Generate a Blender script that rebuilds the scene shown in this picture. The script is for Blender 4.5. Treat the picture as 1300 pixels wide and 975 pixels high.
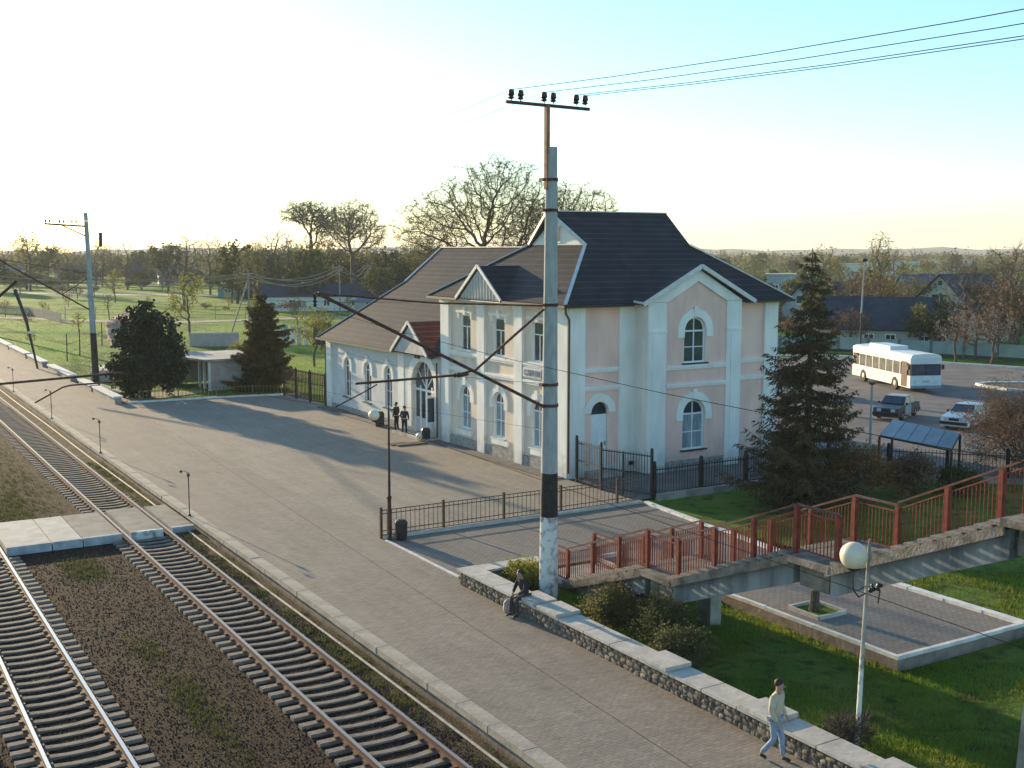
import bpy, math, random
from mathutils import Vector, Matrix, noise
R = math.radians
random.seed(7)
for o in list(bpy.data.objects): bpy.data.objects.remove(o)
scene = bpy.context.scene
COL = scene.collection

# ---------------------------------------------------------------- camera
CAM_H = 10.6
cam_data = bpy.data.cameras.new('camera')
cam = bpy.data.objects.new('camera', cam_data)
COL.objects.link(cam)
cam.location = (0, 0, CAM_H)
cam.rotation_euler = (R(90 - 6.608), 0, R(-31.05))
cam_data.sensor_width = 36
cam_data.lens = 40.51
cam_data.clip_start = 0.2
cam_data.clip_end = 12000
scene.camera = cam
scene.render.resolution_x = 1024
scene.render.resolution_y = 768

# ---------------------------------------------------------------- sky, sun, exposure
SUN_EL, SUN_AZ = 9.8, -6.6          # azimuth measured from +Y towards +X
world = bpy.data.worlds.new('World')
scene.world = world
world.use_nodes = True
nt = world.node_tree
sky = nt.nodes.new('ShaderNodeTexSky')
sky.sky_type = 'NISHITA'
sky.sun_disc = False
sky.sun_elevation = R(SUN_EL)
sky.sun_rotation = R(SUN_AZ)
sky.air_density = 1.0
sky.dust_density = 0.4
sky.ozone_density = 3.2
bg = nt.nodes['Background']
tint = nt.nodes.new('ShaderNodeVectorMath'); tint.operation = 'MULTIPLY'; tint.inputs[1].default_value = (0.97, 1.04, 0.97)
nt.links.new(sky.outputs[0], tint.inputs[0])
nt.links.new(tint.outputs[0], bg.inputs[0])
bg.inputs[1].default_value = 0.15
sd = bpy.data.lights.new('sun', 'SUN')
sd.energy = 4.5
sd.angle = R(0.6)
sd.color = (1.0, 0.77, 0.47)
sun = bpy.data.objects.new('sun', sd)
COL.objects.link(sun)
S = Vector((math.sin(R(SUN_AZ)) * math.cos(R(SUN_EL)), math.cos(R(SUN_AZ)) * math.cos(R(SUN_EL)), math.sin(R(SUN_EL))))
sun.rotation_euler = S.to_track_quat('Z', 'Y').to_euler()
sun.location = (0, 0, 60)
scene.view_settings.view_transform = 'Standard'
scene.view_settings.look = 'None'
scene.view_settings.exposure = 1.2
scene.view_settings.gamma = 1.0

# ---------------------------------------------------------------- materials
MATS = {}
def mat(name, col, rough=0.8, var=0.18, scale=3.0, bump=0.0, bscale=None, metal=0.0, spec=0.4, col2=None, lo=0.35, hi=0.65,
        detail=5.0, stretch=(1, 1, 1), emit=0.0, subsurf=0.0):
    if name in MATS: return MATS[name]
    m = bpy.data.materials.new(name)
    m.use_nodes = True
    t = m.node_tree
    b = t.nodes['Principled BSDF']
    tc = t.nodes.new('ShaderNodeTexCoord')
    mp = t.nodes.new('ShaderNodeMapping'); mp.inputs['Scale'].default_value = stretch
    t.links.new(tc.outputs['Object'], mp.inputs['Vector'])
    n = t.nodes.new('ShaderNodeTexNoise')
    n.inputs['Scale'].default_value = scale
    n.inputs['Detail'].default_value = detail
    t.links.new(mp.outputs[0], n.inputs['Vector'])
    r = t.nodes.new('ShaderNodeValToRGB')
    r.color_ramp.elements[0].position = lo; r.color_ramp.elements[1].position = hi
    c2 = col2 if col2 else tuple(min(1, c * (1 + var)) for c in col)
    c1 = col if col2 else tuple(c * (1 - var) for c in col)
    r.color_ramp.elements[0].color = (*c1, 1); r.color_ramp.elements[1].color = (*c2, 1)
    t.links.new(n.outputs['Fac'], r.inputs[0])
    t.links.new(r.outputs[0], b.inputs['Base Color'])
    b.inputs['Roughness'].default_value = rough
    b.inputs['Metallic'].default_value = metal
    b.inputs['Specular IOR Level'].default_value = spec
    if bump:
        n2 = t.nodes.new('ShaderNodeTexNoise')
        n2.inputs['Scale'].default_value = bscale or scale * 4
        n2.inputs['Detail'].default_value = 4
        t.links.new(tc.outputs['Object'], n2.inputs['Vector'])
        bp = t.nodes.new('ShaderNodeBump')
        bp.inputs['Strength'].default_value = min(1, bump)
        bp.inputs['Distance'].default_value = 0.03
        t.links.new(n2.outputs['Fac'], bp.inputs['Height'])
        t.links.new(bp.outputs[0], b.inputs['Normal'])
    if emit:
        b.inputs['Emission Strength'].default_value = emit
        t.links.new(r.outputs[0], b.inputs['Emission Color'])
    MATS[name] = m
    return m

def grime(m, zt=1.1, amount=0.5, col=(0.25, 0.21, 0.17)):
    """splash dirt low on a wall plus thin runs down it, both broken up by noise"""
    t = m.node_tree; b = t.nodes['Principled BSDF']
    src = b.inputs['Base Color'].links[0].from_socket
    tc = t.nodes.new('ShaderNodeTexCoord'); sp = t.nodes.new('ShaderNodeSeparateXYZ'); t.links.new(tc.outputs['Object'], sp.inputs[0])
    n = t.nodes.new('ShaderNodeTexNoise'); n.inputs['Scale'].default_value = 2.2; n.inputs['Detail'].default_value = 8
    t.links.new(tc.outputs['Object'], n.inputs['Vector'])
    a = t.nodes.new('ShaderNodeMath'); a.operation = 'MULTIPLY_ADD'; a.inputs[1].default_value = 2.4; a.inputs[2].default_value = -1.2
    t.links.new(n.outputs['Fac'], a.inputs[0])
    z = t.nodes.new('ShaderNodeMath'); z.operation = 'ADD'; t.links.new(sp.outputs['Z'], z.inputs[0]); t.links.new(a.outputs[0], z.inputs[1])
    r = t.nodes.new('ShaderNodeMapRange'); r.inputs['From Min'].default_value = zt; r.inputs['From Max'].default_value = -.2
    r.inputs['To Min'].default_value = 0; r.inputs['To Max'].default_value = amount
    t.links.new(z.outputs[0], r.inputs[0])
    mp = t.nodes.new('ShaderNodeMapping'); mp.inputs['Scale'].default_value = (5, 5, .35); t.links.new(tc.outputs['Object'], mp.inputs[0])
    n2 = t.nodes.new('ShaderNodeTexNoise'); n2.inputs['Scale'].default_value = 1.5; n2.inputs['Detail'].default_value = 6; t.links.new(mp.outputs[0], n2.inputs['Vector'])
    r2 = t.nodes.new('ShaderNodeMapRange'); r2.inputs['From Min'].default_value = .56; r2.inputs['From Max'].default_value = .78; r2.inputs['To Max'].default_value = .18
    t.links.new(n2.outputs['Fac'], r2.inputs[0])
    mxm = t.nodes.new('ShaderNodeMath'); mxm.operation = 'MAXIMUM'; t.links.new(r.outputs[0], mxm.inputs[0]); t.links.new(r2.outputs[0], mxm.inputs[1])
    mx = t.nodes.new('ShaderNodeMix'); mx.data_type = 'RGBA'; t.links.new(mxm.outputs[0], mx.inputs[0]); t.links.new(src, mx.inputs[6]); mx.inputs[7].default_value = (*col, 1)
    t.links.new(mx.outputs[2], b.inputs['Base Color'])

def nodes_of(m):
    t = m.node_tree
    return t, t.nodes['Principled BSDF']

def foliage(name, c1, c2, scale=1.2, trans=0.25):
    """leaf material: two tones by noise, some light let through"""
    m = mat(name, c1, rough=0.75, col2=c2, scale=scale, spec=0.2, lo=0.3, hi=0.7)
    t, b = nodes_of(m)
    out = [n for n in t.nodes if n.type == 'OUTPUT_MATERIAL'][0]
    tr = t.nodes.new('ShaderNodeBsdfTranslucent')
    mx = t.nodes.new('ShaderNodeMixShader'); mx.inputs[0].default_value = trans
    src = b.inputs['Base Color'].links[0].from_socket
    t.links.new(src, tr.inputs[0])
    t.links.new(b.outputs[0], mx.inputs[1]); t.links.new(tr.outputs[0], mx.inputs[2])
    t.links.new(mx.outputs[0], out.inputs[0])
    return m

def paver_mat(name, c1, c2, mortar, bw, bh, scale=1.0, rot=0.0, msize=0.02, patch=(0.9, 1.1)):
    m = bpy.data.materials.new(name); m.use_nodes = True
    t, b = nodes_of(m)
    tc = t.nodes.new('ShaderNodeTexCoord')
    mp = t.nodes.new('ShaderNodeMapping'); mp.inputs['Rotation'].default_value = (0, 0, rot)
    t.links.new(tc.outputs['Object'], mp.inputs['Vector'])
    br = t.nodes.new('ShaderNodeTexBrick')
    br.inputs['Scale'].default_value = scale
    br.inputs['Brick Width'].default_value = bw; br.inputs['Row Height'].default_value = bh
    br.inputs['Mortar Size'].default_value = msize
    br.inputs['Mortar Smooth'].default_value = 0.3
    br.inputs['Bias'].default_value = 0.0
    br.inputs['Color1'].default_value = (*c1, 1); br.inputs['Color2'].default_value = (*c2, 1); br.inputs['Mortar'].default_value = (*mortar, 1)
    t.links.new(mp.outputs[0], br.inputs['Vector'])
    n = t.nodes.new('ShaderNodeTexNoise'); n.inputs['Scale'].default_value = 0.45; n.inputs['Detail'].default_value = 6
    n.inputs['Roughness'].default_value = 0.65
    t.links.new(tc.outputs['Object'], n.inputs['Vector'])
    mr = t.nodes.new('ShaderNodeMapRange'); mr.inputs['From Min'].default_value = 0.3; mr.inputs['From Max'].default_value = 0.7
    mr.inputs['To Min'].default_value = patch[0]; mr.inputs['To Max'].default_value = patch[1]
    t.links.new(n.outputs['Fac'], mr.inputs[0])
    vm = t.nodes.new('ShaderNodeVectorMath'); vm.operation = 'SCALE'
    t.links.new(br.outputs['Color'], vm.inputs[0]); t.links.new(mr.outputs[0], vm.inputs['Scale'])
    # long drag marks running with the platform
    mp2 = t.nodes.new('ShaderNodeMapping'); mp2.inputs['Scale'].default_value = (1.3, 0.12, 1); mp2.inputs['Rotation'].default_value = (0, 0, R(9))
    t.links.new(tc.outputs['Object'], mp2.inputs[0])
    n5 = t.nodes.new('ShaderNodeTexNoise'); n5.inputs['Scale'].default_value = 1.6; n5.inputs['Detail'].default_value = 5; n5.inputs['Distortion'].default_value = 0.4
    t.links.new(mp2.outputs[0], n5.inputs['Vector'])
    r5 = t.nodes.new('ShaderNodeMapRange'); r5.inputs['From Min'].default_value = 0.35; r5.inputs['From Max'].default_value = 0.65
    r5.inputs['To Min'].default_value = 0.93; r5.inputs['To Max'].default_value = 1.07
    t.links.new(n5.outputs['Fac'], r5.inputs[0])
    v5 = t.nodes.new('ShaderNodeVectorMath'); v5.operation = 'SCALE'
    t.links.new(vm.outputs[0], v5.inputs[0]); t.links.new(r5.outputs[0], v5.inputs['Scale'])
    vm = v5
    n6 = t.nodes.new('ShaderNodeTexNoise'); n6.inputs['Scale'].default_value = 5.5; n6.inputs['Detail'].default_value = 5; n6.inputs['Distortion'].default_value = 1.2
    mp6 = t.nodes.new('ShaderNodeMapping'); mp6.inputs['Scale'].default_value = (.55, 1.5, 1); t.links.new(tc.outputs['Object'], mp6.inputs[0]); t.links.new(mp6.outputs[0], n6.inputs['Vector'])
    r6 = t.nodes.new('ShaderNodeMapRange'); r6.inputs['From Min'].default_value = 0.32; r6.inputs['From Max'].default_value = 0.68
    r6.inputs['To Min'].default_value = 0.86; r6.inputs['To Max'].default_value = 1.13
    t.links.new(n6.outputs['Fac'], r6.inputs[0])
    v6 = t.nodes.new('ShaderNodeVectorMath'); v6.operation = 'SCALE'
    t.links.new(vm.outputs[0], v6.inputs[0]); t.links.new(r6.outputs[0], v6.inputs['Scale'])
    vm = v6
    # oil and water stains with a shape of their own
    n3 = t.nodes.new('ShaderNodeTexNoise'); n3.inputs['Scale'].default_value = 1.7; n3.inputs['Detail'].default_value = 8
    n3.inputs['Distortion'].default_value = 0.6
    t.links.new(tc.outputs['Object'], n3.inputs['Vector'])
    r3 = t.nodes.new('ShaderNodeMapRange'); r3.inputs['From Min'].default_value = 0.6; r3.inputs['From Max'].default_value = 0.75
    r3.inputs['To Min'].default_value = 1.0; r3.inputs['To Max'].default_value = 0.85
    t.links.new(n3.outputs['Fac'], r3.inputs[0])
    v2 = t.nodes.new('ShaderNodeVectorMath'); v2.operation = 'SCALE'
    t.links.new(vm.outputs[0], v2.inputs[0]); t.links.new(r3.outputs[0], v2.inputs['Scale'])
    t.links.new(v2.outputs[0], b.inputs['Base Color'])
    b.inputs['Roughness'].default_value = 0.85
    b.inputs['Specular IOR Level'].default_value = 0.25
    bp = t.nodes.new('ShaderNodeBump'); bp.inputs['Strength'].default_value = 0.6; bp.inputs['Distance'].default_value = 0.006
    inv = t.nodes.new('ShaderNodeMath'); inv.operation = 'SUBTRACT'; inv.inputs[0].default_value = 1.0
    t.links.new(br.outputs['Fac'], inv.inputs[1])
    n4 = t.nodes.new('ShaderNodeTexNoise'); n4.inputs['Scale'].default_value = 9; n4.inputs['Detail'].default_value = 3
    t.links.new(tc.outputs['Object'], n4.inputs['Vector'])
    ad = t.nodes.new('ShaderNodeMath'); ad.operation = 'MULTIPLY_ADD'; ad.inputs[1].default_value = 1.6
    t.links.new(n4.outputs['Fac'], ad.inputs[0]); t.links.new(inv.outputs[0], ad.inputs[2])
    t.links.new(ad.outputs[0], bp.inputs['Height']); t.links.new(bp.outputs[0], b.inputs['Normal'])
    MATS[name] = m
    return m

def roof_mat(name, c1, c2):
    """pressed metal roof tiles: rows at equal heights, pans across"""
    m = bpy.data.materials.new(name); m.use_nodes = True
    t, b = nodes_of(m)
    tc = t.nodes.new('ShaderNodeTexCoord')
    sp = t.nodes.new('ShaderNodeSeparateXYZ'); t.links.new(tc.outputs['Object'], sp.inputs[0])
    def saw(sock, freq):
        mu = t.nodes.new('ShaderNodeMath'); mu.operation = 'MULTIPLY'; mu.inputs[1].default_value = freq
        t.links.new(sock, mu.inputs[0])
        fr = t.nodes.new('ShaderNodeMath'); fr.operation = 'FRACT'; t.links.new(mu.outputs[0], fr.inputs[0])
        return fr.outputs[0]
    row = saw(sp.outputs['Z'], 1 / 0.26)
    su = t.nodes.new('ShaderNodeMath'); su.operation = 'ADD'
    t.links.new(sp.outputs['X'], su.inputs[0]); t.links.new(sp.outputs['Y'], su.inputs[1])
    mu = t.nodes.new('ShaderNodeMath'); mu.operation = 'MULTIPLY'; mu.inputs[1].default_value = 2 * math.pi / 0.25
    t.links.new(su.outputs[0], mu.inputs[0])
    sn = t.nodes.new('ShaderNodeMath'); sn.operation = 'SINE'; t.links.new(mu.outputs[0], sn.inputs[0])
    n = t.nodes.new('ShaderNodeTexNoise'); n.inputs['Scale'].default_value = 1.1; n.inputs['Detail'].default_value = 7
    t.links.new(tc.outputs['Object'], n.inputs['Vector'])
    r = t.nodes.new('ShaderNodeValToRGB'); r.color_ramp.elements[0].position = 0.3; r.color_ramp.elements[1].position = 0.7
    r.color_ramp.elements[0].color = (*c1, 1); r.color_ramp.elements[1].color = (*c2, 1)
    t.links.new(n.outputs['Fac'], r.inputs[0])
    # the drip edge of each row is paler
    e = t.nodes.new('ShaderNodeMapRange'); e.inputs['From Min'].default_value = 0.0; e.inputs['From Max'].default_value = 0.25
    e.inputs['To Min'].default_value = 2.1; e.inputs['To Max'].default_value = 0.9
    t.links.new(row, e.inputs[0])
    vm = t.nodes.new('ShaderNodeVectorMath'); vm.operation = 'SCALE'
    t.links.new(r.outputs[0], vm.inputs[0]); t.links.new(e.outputs[0], vm.inputs['Scale'])
    t.links.new(vm.outputs[0], b.inputs['Base Color'])
    h = t.nodes.new('ShaderNodeMath'); h.operation = 'MULTIPLY_ADD'; h.inputs[1].default_value = 0.25
    ng = t.nodes.new('ShaderNodeMath'); ng.operation = 'MULTIPLY'; ng.inputs[1].default_value = -1.0
    t.links.new(row, ng.inputs[0])
    t.links.new(sn.outputs[0], h.inputs[0]); t.links.new(ng.outputs[0], h.inputs[2])
    bp = t.nodes.new('ShaderNodeBump'); bp.inputs['Strength'].default_value = 0.7; bp.inputs['Distance'].default_value = 0.03
    t.links.new(h.outputs[0], bp.inputs['Height']); t.links.new(bp.outputs[0], b.inputs['Normal'])
    b.inputs['Roughness'].default_value = 0.65
    b.inputs['Specular IOR Level'].default_value = 0.12
    MATS[name] = m
    return m

def blotch(name, base, cols, scales, rough=0.95, bump=0.5, bscale=30, dist=0.05):
    """ground: base tone with several noise-masked overlays [(color, lo, hi)]"""
    m = bpy.data.materials.new(name); m.use_nodes = True
    t, b = nodes_of(m)
    tc = t.nodes.new('ShaderNodeTexCoord')
    cur = None
    rgb = t.nodes.new('ShaderNodeRGB'); rgb.outputs[0].default_value = (*base, 1); cur = rgb.outputs[0]
    for i, ((c, lo, hi), s) in enumerate(zip(cols, scales)):
        n = t.nodes.new('ShaderNodeTexNoise'); n.inputs['Scale'].default_value = s; n.inputs['Detail'].default_value = 7
        n.inputs['Roughness'].default_value = 0.62
        mp = t.nodes.new('ShaderNodeMapping'); mp.inputs['Location'].default_value = (13.1 * i, 7.7 * i, 3 * i)
        t.links.new(tc.outputs['Object'], mp.inputs[0]); t.links.new(mp.outputs[0], n.inputs['Vector'])
        r = t.nodes.new('ShaderNodeMapRange'); r.inputs['From Min'].default_value = lo; r.inputs['From Max'].default_value = hi
        t.links.new(n.outputs['Fac'], r.inputs[0])
        mx = t.nodes.new('ShaderNodeMix'); mx.data_type = 'RGBA'
        t.links.new(r.outputs[0], mx.inputs[0]); t.links.new(cur, mx.inputs[6]); mx.inputs[7].default_value = (*c, 1)
        cur = mx.outputs[2]
    t.links.new(cur, b.inputs['Base Color'])
    b.inputs['Roughness'].default_value = rough
    b.inputs['Specular IOR Level'].default_value = 0.15
    n2 = t.nodes.new('ShaderNodeTexNoise'); n2.inputs['Scale'].default_value = bscale; n2.inputs['Detail'].default_value = 4
    t.links.new(tc.outputs['Object'], n2.inputs['Vector'])
    bp = t.nodes.new('ShaderNodeBump'); bp.inputs['Strength'].default_value = bump; bp.inputs['Distance'].default_value = dist
    t.links.new(n2.outputs['Fac'], bp.inputs['Height']); t.links.new(bp.outputs[0], b.inputs['Normal'])
    MATS[name] = m
    return m

WHITE = mat('white_render', (0.84, 0.81, 0.75), 0.85, 0.08, 1.2, bump=0.15, detail=9, stretch=(1, 1, .4))
PEACH = mat('peach_render', (0.88, 0.57, 0.47), 0.88, 0.09, 0.9, bump=0.15, detail=9, stretch=(1, 1, .5))
CREAM = mat('cream_render', (0.76, 0.62, 0.50), 0.88, 0.09, 0.9, bump=0.15, detail=9, stretch=(1, 1, .5))
for m_ in (WHITE, PEACH, CREAM): grime(m_)
PLINTH = mat('grey_plinth', (0.30, 0.28, 0.26), 0.9, 0.3, 5, bump=0.4)
ROOF = roof_mat('dark_roof_tiles', (0.026, 0.025, 0.029), (0.050, 0.043, 0.043))
REDROOF = roof_mat('red_brown_roof_tiles', (0.10, 0.035, 0.028), (0.14, 0.055, 0.042))
TRIM = mat('pale_metal_trim', (0.62, 0.60, 0.57), 0.5, 0.1, 4, metal=0.0)
DARKMETAL = mat('dark_painted_metal', (0.025, 0.022, 0.022), 0.5, 0.3, 8)
BROWNMETAL = mat('rusty_brown_metal', (0.085, 0.035, 0.022), 0.75, 0.5, 6, bump=0.3)
BROWNPIPE = mat('brown_downpipe', (0.10, 0.05, 0.035), 0.5, 0.2, 6)
CONC = mat('pole_concrete', (0.34, 0.36, 0.35), 0.9, 0.14, 6, bump=0.3, stretch=(1, 1, 0.3))
CONC2 = mat('weathered_concrete', (0.36, 0.33, 0.29), 0.92, 0.35, 1.6, bump=0.5, bscale=14)
PEELING = mat('peeling_whitewash', (0.30, 0.28, 0.26), 0.95, col2=(0.74, 0.72, 0.67), scale=3.5, lo=0.39, hi=0.52, bump=0.4)
BLACKPAINT = mat('black_paint_band', (0.022, 0.02, 0.02), 0.7, 0.4, 8)
GLASS = mat('dark_window_glass', (0.035, 0.055, 0.075), 0.06, 0.5, 0.8, spec=0.8)
GLASSCURT = mat('curtained_window_glass', (0.16, 0.24, 0.28), 0.08, col2=(0.36, 0.42, 0.44), scale=2.5, spec=0.8, stretch=(4, 4, 0.6))
FRAMEW = mat('white_window_frame', (0.78, 0.79, 0.78), 0.5, 0.05, 5)
REDPAINT = mat('faded_red_paint', (0.21, 0.035, 0.018), 0.6, 0.3, 5, bump=0.2)
REDDARK = mat('worn_red_handrail', (0.13, 0.045, 0.035), 0.6, 0.3, 5)
ASPHALT = mat('asphalt', (0.16, 0.145, 0.135), 0.92, 0.22, 0.6, bump=0.3, bscale=30, detail=8)
SLEEPER = mat('concrete_sleeper', (0.22, 0.18, 0.145), 0.92, 0.3, 3, bump=0.4)
RAILSIDE = mat('rusty_rail', (0.14, 0.075, 0.05), 0.7, 0.3, 6)
RAILTOP = mat('polished_rail_head', (0.46, 0.47, 0.48), 0.38, 0.08, 3, metal=0.9)
RAILTOP2 = mat('dull_rail_head', (0.36, 0.30, 0.27), 0.45, 0.2, 3, metal=0.6)
EDGE = mat('pale_edge_slab', (0.50, 0.46, 0.40), 0.9, 0.14, 2.2, bump=0.3)
WHITEWASH = mat('whitewashed_kerb', (0.68, 0.66, 0.62), 0.9, 0.14, 4, bump=0.3)
STONE = [mat('rubble_stone_a', (0.22, 0.175, 0.14), 0.95, 0.3, 6, bump=0.6), mat('rubble_stone_b', (0.15, 0.115, 0.095), 0.95, 0.3, 6, bump=0.6),
         mat('rubble_stone_c', (0.28, 0.225, 0.175), 0.95, 0.25, 6, bump=0.6)]
MORTAR = mat('wall_mortar', (0.17, 0.15, 0.13), 0.95, 0.2, 8, bump=0.4)
WIRE = mat('wire_metal', (0.10, 0.075, 0.06), 1.0, 0.2, 5, spec=0.0)
DARKWIRE = mat('dark_wire', (0.025, 0.022, 0.022), 1.0, 0.2, 5, spec=0.0)
INSUL = mat('brown_insulator', (0.035, 0.025, 0.022), 0.3, 0.2, 5)
GLOBE = mat('opal_globe', (0.80, 0.69, 0.50), 0.35, 0.05, 6, spec=0.5)
BARK = mat('tree_bark', (0.10, 0.075, 0.055), 0.95, 0.35, 8, bump=0.6)
TWIG = mat('fine_twigs', (0.24, 0.175, 0.11), 0.9, 0.35, 2)
RUBBER = mat('tyre_rubber', (0.025, 0.024, 0.023), 0.85, 0.2, 8)

PAVING = paver_mat('platform_paving', (0.29, 0.245, 0.195), (0.245, 0.205, 0.165), (0.20, 0.168, 0.135), 0.22, 0.11, msize=0.010)
FORECOURT = paver_mat('forecourt_paving', (0.325, 0.275, 0.215), (0.28, 0.24, 0.19), (0.23, 0.195, 0.155), 0.22, 0.11, rot=R(90), msize=0.012, patch=(0.9, 1.1))
PATHPAV = paver_mat('path_paving', (0.25, 0.22, 0.185), (0.22, 0.19, 0.16), (0.14, 0.12, 0.10), 0.24, 0.12, msize=0.014)
BALLAST = blotch('ballast_gravel', (0.038, 0.021, 0.013), [((0.020, 0.011, 0.008), 0.42, 0.62), ((0.060, 0.036, 0.024), 0.5, 0.75)], [0.5, 16.0], bump=1.0, bscale=18, dist=0.09)
FIELD = blotch('grass_field', (0.12, 0.26, 0.012), [((0.24, 0.30, 0.03), 0.46, 0.66), ((0.05, 0.12, 0.012), 0.46, 0.62), ((0.15, 0.13, 0.075), 0.6, 0.72)], [0.03, 0.11, 0.5], bump=0.8, bscale=3, dist=0.15)
LAWN = blotch('lawn_grass', (0.085, 0.16, 0.014), [((0.18, 0.20, 0.035), 0.44, 0.66), ((0.035, 0.06, 0.012), 0.5, 0.66)], [0.35, 1.4], bump=1.0, bscale=18, dist=0.08)

PLATEDGE = mat('platform_edge_concrete', (0.38, 0.33, 0.265), 0.9, 0.2, 1.6, bump=0.4, detail=9)
BED_SIDE = mat('brownish_kerb_side', (0.24, 0.19, 0.16), 0.92, 0.25, 2.2, bump=0.4)
STAIRC = mat('worn_stair_concrete', (0.20, 0.17, 0.14), 0.95, 0.4, 2.4, bump=0.6, bscale=16, detail=9)
# ---------------------------------------------------------------- object helpers
def tag(o, label=None, cat=None, group=None, kind=None):
    if label: o['label'] = label
    if cat: o['category'] = cat
    if group: o['group'] = group
    if kind: o['kind'] = kind
    return o

WM = {}
def wm(o):
    return WM.get(o.name, Matrix.Identity(4)) if o else Matrix.Identity(4)

def thing(name, label, cat, loc=(0, 0, 0), rz=0.0, group=None):
    o = bpy.data.objects.new(name, None)
    COL.objects.link(o)
    o.empty_display_size = 0.3
    o.location = loc; o.rotation_euler = (0, 0, rz)
    WM[o.name] = Matrix.Translation(Vector(loc)) @ Matrix.Rotation(rz, 4, 'Z')
    return tag(o, label, cat, group)

class MB:
    def __init__(s, T=None): s.v = []; s.f = []; s.m = []; s.mi = 0; s.T = T
    def P(s, p):
        p = Vector(p)
        s.v.append(tuple(s.T(p) if s.T else p)); return len(s.v) - 1
    def face(s, pts, mi=None):
        s.f.append([s.P(p) for p in pts]); s.m.append(s.mi if mi is None else mi)
    def idx(s, ids): s.f.append(list(ids)); s.m.append(s.mi)
    def box(s, x0, x1, y0, y1, z0, z1):
        a = [s.P((x, y, z)) for z in (z0, z1) for y in (y0, y1) for x in (x0, x1)]
        for q in ((0, 2, 3, 1), (4, 5, 7, 6), (0, 1, 5, 4), (2, 6, 7, 3), (0, 4, 6, 2), (1, 3, 7, 5)): s.idx([a[i] for i in q])
        return s
    def obox(s, c, d, rz=0, rx=0, ry=0):
        M = Matrix.Translation(Vector(c)) @ Matrix.Rotation(rz, 4, 'Z') @ Matrix.Rotation(ry, 4, 'Y') @ Matrix.Rotation(rx, 4, 'X')
        a = [s.P(M @ Vector((x * d[0] / 2, y * d[1] / 2, z * d[2] / 2))) for z in (-1, 1) for y in (-1, 1) for x in (-1, 1)]
        for q in ((0, 2, 3, 1), (4, 5, 7, 6), (0, 1, 5, 4), (2, 6, 7, 3), (0, 4, 6, 2), (1, 3, 7, 5)): s.idx([a[i] for i in q])
        return s
    def beam(s, p0, p1, w, h, up=(0, 0, 1)):
        p0, p1 = Vector(p0), Vector(p1); d = (p1 - p0).normalized(); u = Vector(up)
        sd = d.cross(u)
        if sd.length < 1e-4: sd = d.cross(Vector((1, 0, 0)))
        sd.normalize(); u = sd.cross(d)
        a = []
        for p in (p0, p1):
            for k, l in ((-1, -1), (1, -1), (1, 1), (-1, 1)): a.append(s.P(p + sd * (k * w / 2) + u * (l * h / 2)))
        for q in ((0, 1, 2, 3), (7, 6, 5, 4), (0, 4, 5, 1), (1, 5, 6, 2), (2, 6, 7, 3), (3, 7, 4, 0)): s.idx([a[i] for i in q])
        return s
    def tube(s, pts, r, n=6, cap=True):
        pts = [Vector(p) for p in pts]
        rs = r if isinstance(r, (list, tuple)) else [r] * len(pts)
        rings = []
        prev = None
        for i, p in enumerate(pts):
            d = (pts[min(i + 1, len(pts) - 1)] - pts[max(i - 1, 0)])
            if d.length < 1e-7: d = Vector((0, 0, 1))
            d.normalize()
            if prev is None:
                ref = Vector((0, 0, 1)) if abs(d.z) < 0.9 else Vector((1, 0, 0))
                a = d.cross(ref).normalized()
            else:
                a = prev - d * prev.dot(d)
                a = a.normalized() if a.length > 1e-5 else d.orthogonal().normalized()
            prev = a; b = d.cross(a)
            rings.append([s.P(p + (a * math.cos(2 * math.pi * k / n) + b * math.sin(2 * math.pi * k / n)) * rs[i]) for k in range(n)])
        for i in range(len(rings) - 1):
            for k in range(n): s.idx([rings[i][k], rings[i][(k + 1) % n], rings[i + 1][(k + 1) % n], rings[i + 1][k]])
        if cap and n > 2: s.idx(list(reversed(rings[0]))); s.idx(rings[-1])
        return s
    def lathe(s, c, prof, n=16, axis='Z'):
        c = Vector(c); rings = []
        for r, h in prof:
            ring = []
            for k in range(n):
                a = 2 * math.pi * k / n
                q = Vector((math.cos(a) * r, math.sin(a) * r, h))
                if axis == 'X': q = Vector((h, q.x, q.y))
                if axis == 'Y': q = Vector((q.x, h, q.y))
                ring.append(s.P(c + q))
            rings.append(ring)
        for i in range(len(rings) - 1):
            for k in range(n): s.idx([rings[i][k], rings[i][(k + 1) % n], rings[i + 1][(k + 1) % n], rings[i + 1][k]])
        s.idx(list(reversed(rings[0]))); s.idx(rings[-1])
        return s
    def ball(s, c, r, n=12, m=8, sc=(1, 1, 1)):
        prof = []
        c = Vector(c); rings = []
        for j in range(1, m):
            a = math.pi * j / m
            rings.append([s.P(c + Vector((math.sin(a) * math.cos(2 * math.pi * k / n) * r * sc[0], math.sin(a) * math.sin(2 * math.pi * k / n) * r * sc[1], -math.cos(a) * r * sc[2]))) for k in range(n)])
        b = s.P(c - Vector((0, 0, r * sc[2]))); t = s.P(c + Vector((0, 0, r * sc[2])))
        for k in range(n): s.idx([b, rings[0][(k + 1) % n], rings[0][k]]); s.idx([t, rings[-1][k], rings[-1][(k + 1) % n]])
        for i in range(len(rings) - 1):
            for k in range(n): s.idx([rings[i][k], rings[i][(k + 1) % n], rings[i + 1][(k + 1) % n], rings[i + 1][k]])
        return s
    def prism(s, poly, ext):
        """closed prism: polygon points plus extrusion vector"""
        e = Vector(ext); a = [s.P(p) for p in poly]; b = [s.P(Vector(p) + e) for p in poly]
        n = len(a)
        s.idx(a); s.idx(list(reversed(b)))
        for i in range(n): s.idx([a[i], b[i], b[(i + 1) % n], a[(i + 1) % n]])
        return s
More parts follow.
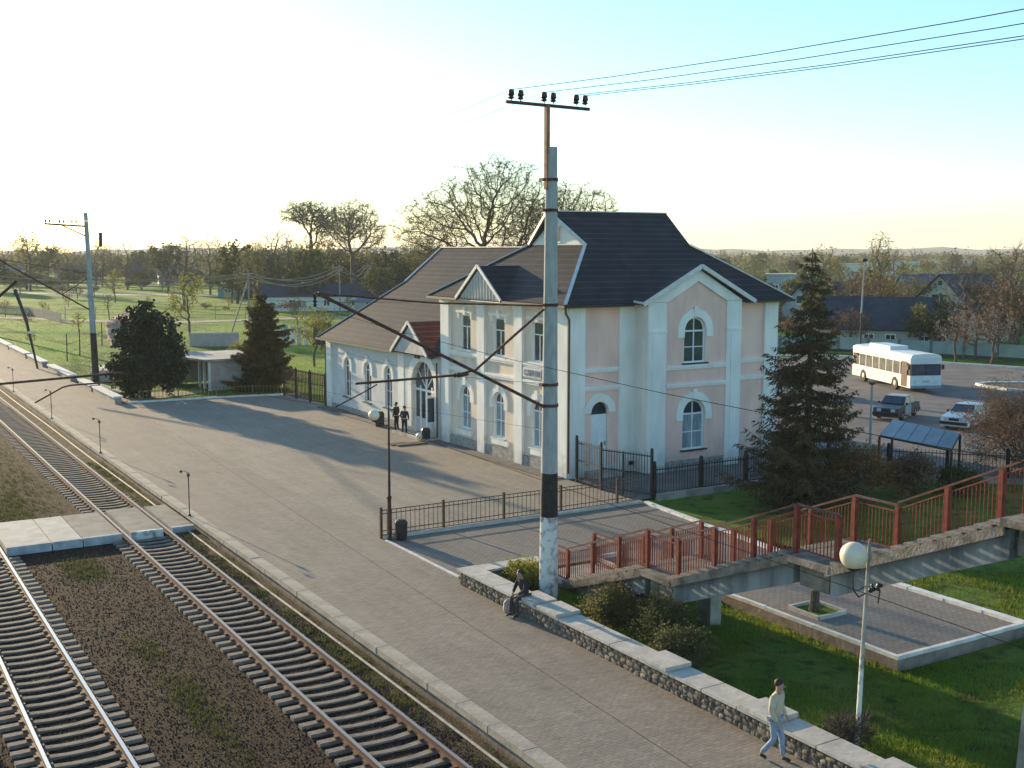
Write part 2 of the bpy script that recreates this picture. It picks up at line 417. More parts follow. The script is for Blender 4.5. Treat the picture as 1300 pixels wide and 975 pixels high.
    def mesh(s, name, mats, inv=None, smooth=False):
        me = bpy.data.meshes.new(name)
        vs = [tuple(inv @ Vector(v)) for v in s.v] if inv else s.v
        me.from_pydata(vs, [], s.f)
        for m in (mats if isinstance(mats, (list, tuple)) else [mats]): me.materials.append(m)
        me.polygons.foreach_set('material_index', s.m)
        if smooth: me.polygons.foreach_set('use_smooth', [True] * len(s.f))
        me.update()
        return me
    def build(s, name, mats, parent=None, local=False, smooth=False, fix=True, **kw):
        M = wm(parent)
        me = s.mesh(name, mats, None if local else M.inverted(), smooth)
        if fix and len(s.f) < 6000: fixn(me)
        o = bpy.data.objects.new(name, me)
        COL.objects.link(o)
        o.parent = parent
        WM[o.name] = M
        return tag(o, **kw)

import bmesh
def fixn(me):
    bm = bmesh.new(); bm.from_mesh(me)
    bmesh.ops.recalc_face_normals(bm, faces=bm.faces)
    bm.to_mesh(me); bm.free()

def inst(name, me, parent=None, M=None, **kw):
    o = bpy.data.objects.new(name, me); COL.objects.link(o); o.parent = parent
    if M is not None: o.matrix_local = M
    WM[o.name] = wm(parent) @ (M if M is not None else Matrix.Identity(4))
    return tag(o, **kw)

def kids(o): return [c for c in bpy.data.objects if c.parent == o]
def copy_tree(o, loc, rz=None, label=None, scale=None, group=None):
    def rec(a, par):
        c = a.copy(); COL.objects.link(c)
        if par: c.parent = par
        for k in a.children: rec(k, c)
        return c
    c = rec(o, None)
    c.location = loc
    if rz is not None: c.rotation_euler = (0, 0, rz)
    if scale is not None: c.scale = scale if isinstance(scale, (list, tuple)) else (scale,) * 3
    if label: c['label'] = label
    if group: c['group'] = group
    return c

def sheet(name, pts, z, m, kind='structure', parent=None, sub=0):
    b = MB(); b.face([(x, y, z) for x, y in pts])
    return b.build(name, m, parent, kind=kind, fix=False)

# ================================================================ GROUND AND SETTING
b = MB()
prof = [(-4000, -0.3), (-60, -0.3), (-16, -0.35), (-12, -0.62), (12.6, -0.62), (12.62, -0.10), (19.5, -0.10), (24, -0.38), (33, -0.36), (38, -0.12), (48, -0.10), (4000, -0.10)]
prof2 = [(x, z if x < 13 else -0.10) for x, z in prof]
ys = [(-120, prof), (25, prof), (30, prof), (33, prof2), (60, prof2), (5000, prof2)]
grid = [[b.P((x, y, z)) for x, z in pf] for y, pf in ys]
for j in range(len(ys) - 1):
    for i in range(len(prof) - 1): b.idx([grid[j][i], grid[j][i + 1], grid[j + 1][i + 1], grid[j + 1][i]])
b.build('ground', FIELD, kind='structure')

# a low dark ridge of woodland and hills on the horizon
b = MB()
hp = []
for i in range(181):
    a = R(-15 + i * 0.8); d = 3300
    h = 12 + 22 * noise.noise(Vector((i * 0.09, 3.1, 0))) + 8 * noise.noise(Vector((i * 0.5, 1.1, 5)))
    hp.append((math.sin(a) * d, math.cos(a) * d, max(4, h)))
for i in range(180):
    x0, y0, h0 = hp[i]; x1, y1, h1 = hp[i + 1]
    f = 1.12; g = 0.94
    b.face([(x0 * g, y0 * g, -2), (x1 * g, y1 * g, -2), (x1, y1, h1), (x0, y0, h0)])
    b.face([(x0, y0, h0), (x1, y1, h1), (x1 * f, y1 * f, -2), (x0 * f, y0 * f, -2)])
HILL = mat('distant_hills', (0.07, 0.085, 0.06), 1.0, 0.25, 0.01)
b.build('hills', HILL, kind='structure')

sheet('track_bed', [(-11.5, -60), (12.3, -60), (12.3, 700), (-11.5, 700)], -0.52, BALLAST)
b = MB()
b.box(12.42, 17.5, -10, 260, -0.62, -0.012); b.build('platform', [BED_SIDE], kind='structure')
plat = bpy.data.objects['platform']
sheet('platform_paving', [(12.70, -10), (17.5, -10), (17.5, 260), (12.70, 260)], -0.004, PAVING, parent=plat)
del plat.children[0]['kind']
b = MB(); b.prism([(14.2, 4, .001), (14.225, 4, .001), (17.28, 66, .001), (17.255, 66, .001)], (0, 0, .002))  # thin dark strip painted in place of the overhead wire's shadow
b.build('wire_shadow_strip', mat('painted_wire_shadow', (0.09, 0.075, 0.06), 0.95, 0.3, 6), plat, label='long dark painted wire shadow running across the paving')
b = MB()
for pts in [] and ([(12.9, 46.4), (14.3, 45.9), (16.2, 46.3), (18.9, 45.4), (21.5, 45.9)], [(12.8, 36.3), (14.0, 36.6), (15.6, 36.1), (17.4, 36.7)], [(13.0, 27.0), (14.4, 27.6), (15.1, 27.2), (16.9, 27.5)]):
    for (xa, ya), (xb, yb) in zip(pts[:-1], pts[1:]):
        b.prism([(xa, ya - .018, .003), (xb, yb - .018, .003), (xb, yb + .018, .003), (xa, ya + .018, .003)], (0, 0, .002))

# edge slabs, one by one
sl = MB(); sl.box(-0.20, 0.20, 0.012, 1.488, -0.16, 0.012)
slm = sl.mesh('edge_slab', PLATEDGE); fixn(slm)
for i in range(110):
    y = 2 + i * 1.5
    inst('edge_slab', slm, plat, Matrix.Translation((12.50 + random.uniform(-.012, .012), y, random.uniform(-.006, .006))) @ Matrix.Rotation(random.uniform(-.003, .003), 4, 'Z'))
b = MB(); b.tube([(11.98, -5 + i * 4, -0.35 + 0.02 * math.sin(i)) for i in range(40)], 0.035, 6)
tag(b.build('cable_pipe', mat('pale_pipe', (0.34, 0.31, 0.28), 0.7, 0.2, 4)), 'pale thin pipe running on the gravel along the platform foot', 'pipe')

# forecourt between platform and station, apron, path and pad
sheet('forecourt', [(17.5, 38.45), (29.45, 38.45), (29.45, 73.6), (30.4, 80.6), (26, 81.6), (17.5, 82.2)], 0.0, FORECOURT)
b = MB(); b.box(28.7, 29.53, 44.2, 73.4, 0.0, 0.055)
b.build('blind_area', mat('apron_asphalt', (0.13, 0.12, 0.115), 0.9, 0.25, 1.2, bump=0.3), kind='structure')
b = MB(); b.prism([(17.5, 31.8, -0.4), (17.5, 38.08, -0.4), (29.42, 38.08, -0.4), (28.45, 28.0, -0.4), (22.5, 28.0, -0.4), (22.5, 31.8, -0.4)], (0, 0, 0.4))
b.build('path', [PATHPAV], kind='structure')
b = MB(); b.prism([(23.75, 19.85, -0.62), (23.75, 27.99, -0.62), (28.9, 27.99, -0.62), (28.9, 19.85, -0.62)], (0, 0, 0.61))
b.build('paved_pad', [PATHPAV], kind='structure')
def kerb(pts, w, h, z0, m, seg=1.2, name='kerb'):
    e = bpy.data.objects.new(name, None); COL.objects.link(e); e['kind'] = 'structure'; WM[e.name] = Matrix.Identity(4)
    for (x0, y0), (x1, y1) in zip(pts[:-1], pts[1:]):
        L = math.hypot(x1 - x0, y1 - y0); n = max(1, int(round(L / seg))); a = math.atan2(y1 - y0, x1 - x0)
        q = MB(); q.box(-L / n / 2 + 0.008, L / n / 2 - 0.008, -w / 2, w / 2, 0, h); me = q.mesh('kerb_stone', m); fixn(me)
        for i in range(n):
            t = (i + .5) / n
            inst('kerb_stone', me, e, Matrix.Translation((x0 + (x1 - x0) * t, y0 + (y1 - y0) * t, z0 + random.uniform(-.008, .008))) @ Matrix.Rotation(a + random.uniform(-.01, .01), 4, 'Z'))
    return e
kerb([(29.46, 38.0), (28.5, 28.2)], 0.24, 0.50, -0.4, WHITEWASH)
kerb([(23.68, 27.6), (23.68, 19.8)], 0.13, 0.10, -0.03, WHITEWASH, 1.0)
kerb([(23.6, 19.76), (29.0, 19.76)], 0.13, 0.10, -0.03, WHITEWASH, 1.0)
kerb([(28.95, 19.7), (28.95, 27.9)], 0.26, 0.12, -0.03, WHITEWASH, 1.3)
b = MB(); b.box(23.62, 29.06, 19.71, 19.845, -.62, -.034); b.box(23.62, 23.745, 19.85, 28, -.62, -.034); b.box(28.905, 29.06, 19.85, 28, -.62, -.034); b.build('pad_side', [BED_SIDE], kind='structure')
kerb([(17.42, 32.0), (17.42, 37.9)], 0.10, 0.13, -0.1, WHITEWASH, 1.0)
kerb([(17.45, 38.27), (29.35, 38.27)], 0.42, 0.42, -0.32, EDGE, 1.5)
kerb([(22.42, 31.72), (22.42, 28.05)], 0.12, 0.14, 0.0, WHITEWASH, 0.9)
kerb([(22.35, 31.78), (23.6, 31.78)], 0.12, 0.14, 0.0, WHITEWASH, 0.9)
# planted square in the pad with its stump
kerb([(24.25, 23.1), (25.35, 23.1), (25.35, 24.3), (24.25, 24.3), (24.25, 23.1)], 0.09, 0.12, -0.01, EDGE, 1.2)
sheet('planting_square', [(24.3, 23.15), (25.3, 23.15), (25.3, 24.25), (24.3, 24.25)], 0.02, LAWN)

# grass inside the corner by the station and along the far side of the forecourt
sheet('lawn', [(29.6, 27.0), (29.6, 37.95), (36, 38.2), (41, 37.7), (47, 31.5), (47, 20), (29.2, 20)], -0.035, LAWN)
kerb([(30.5, 38.55), (41, 38.35), (47.5, 32.0)], 0.25, 0.30, -0.1, CONC2, 1.6)
sheet('station_yard', [(29.6, 38.7), (29.6, 44.0), (42.5, 44.0), (44, 96), (58, 100), (58, 36), (48, 33), (41, 38.9)], -0.015, ASPHALT)
LOT = ASPHALT
sheet('parking_area', [(58, 20), (58, 100), (83, 84.5), (88.2, 81), (93.5, 64), (97, 45), (99, 20)], -0.010, LOT)
kerb([(60, 101), (74, 93.5), (87.8, 82.4), (93.2, 64.9), (97, 46), (99, 20)], 0.3, 0.17, -0.03, WHITEWASH, 3.0)
kerb([(84.5, 50.2), (77.8, 54.2), (77.4, 55.2), (77.8, 57.6), (78.6, 58.9), (80.3, 58.9), (92, 52)], 0.3, 0.2, -0.03, WHITEWASH, 1.6)
sheet('traffic_island', [(84.5, 50.2), (77.8, 54.2), (77.4, 55.2), (77.8, 57.6), (78.6, 58.9), (80.3, 58.9), (92, 52)], 0.08, mat('island_soil', (0.10, 0.085, 0.06), 0.95, 0.4, 0.7, bump=0.5))
# far verge path and rear road on the left
sheet('dirt_road', [(20, 205), (20, 211), (44, 176), (80, 176), (80, 172), (42, 171)], -0.06, mat('pale_dirt', (0.30, 0.26, 0.21), 0.95, 0.2, 0.5))
sheet('rear_road', [(-5, 380), (-5, 395), (60, 300), (140, 230), (136, 225), (55, 290)], -0.055, mat('pale_dirt', (0.3, 0.26, 0.21)))
sheet('garden_path', [(18.6, 83), (24.9, 86.2), (24.9, 88), (20, 88), (18.6, 103), (17.9, 103), (17.9, 83)], -0.05, mat('pale_dirt', (0.3, 0.26, 0.21)))
sheet('garden_terrace', [(20.4, 94), (27.5, 94), (27.5, 112), (21.5, 112)], -0.045, EDGE)

# ================================================================ TRACKS
RZ = -0.25
def rail_mesh(n, top):
    q = MB()
    q.mi = 0
    q.box(-0.075, 0.075, 0, 1, -0.18, -0.160)
    q.box(-0.012, 0.012, 0, 1, -0.160, -0.040)
    q.mi = 0; q.box(-0.045, 0.045, 0, 1, -0.046, -0.004)
    q.mi = 1; q.box(-0.042, 0.042, 0, 1, -0.004, 0.0)
    me = q.mesh(n, [RAILSIDE, top]); fixn(me); return me
sm = MB()
xs = [-1.35, -0.95, -0.6, -0.25, 0.25, 0.6, 0.95, 1.35]; tz = [0.0, 0.0, -0.015, -0.045, -0.045, -0.015, 0.0, 0.0]; hw = [.12, .125, .115, .10, .10, .115, .125, .12]
rings = []
for x, z, w in zip(xs, tz, hw):
    rings.append([sm.P((x, -w, -0.2)), sm.P((x, w, -0.2)), sm.P((x, w * .82, z)), sm.P((x, -w * .82, z))])
for i in range(len(xs) - 1):
    for k in range(4): sm.idx([rings[i][k], rings[i][(k + 1) % 4], rings[i + 1][(k + 1) % 4], rings[i + 1][k]])
sm.idx(rings[0]); sm.idx(rings[-1][::-1])
SLM = sm.mesh('sleeper', SLEEPER); fixn(SLM)
cl = MB(); cl.box(-0.15, -0.05, -0.06, 0.06, -0.18, -0.125); cl.box(0.05, 0.15, -0.06, 0.06, -0.18, -0.125)
CLM = cl.mesh('rail_clip', RAILSIDE); fixn(CLM)
for (tx, top, lab, y0) in ((10.44, RAILTOP2, 'railway track nearest the platform with dull brownish rails', 6.0), (4.41, RAILTOP, 'second railway track from the platform with bright polished rails', 6.2)):
    t = thing('railway_track', lab, 'track', (tx, 0, 0))
    rm = rail_mesh('rail', top)
    for sx in (-0.795, 0.795):
        inst('rail', rm, t, Matrix.Translation((sx, -40, RZ)) @ Matrix.Diagonal((1, 900, 1, 1)))
    far = MB()
    cnt = 0
    for k in range(700):
        y = y0 + k * 0.55
        if 44.6 < y < 49.6: continue
        if cnt < 298:
            o = inst('sleeper', SLM, t, Matrix.Translation((random.uniform(-.02, .02), y + random.uniform(-.02, .02), RZ - 0.185 + random.uniform(-.006, .006))) @ Matrix.Rotation(random.uniform(-.012, .012), 4, 'Z'))
            cnt += 1
        else: far.box(tx - 1.35, tx + 1.35, y - .12, y + .12, RZ - .3, RZ - .19)
    o = far.build('far_sleepers', SLEEPER, t, kind='stuff', label='far sleepers merging in the distance')
    cp = MB()
    for k in range(150):
        y = y0 + k * 0.55
        if 44.6 < y < 49.6: continue
        for sx in (-0.795, 0.795):
            for s2 in (-1, 1): cp.box(tx + sx + s2 * .05, tx + sx + s2 * .15, y - .06, y + .06, RZ - .178, RZ - .125)
    cp.build('rail_clips', RAILSIDE, t, kind='stuff')

# level pedestrian crossing slabs
cr = thing('track_crossing', 'slab walkway laid across both tracks up to the platform edge, whitewashed near edge', 'crossing', (8, 47, -0.4))
GREYSLAB = mat('grey_crossing_slab', (0.23, 0.21, 0.185), 0.92, 0.25, 1.5, bump=0.4)
for x0, x1, m in ((-6.5, -2.6, EDGE), (-2.55, 0.6, EDGE), (0.65, 3.45, GREYSLAB), (3.8, 5.0, GREYSLAB), (5.4, 6.95, EDGE), (6.99, 8.05, EDGE), (8.09, 9.5, GREYSLAB), (9.82, 11.06, GREYSLAB), (11.4, 12.28, GREYSLAB)):
    q = MB(); q.mi = 0; q.box(x0, x1, 44.98, 49.3, -0.6, -0.225 + random.uniform(-.01, .01))
    q.build('crossing_slab', m, cr)
    q = MB(); q.box(x0, x1, 44.78, 44.96, -0.56, -0.20); q.build('edge_block', mat('blue_grey_kerb', (0.30, 0.33, 0.34), 0.9, col2=(0.5, 0.52, 0.52), scale=2.2) if x1 < 9.6 or x0 > 11 else PEELING, cr)

# loose ballast stones near the camera
b = MB()
def stone(b, x, y, z, r):
    p = [Vector((random.uniform(-1, 1), random.uniform(-1, 1), random.uniform(-.4, 1))).normalized() * r for _ in range(5)]
    i = [b.P((x + q.x, y + q.y, z + q.z * .8)) for q in (Vector((r, 0, 0)), Vector((-r * .6, r * .8, 0)), Vector((-r * .5, -r * .9, 0)), Vector((random.uniform(-.3, .3) * r, random.uniform(-.3, .3) * r, r)))]
    for f in ((0, 1, 3), (1, 2, 3), (2, 0, 3)): b.idx([i[k] for k in f])
for _ in range(60000):
    y = 6 + 38.5 * random.random() ** 1.35; x = random.uniform(-1, 12.25)
    b.mi = random.choice((0, 0, 0, 1, 1, 2))
    stone(b, x, y, -0.522, random.uniform(.018, .042))
b.build('gravel', [mat('ballast_a', (0.034, 0.019, 0.012), 0.95, 0.3, 5), mat('ballast_b', (0.055, 0.033, 0.022), 0.95, 0.3, 5), mat('ballast_c', (0.095, 0.066, 0.047), 0.95, 0.3, 5)], kind='stuff',
        label='dark ballast gravel lying between the tracks', cat='gravel', fix=False)

GRASSA = foliage('grass_blade', (0.12, 0.22, 0.014), (0.24, 0.28, 0.03), 0.7, 0.4)
GRASSD = foliage('dry_grass_blade', (0.15, 0.13, 0.045), (0.12, 0.14, 0.03), 0.8, 0.3)
def blades(b, x, y, z, h, n=4, spread=.06):
    for _ in range(n):
        a = random.uniform(0, 6.28); bx, by = x + random.gauss(0, spread), y + random.gauss(0, spread)
        w = random.uniform(.006, .014) * (1 + h * 2); hh = h * random.uniform(.5, 1.2); lx, ly = random.gauss(0, .35) * hh, random.gauss(0, .35) * hh
        i = [b.P((bx - math.cos(a) * w, by - math.sin(a) * w, z)), b.P((bx + math.cos(a) * w, by + math.sin(a) * w, z)), b.P((bx + lx, by + ly, z + hh))]
        b.idx(i)
# weeds between the tracks and along the platform foot
b = MB()
def patch(cx, cy, rx, ry, n, z=-0.51, h=.12):
    for _ in range(n):
        x, y = cx + random.gauss(0, rx), cy + random.gauss(0, ry)
        if x > 12.2 or (44.5 < y < 49.6): continue
        b.mi = 0 if random.random() < .45 else 1
        blades(b, x, y, z, h * random.uniform(.35, .95), 5, .08)
patch(7.4, 41.5, .4, 1.0, 260); patch(7.3, 32, .2, .7, 90, h=.1); patch(7.35, 27.8, .28, 1.2, 260, h=.11); patch(7.45, 24.5, .3, 1.3, 150, h=.09)
patch(6.5, 53, .9, 2.2, 900); patch(7.6, 60, .8, 4, 500); patch(4.5, 56, 2, 4, 600, h=.08); patch(10.4, 52, .5, 1.5, 300, h=.07); patch(7.5, 75, 1, 8, 500)
b.build('weeds', [foliage('weed_blade', (0.085, 0.12, 0.022), (0.13, 0.14, 0.035), 0.9, 0.3), GRASSD], kind='stuff', label='patches of weeds growing in the ballast beside the rails', cat='weeds', fix=False)
# gravelly bank between the first track and the platform foot, burying the sleeper ends
b = MB(); nx = [11.38, 11.55, 11.9, 12.28]; nz = [-.50, -.415, -.40, -.37]
rows = []
for j in range(0, 230):
    y = 2 + j * .7
    rows.append([b.P((x + random.uniform(-.04, .04) * (i < 3), y, z + random.uniform(-.02, .02))) for i, (x, z) in enumerate(zip(nx, nz))])
for j in range(229):
    if 44.3 < 2 + j * .7 < 49.4: continue
    for i in range(3): b.idx([rows[j][i], rows[j][i + 1], rows[j + 1][i + 1], rows[j + 1][i]])
b.build('track_verge', blotch('verge_soil', (0.06, 0.042, 0.028), [((0.11, 0.07, 0.04), 0.5, 0.7), ((0.05, 0.065, 0.02), 0.5, 0.68)], [1.1, 2.3], bump=1.0, bscale=20, dist=0.05), kind='structure')
b = MB()
for _ in range(9000):
    y = random.uniform(7, 44.2); b.mi = random.choice((0, 1, 1, 2)); stone(b, random.uniform(11.45, 12.25), y, -.41 , random.uniform(.02, .045))
b.build('verge_stones', [MATS['ballast_a'], MATS['ballast_b'], mat('brick_chip', (0.16, 0.08, 0.045), 0.95, 0.3, 6)], kind='stuff', label='stones and brick chips on the bank along the platform foot', cat='gravel', fix=False)
b = MB()
for _ in range(520):
    y = random.uniform(7, 62)
    if 44 < y < 49.7: continue
    patchy = noise.noise(Vector((y * .6, 1.7, 0)))
    if patchy < -.1 and y < 44: continue
    for _ in range(5):
        b.mi = 0 if random.random() < .55 else 1
        blades(b, random.uniform(11.5, 12.25), y + random.gauss(0, .2), -.40, random.uniform(.05, .13), 4, .06)
b.build('verge_grass', [MATS['weed_blade'], GRASSD], kind='stuff', label='tufts of grass on the bank along the platform foot', cat='grass', fix=False)
# lawn blades on the near lawn
def lawn_z(x, y):
    if y > 33 or x < 19.5: return -0.10
    if x < 24: zz = -0.10 - 0.28 * (x - 19.5) / 4.5
    elif x < 33: zz = -0.38 + .02 * (x - 24) / 9
    else: zz = -0.36 + .25 * min(1, (x - 33) / 5)
    if y > 30: zz = zz + (-0.10 - zz) * (y - 30) / 3
    return zz
b = MB()
for _ in range(52000):
    y = 8 + 24 * random.random() ** 1.25; x = 17.8 + 17 * random.random()
    if 23.6 < x < 29.1 and 19.6 < y < 28.2: continue
    if y > 27.8 and 22.3 < x < 29: continue
    v = noise.noise(Vector((x * .35, y * .35, 0)))
    if v < -0.25 and random.random() < .8: continue
    b.mi = 0 if v + random.gauss(0, .25) > -.12 else 1
    z = lawn_z(x, y)
    if x > 29.2: z = -0.03
    blades(b, x, y, z, .11 + .05 * v, 3, .07)
b.build('lawn_grass', [GRASSA, GRASSD], kind='stuff', label='short green grass growing between the stone wall and the stairway', cat='grass', fix=False)
sheet('near_lawn', [(17.7, 5), (17.7, 31.7), (22.4, 31.7), (22.4, 27.9), (23.7, 27.9), (23.7, 5)], -0.092, LAWN)
o = bpy.data.objects['near_lawn']; me = o.data
b = MB()
xsn = [17.7, 19.5, 24, 29, 33, 38, 48]; ysn = [2, 12, 20, 25, 30, 33]
gr = [[b.P((x, y, lawn_z(x, y) + .012)) for x in xsn] for y in ysn]
for j in range(5):
    for i in range(6): b.idx([gr[j][i], gr[j][i + 1], gr[j + 1][i + 1], gr[j + 1][i]])
o.data = b.mesh('near_lawn', LAWN)

# ================================================================ RUBBLE WALL WITH CAP STONES
w = thing('stone_wall', 'long low rubble stone wall with pale cap slabs beside the platform, a raised cap every few metres', 'wall', (17.4, 20, 0))
b = MB(); b.box(17.12, 17.66, 9.0, 31.62, -0.3, 0.43); b.box(17.66, 20.0, 31.1, 31.6, -0.3, 0.43)
b.build('mortar_core', MORTAR, w)
def rubble(parent, p, u, n, L, z0, z1, count_rows, mean, meshes):
    """stones set in a wall face starting at p running along u with outward normal n"""
    out = 0
    rh = (z1 - z0) / count_rows
    for r in range(count_rows):
        s = -random.uniform(0, .1)
        while s < L:
            lw = mean * random.uniform(.65, 1.4)
            hh = rh * random.uniform(.82, 1.05)
            me = random.choice(meshes)
            c = Vector(p) + Vector(u) * (s + lw / 2) + Vector((0, 0, z0 + rh * (r + .5) + random.uniform(-.02, .02)))
            M = Matrix.Translation(c - wm(parent).translation) @ Matrix.Rotation(math.atan2(u[1], u[0]), 4, 'Z') @ Matrix.Rotation(random.uniform(-.25, .25), 4, 'Y') @ Matrix.Diagonal((lw * .92, random.uniform(.07, .13), hh * .9, 1))
            inst('stone', me, parent, M); out += 1
            s += lw
    return out
SM = []
for k in range(9):
    bm = bmesh.new(); bmesh.ops.create_cube(bm, size=1.0)
    bmesh.ops.subdivide_edges(bm, edges=bm.edges, cuts=1, use_grid_fill=True)
    for v in bm.verts:
        l = v.co.length; v.co = v.co.normalized() * min(l, .60) + Vector((random.uniform(-.06, .06),) * 1 + (random.uniform(-.12, .12), random.uniform(-.06, .06)))
    me = bpy.data.meshes.new('stone'); bm.to_mesh(me); bm.free(); me.materials.append(STONE[k % 3]); SM.append(me)
n1 = rubble(w, (17.12, 12.4, 0), (0, 1, 0), (-1, 0, 0), 19.2, -0.02, .42, 3, .225, SM)
caps = [(y, y + 1.16, 0.0) for y in [9.0 + 1.2 * k for k in range(19)]]
for y0, y1, dz in caps:
    raised = any(abs((y0 + y1) / 2 - q) < .6 for q in (27.6, 26.5, 21.6, 17.4, 14.4))
    q = MB(); q.box(17.02, 17.74, y0, min(y1, 31.7), .432, .505)
    o = q.build('cap_stone', EDGE, w)
    if raised:
        q = MB(); q.box(16.98, 17.80, y0 + .05, y1 - .1, .509, .60); q.build('raised_cap_stone', EDGE, w)
for x0 in (17.76, 18.9):
    q = MB(); q.box(x0, x0 + 1.11, 31.02, 31.68, .432, .505); q.build('cap_stone', EDGE, w)
print('wall stones', n1)

# ================================================================ STATION BUILDING
ST = thing('station_building', 'two-storey peach and white railway station with dark tiled roof and long one-storey wing', 'building', (29.55, 50, 0))
FX, FY = 29.55, 44.0            # platform face X, front face Y
TL = lambda p: Vector((FX - p.y, p.x, p.z))          # wall frame: x along (world Y), y outward (-X), z up
TF = lambda p: Vector((p.x, FY - p.y, p.z))          # front face: x = world X, y outward (-Y)
def bay(b, u0, u1, z0, z1, w, op=None, depth=0.2, mi=0, rmi=0):
    """flat wall bay at offset w; op = (uc, half, zb, zs, arched, za) is an opening with reveals"""
    if not op:
        b.face([(u0, w, z0), (u1, w, z0), (u1, w, z1), (u0, w, z1)], mi); return
    uc, a, zb, zs, arched = op
    b.face([(u0, w, z0), (u1, w, z0), (u1, w, zb), (u0, w, zb)], mi) if zb > z0 else None
    b.face([(u0, w, zb), (uc - a, w, zb), (uc - a, w, zs), (u0, w, zs)], mi)
    b.face([(uc + a, w, zb), (u1, w, zb), (u1, w, zs), (uc + a, w, zs)], mi)
    if arched: pts = [(uc - a * math.cos(math.pi * k / 14), zs + a * math.sin(math.pi * k / 14)) for k in range(15)]
    else: pts = [(uc - a, zs), (uc + a, zs)]
    b.face([(u0, w, zs), (uc - a, w, zs), (uc - a, w, z1), (u0, w, z1)], mi)
    b.face([(uc + a, w, zs), (u1, w, zs), (u1, w, z1), (uc + a, w, z1)], mi)
    for (x0, q0), (x1, q1) in zip(pts[:-1], pts[1:]):
        b.face([(x0, w, q0), (x1, w, q1), (x1, w, z1), (x0, w, z1)], mi)
        b.face([(x0, w, q0), (x1, w, q1), (x1, w - depth, q1), (x0, w - depth, q0)], rmi)
    b.face([(uc - a, w, zb), (uc - a, w, zs), (uc - a, w - depth, zs), (uc - a, w - depth, zb)], rmi)
    b.face([(uc + a, w, zb), (uc + a, w, zs), (uc + a, w - depth, zs), (uc + a, w - depth, zb)], rmi)
    b.face([(uc - a, w, zb), (uc + a, w, zb), (uc + a, w - depth, zb), (uc - a, w - depth, zb)], rmi)

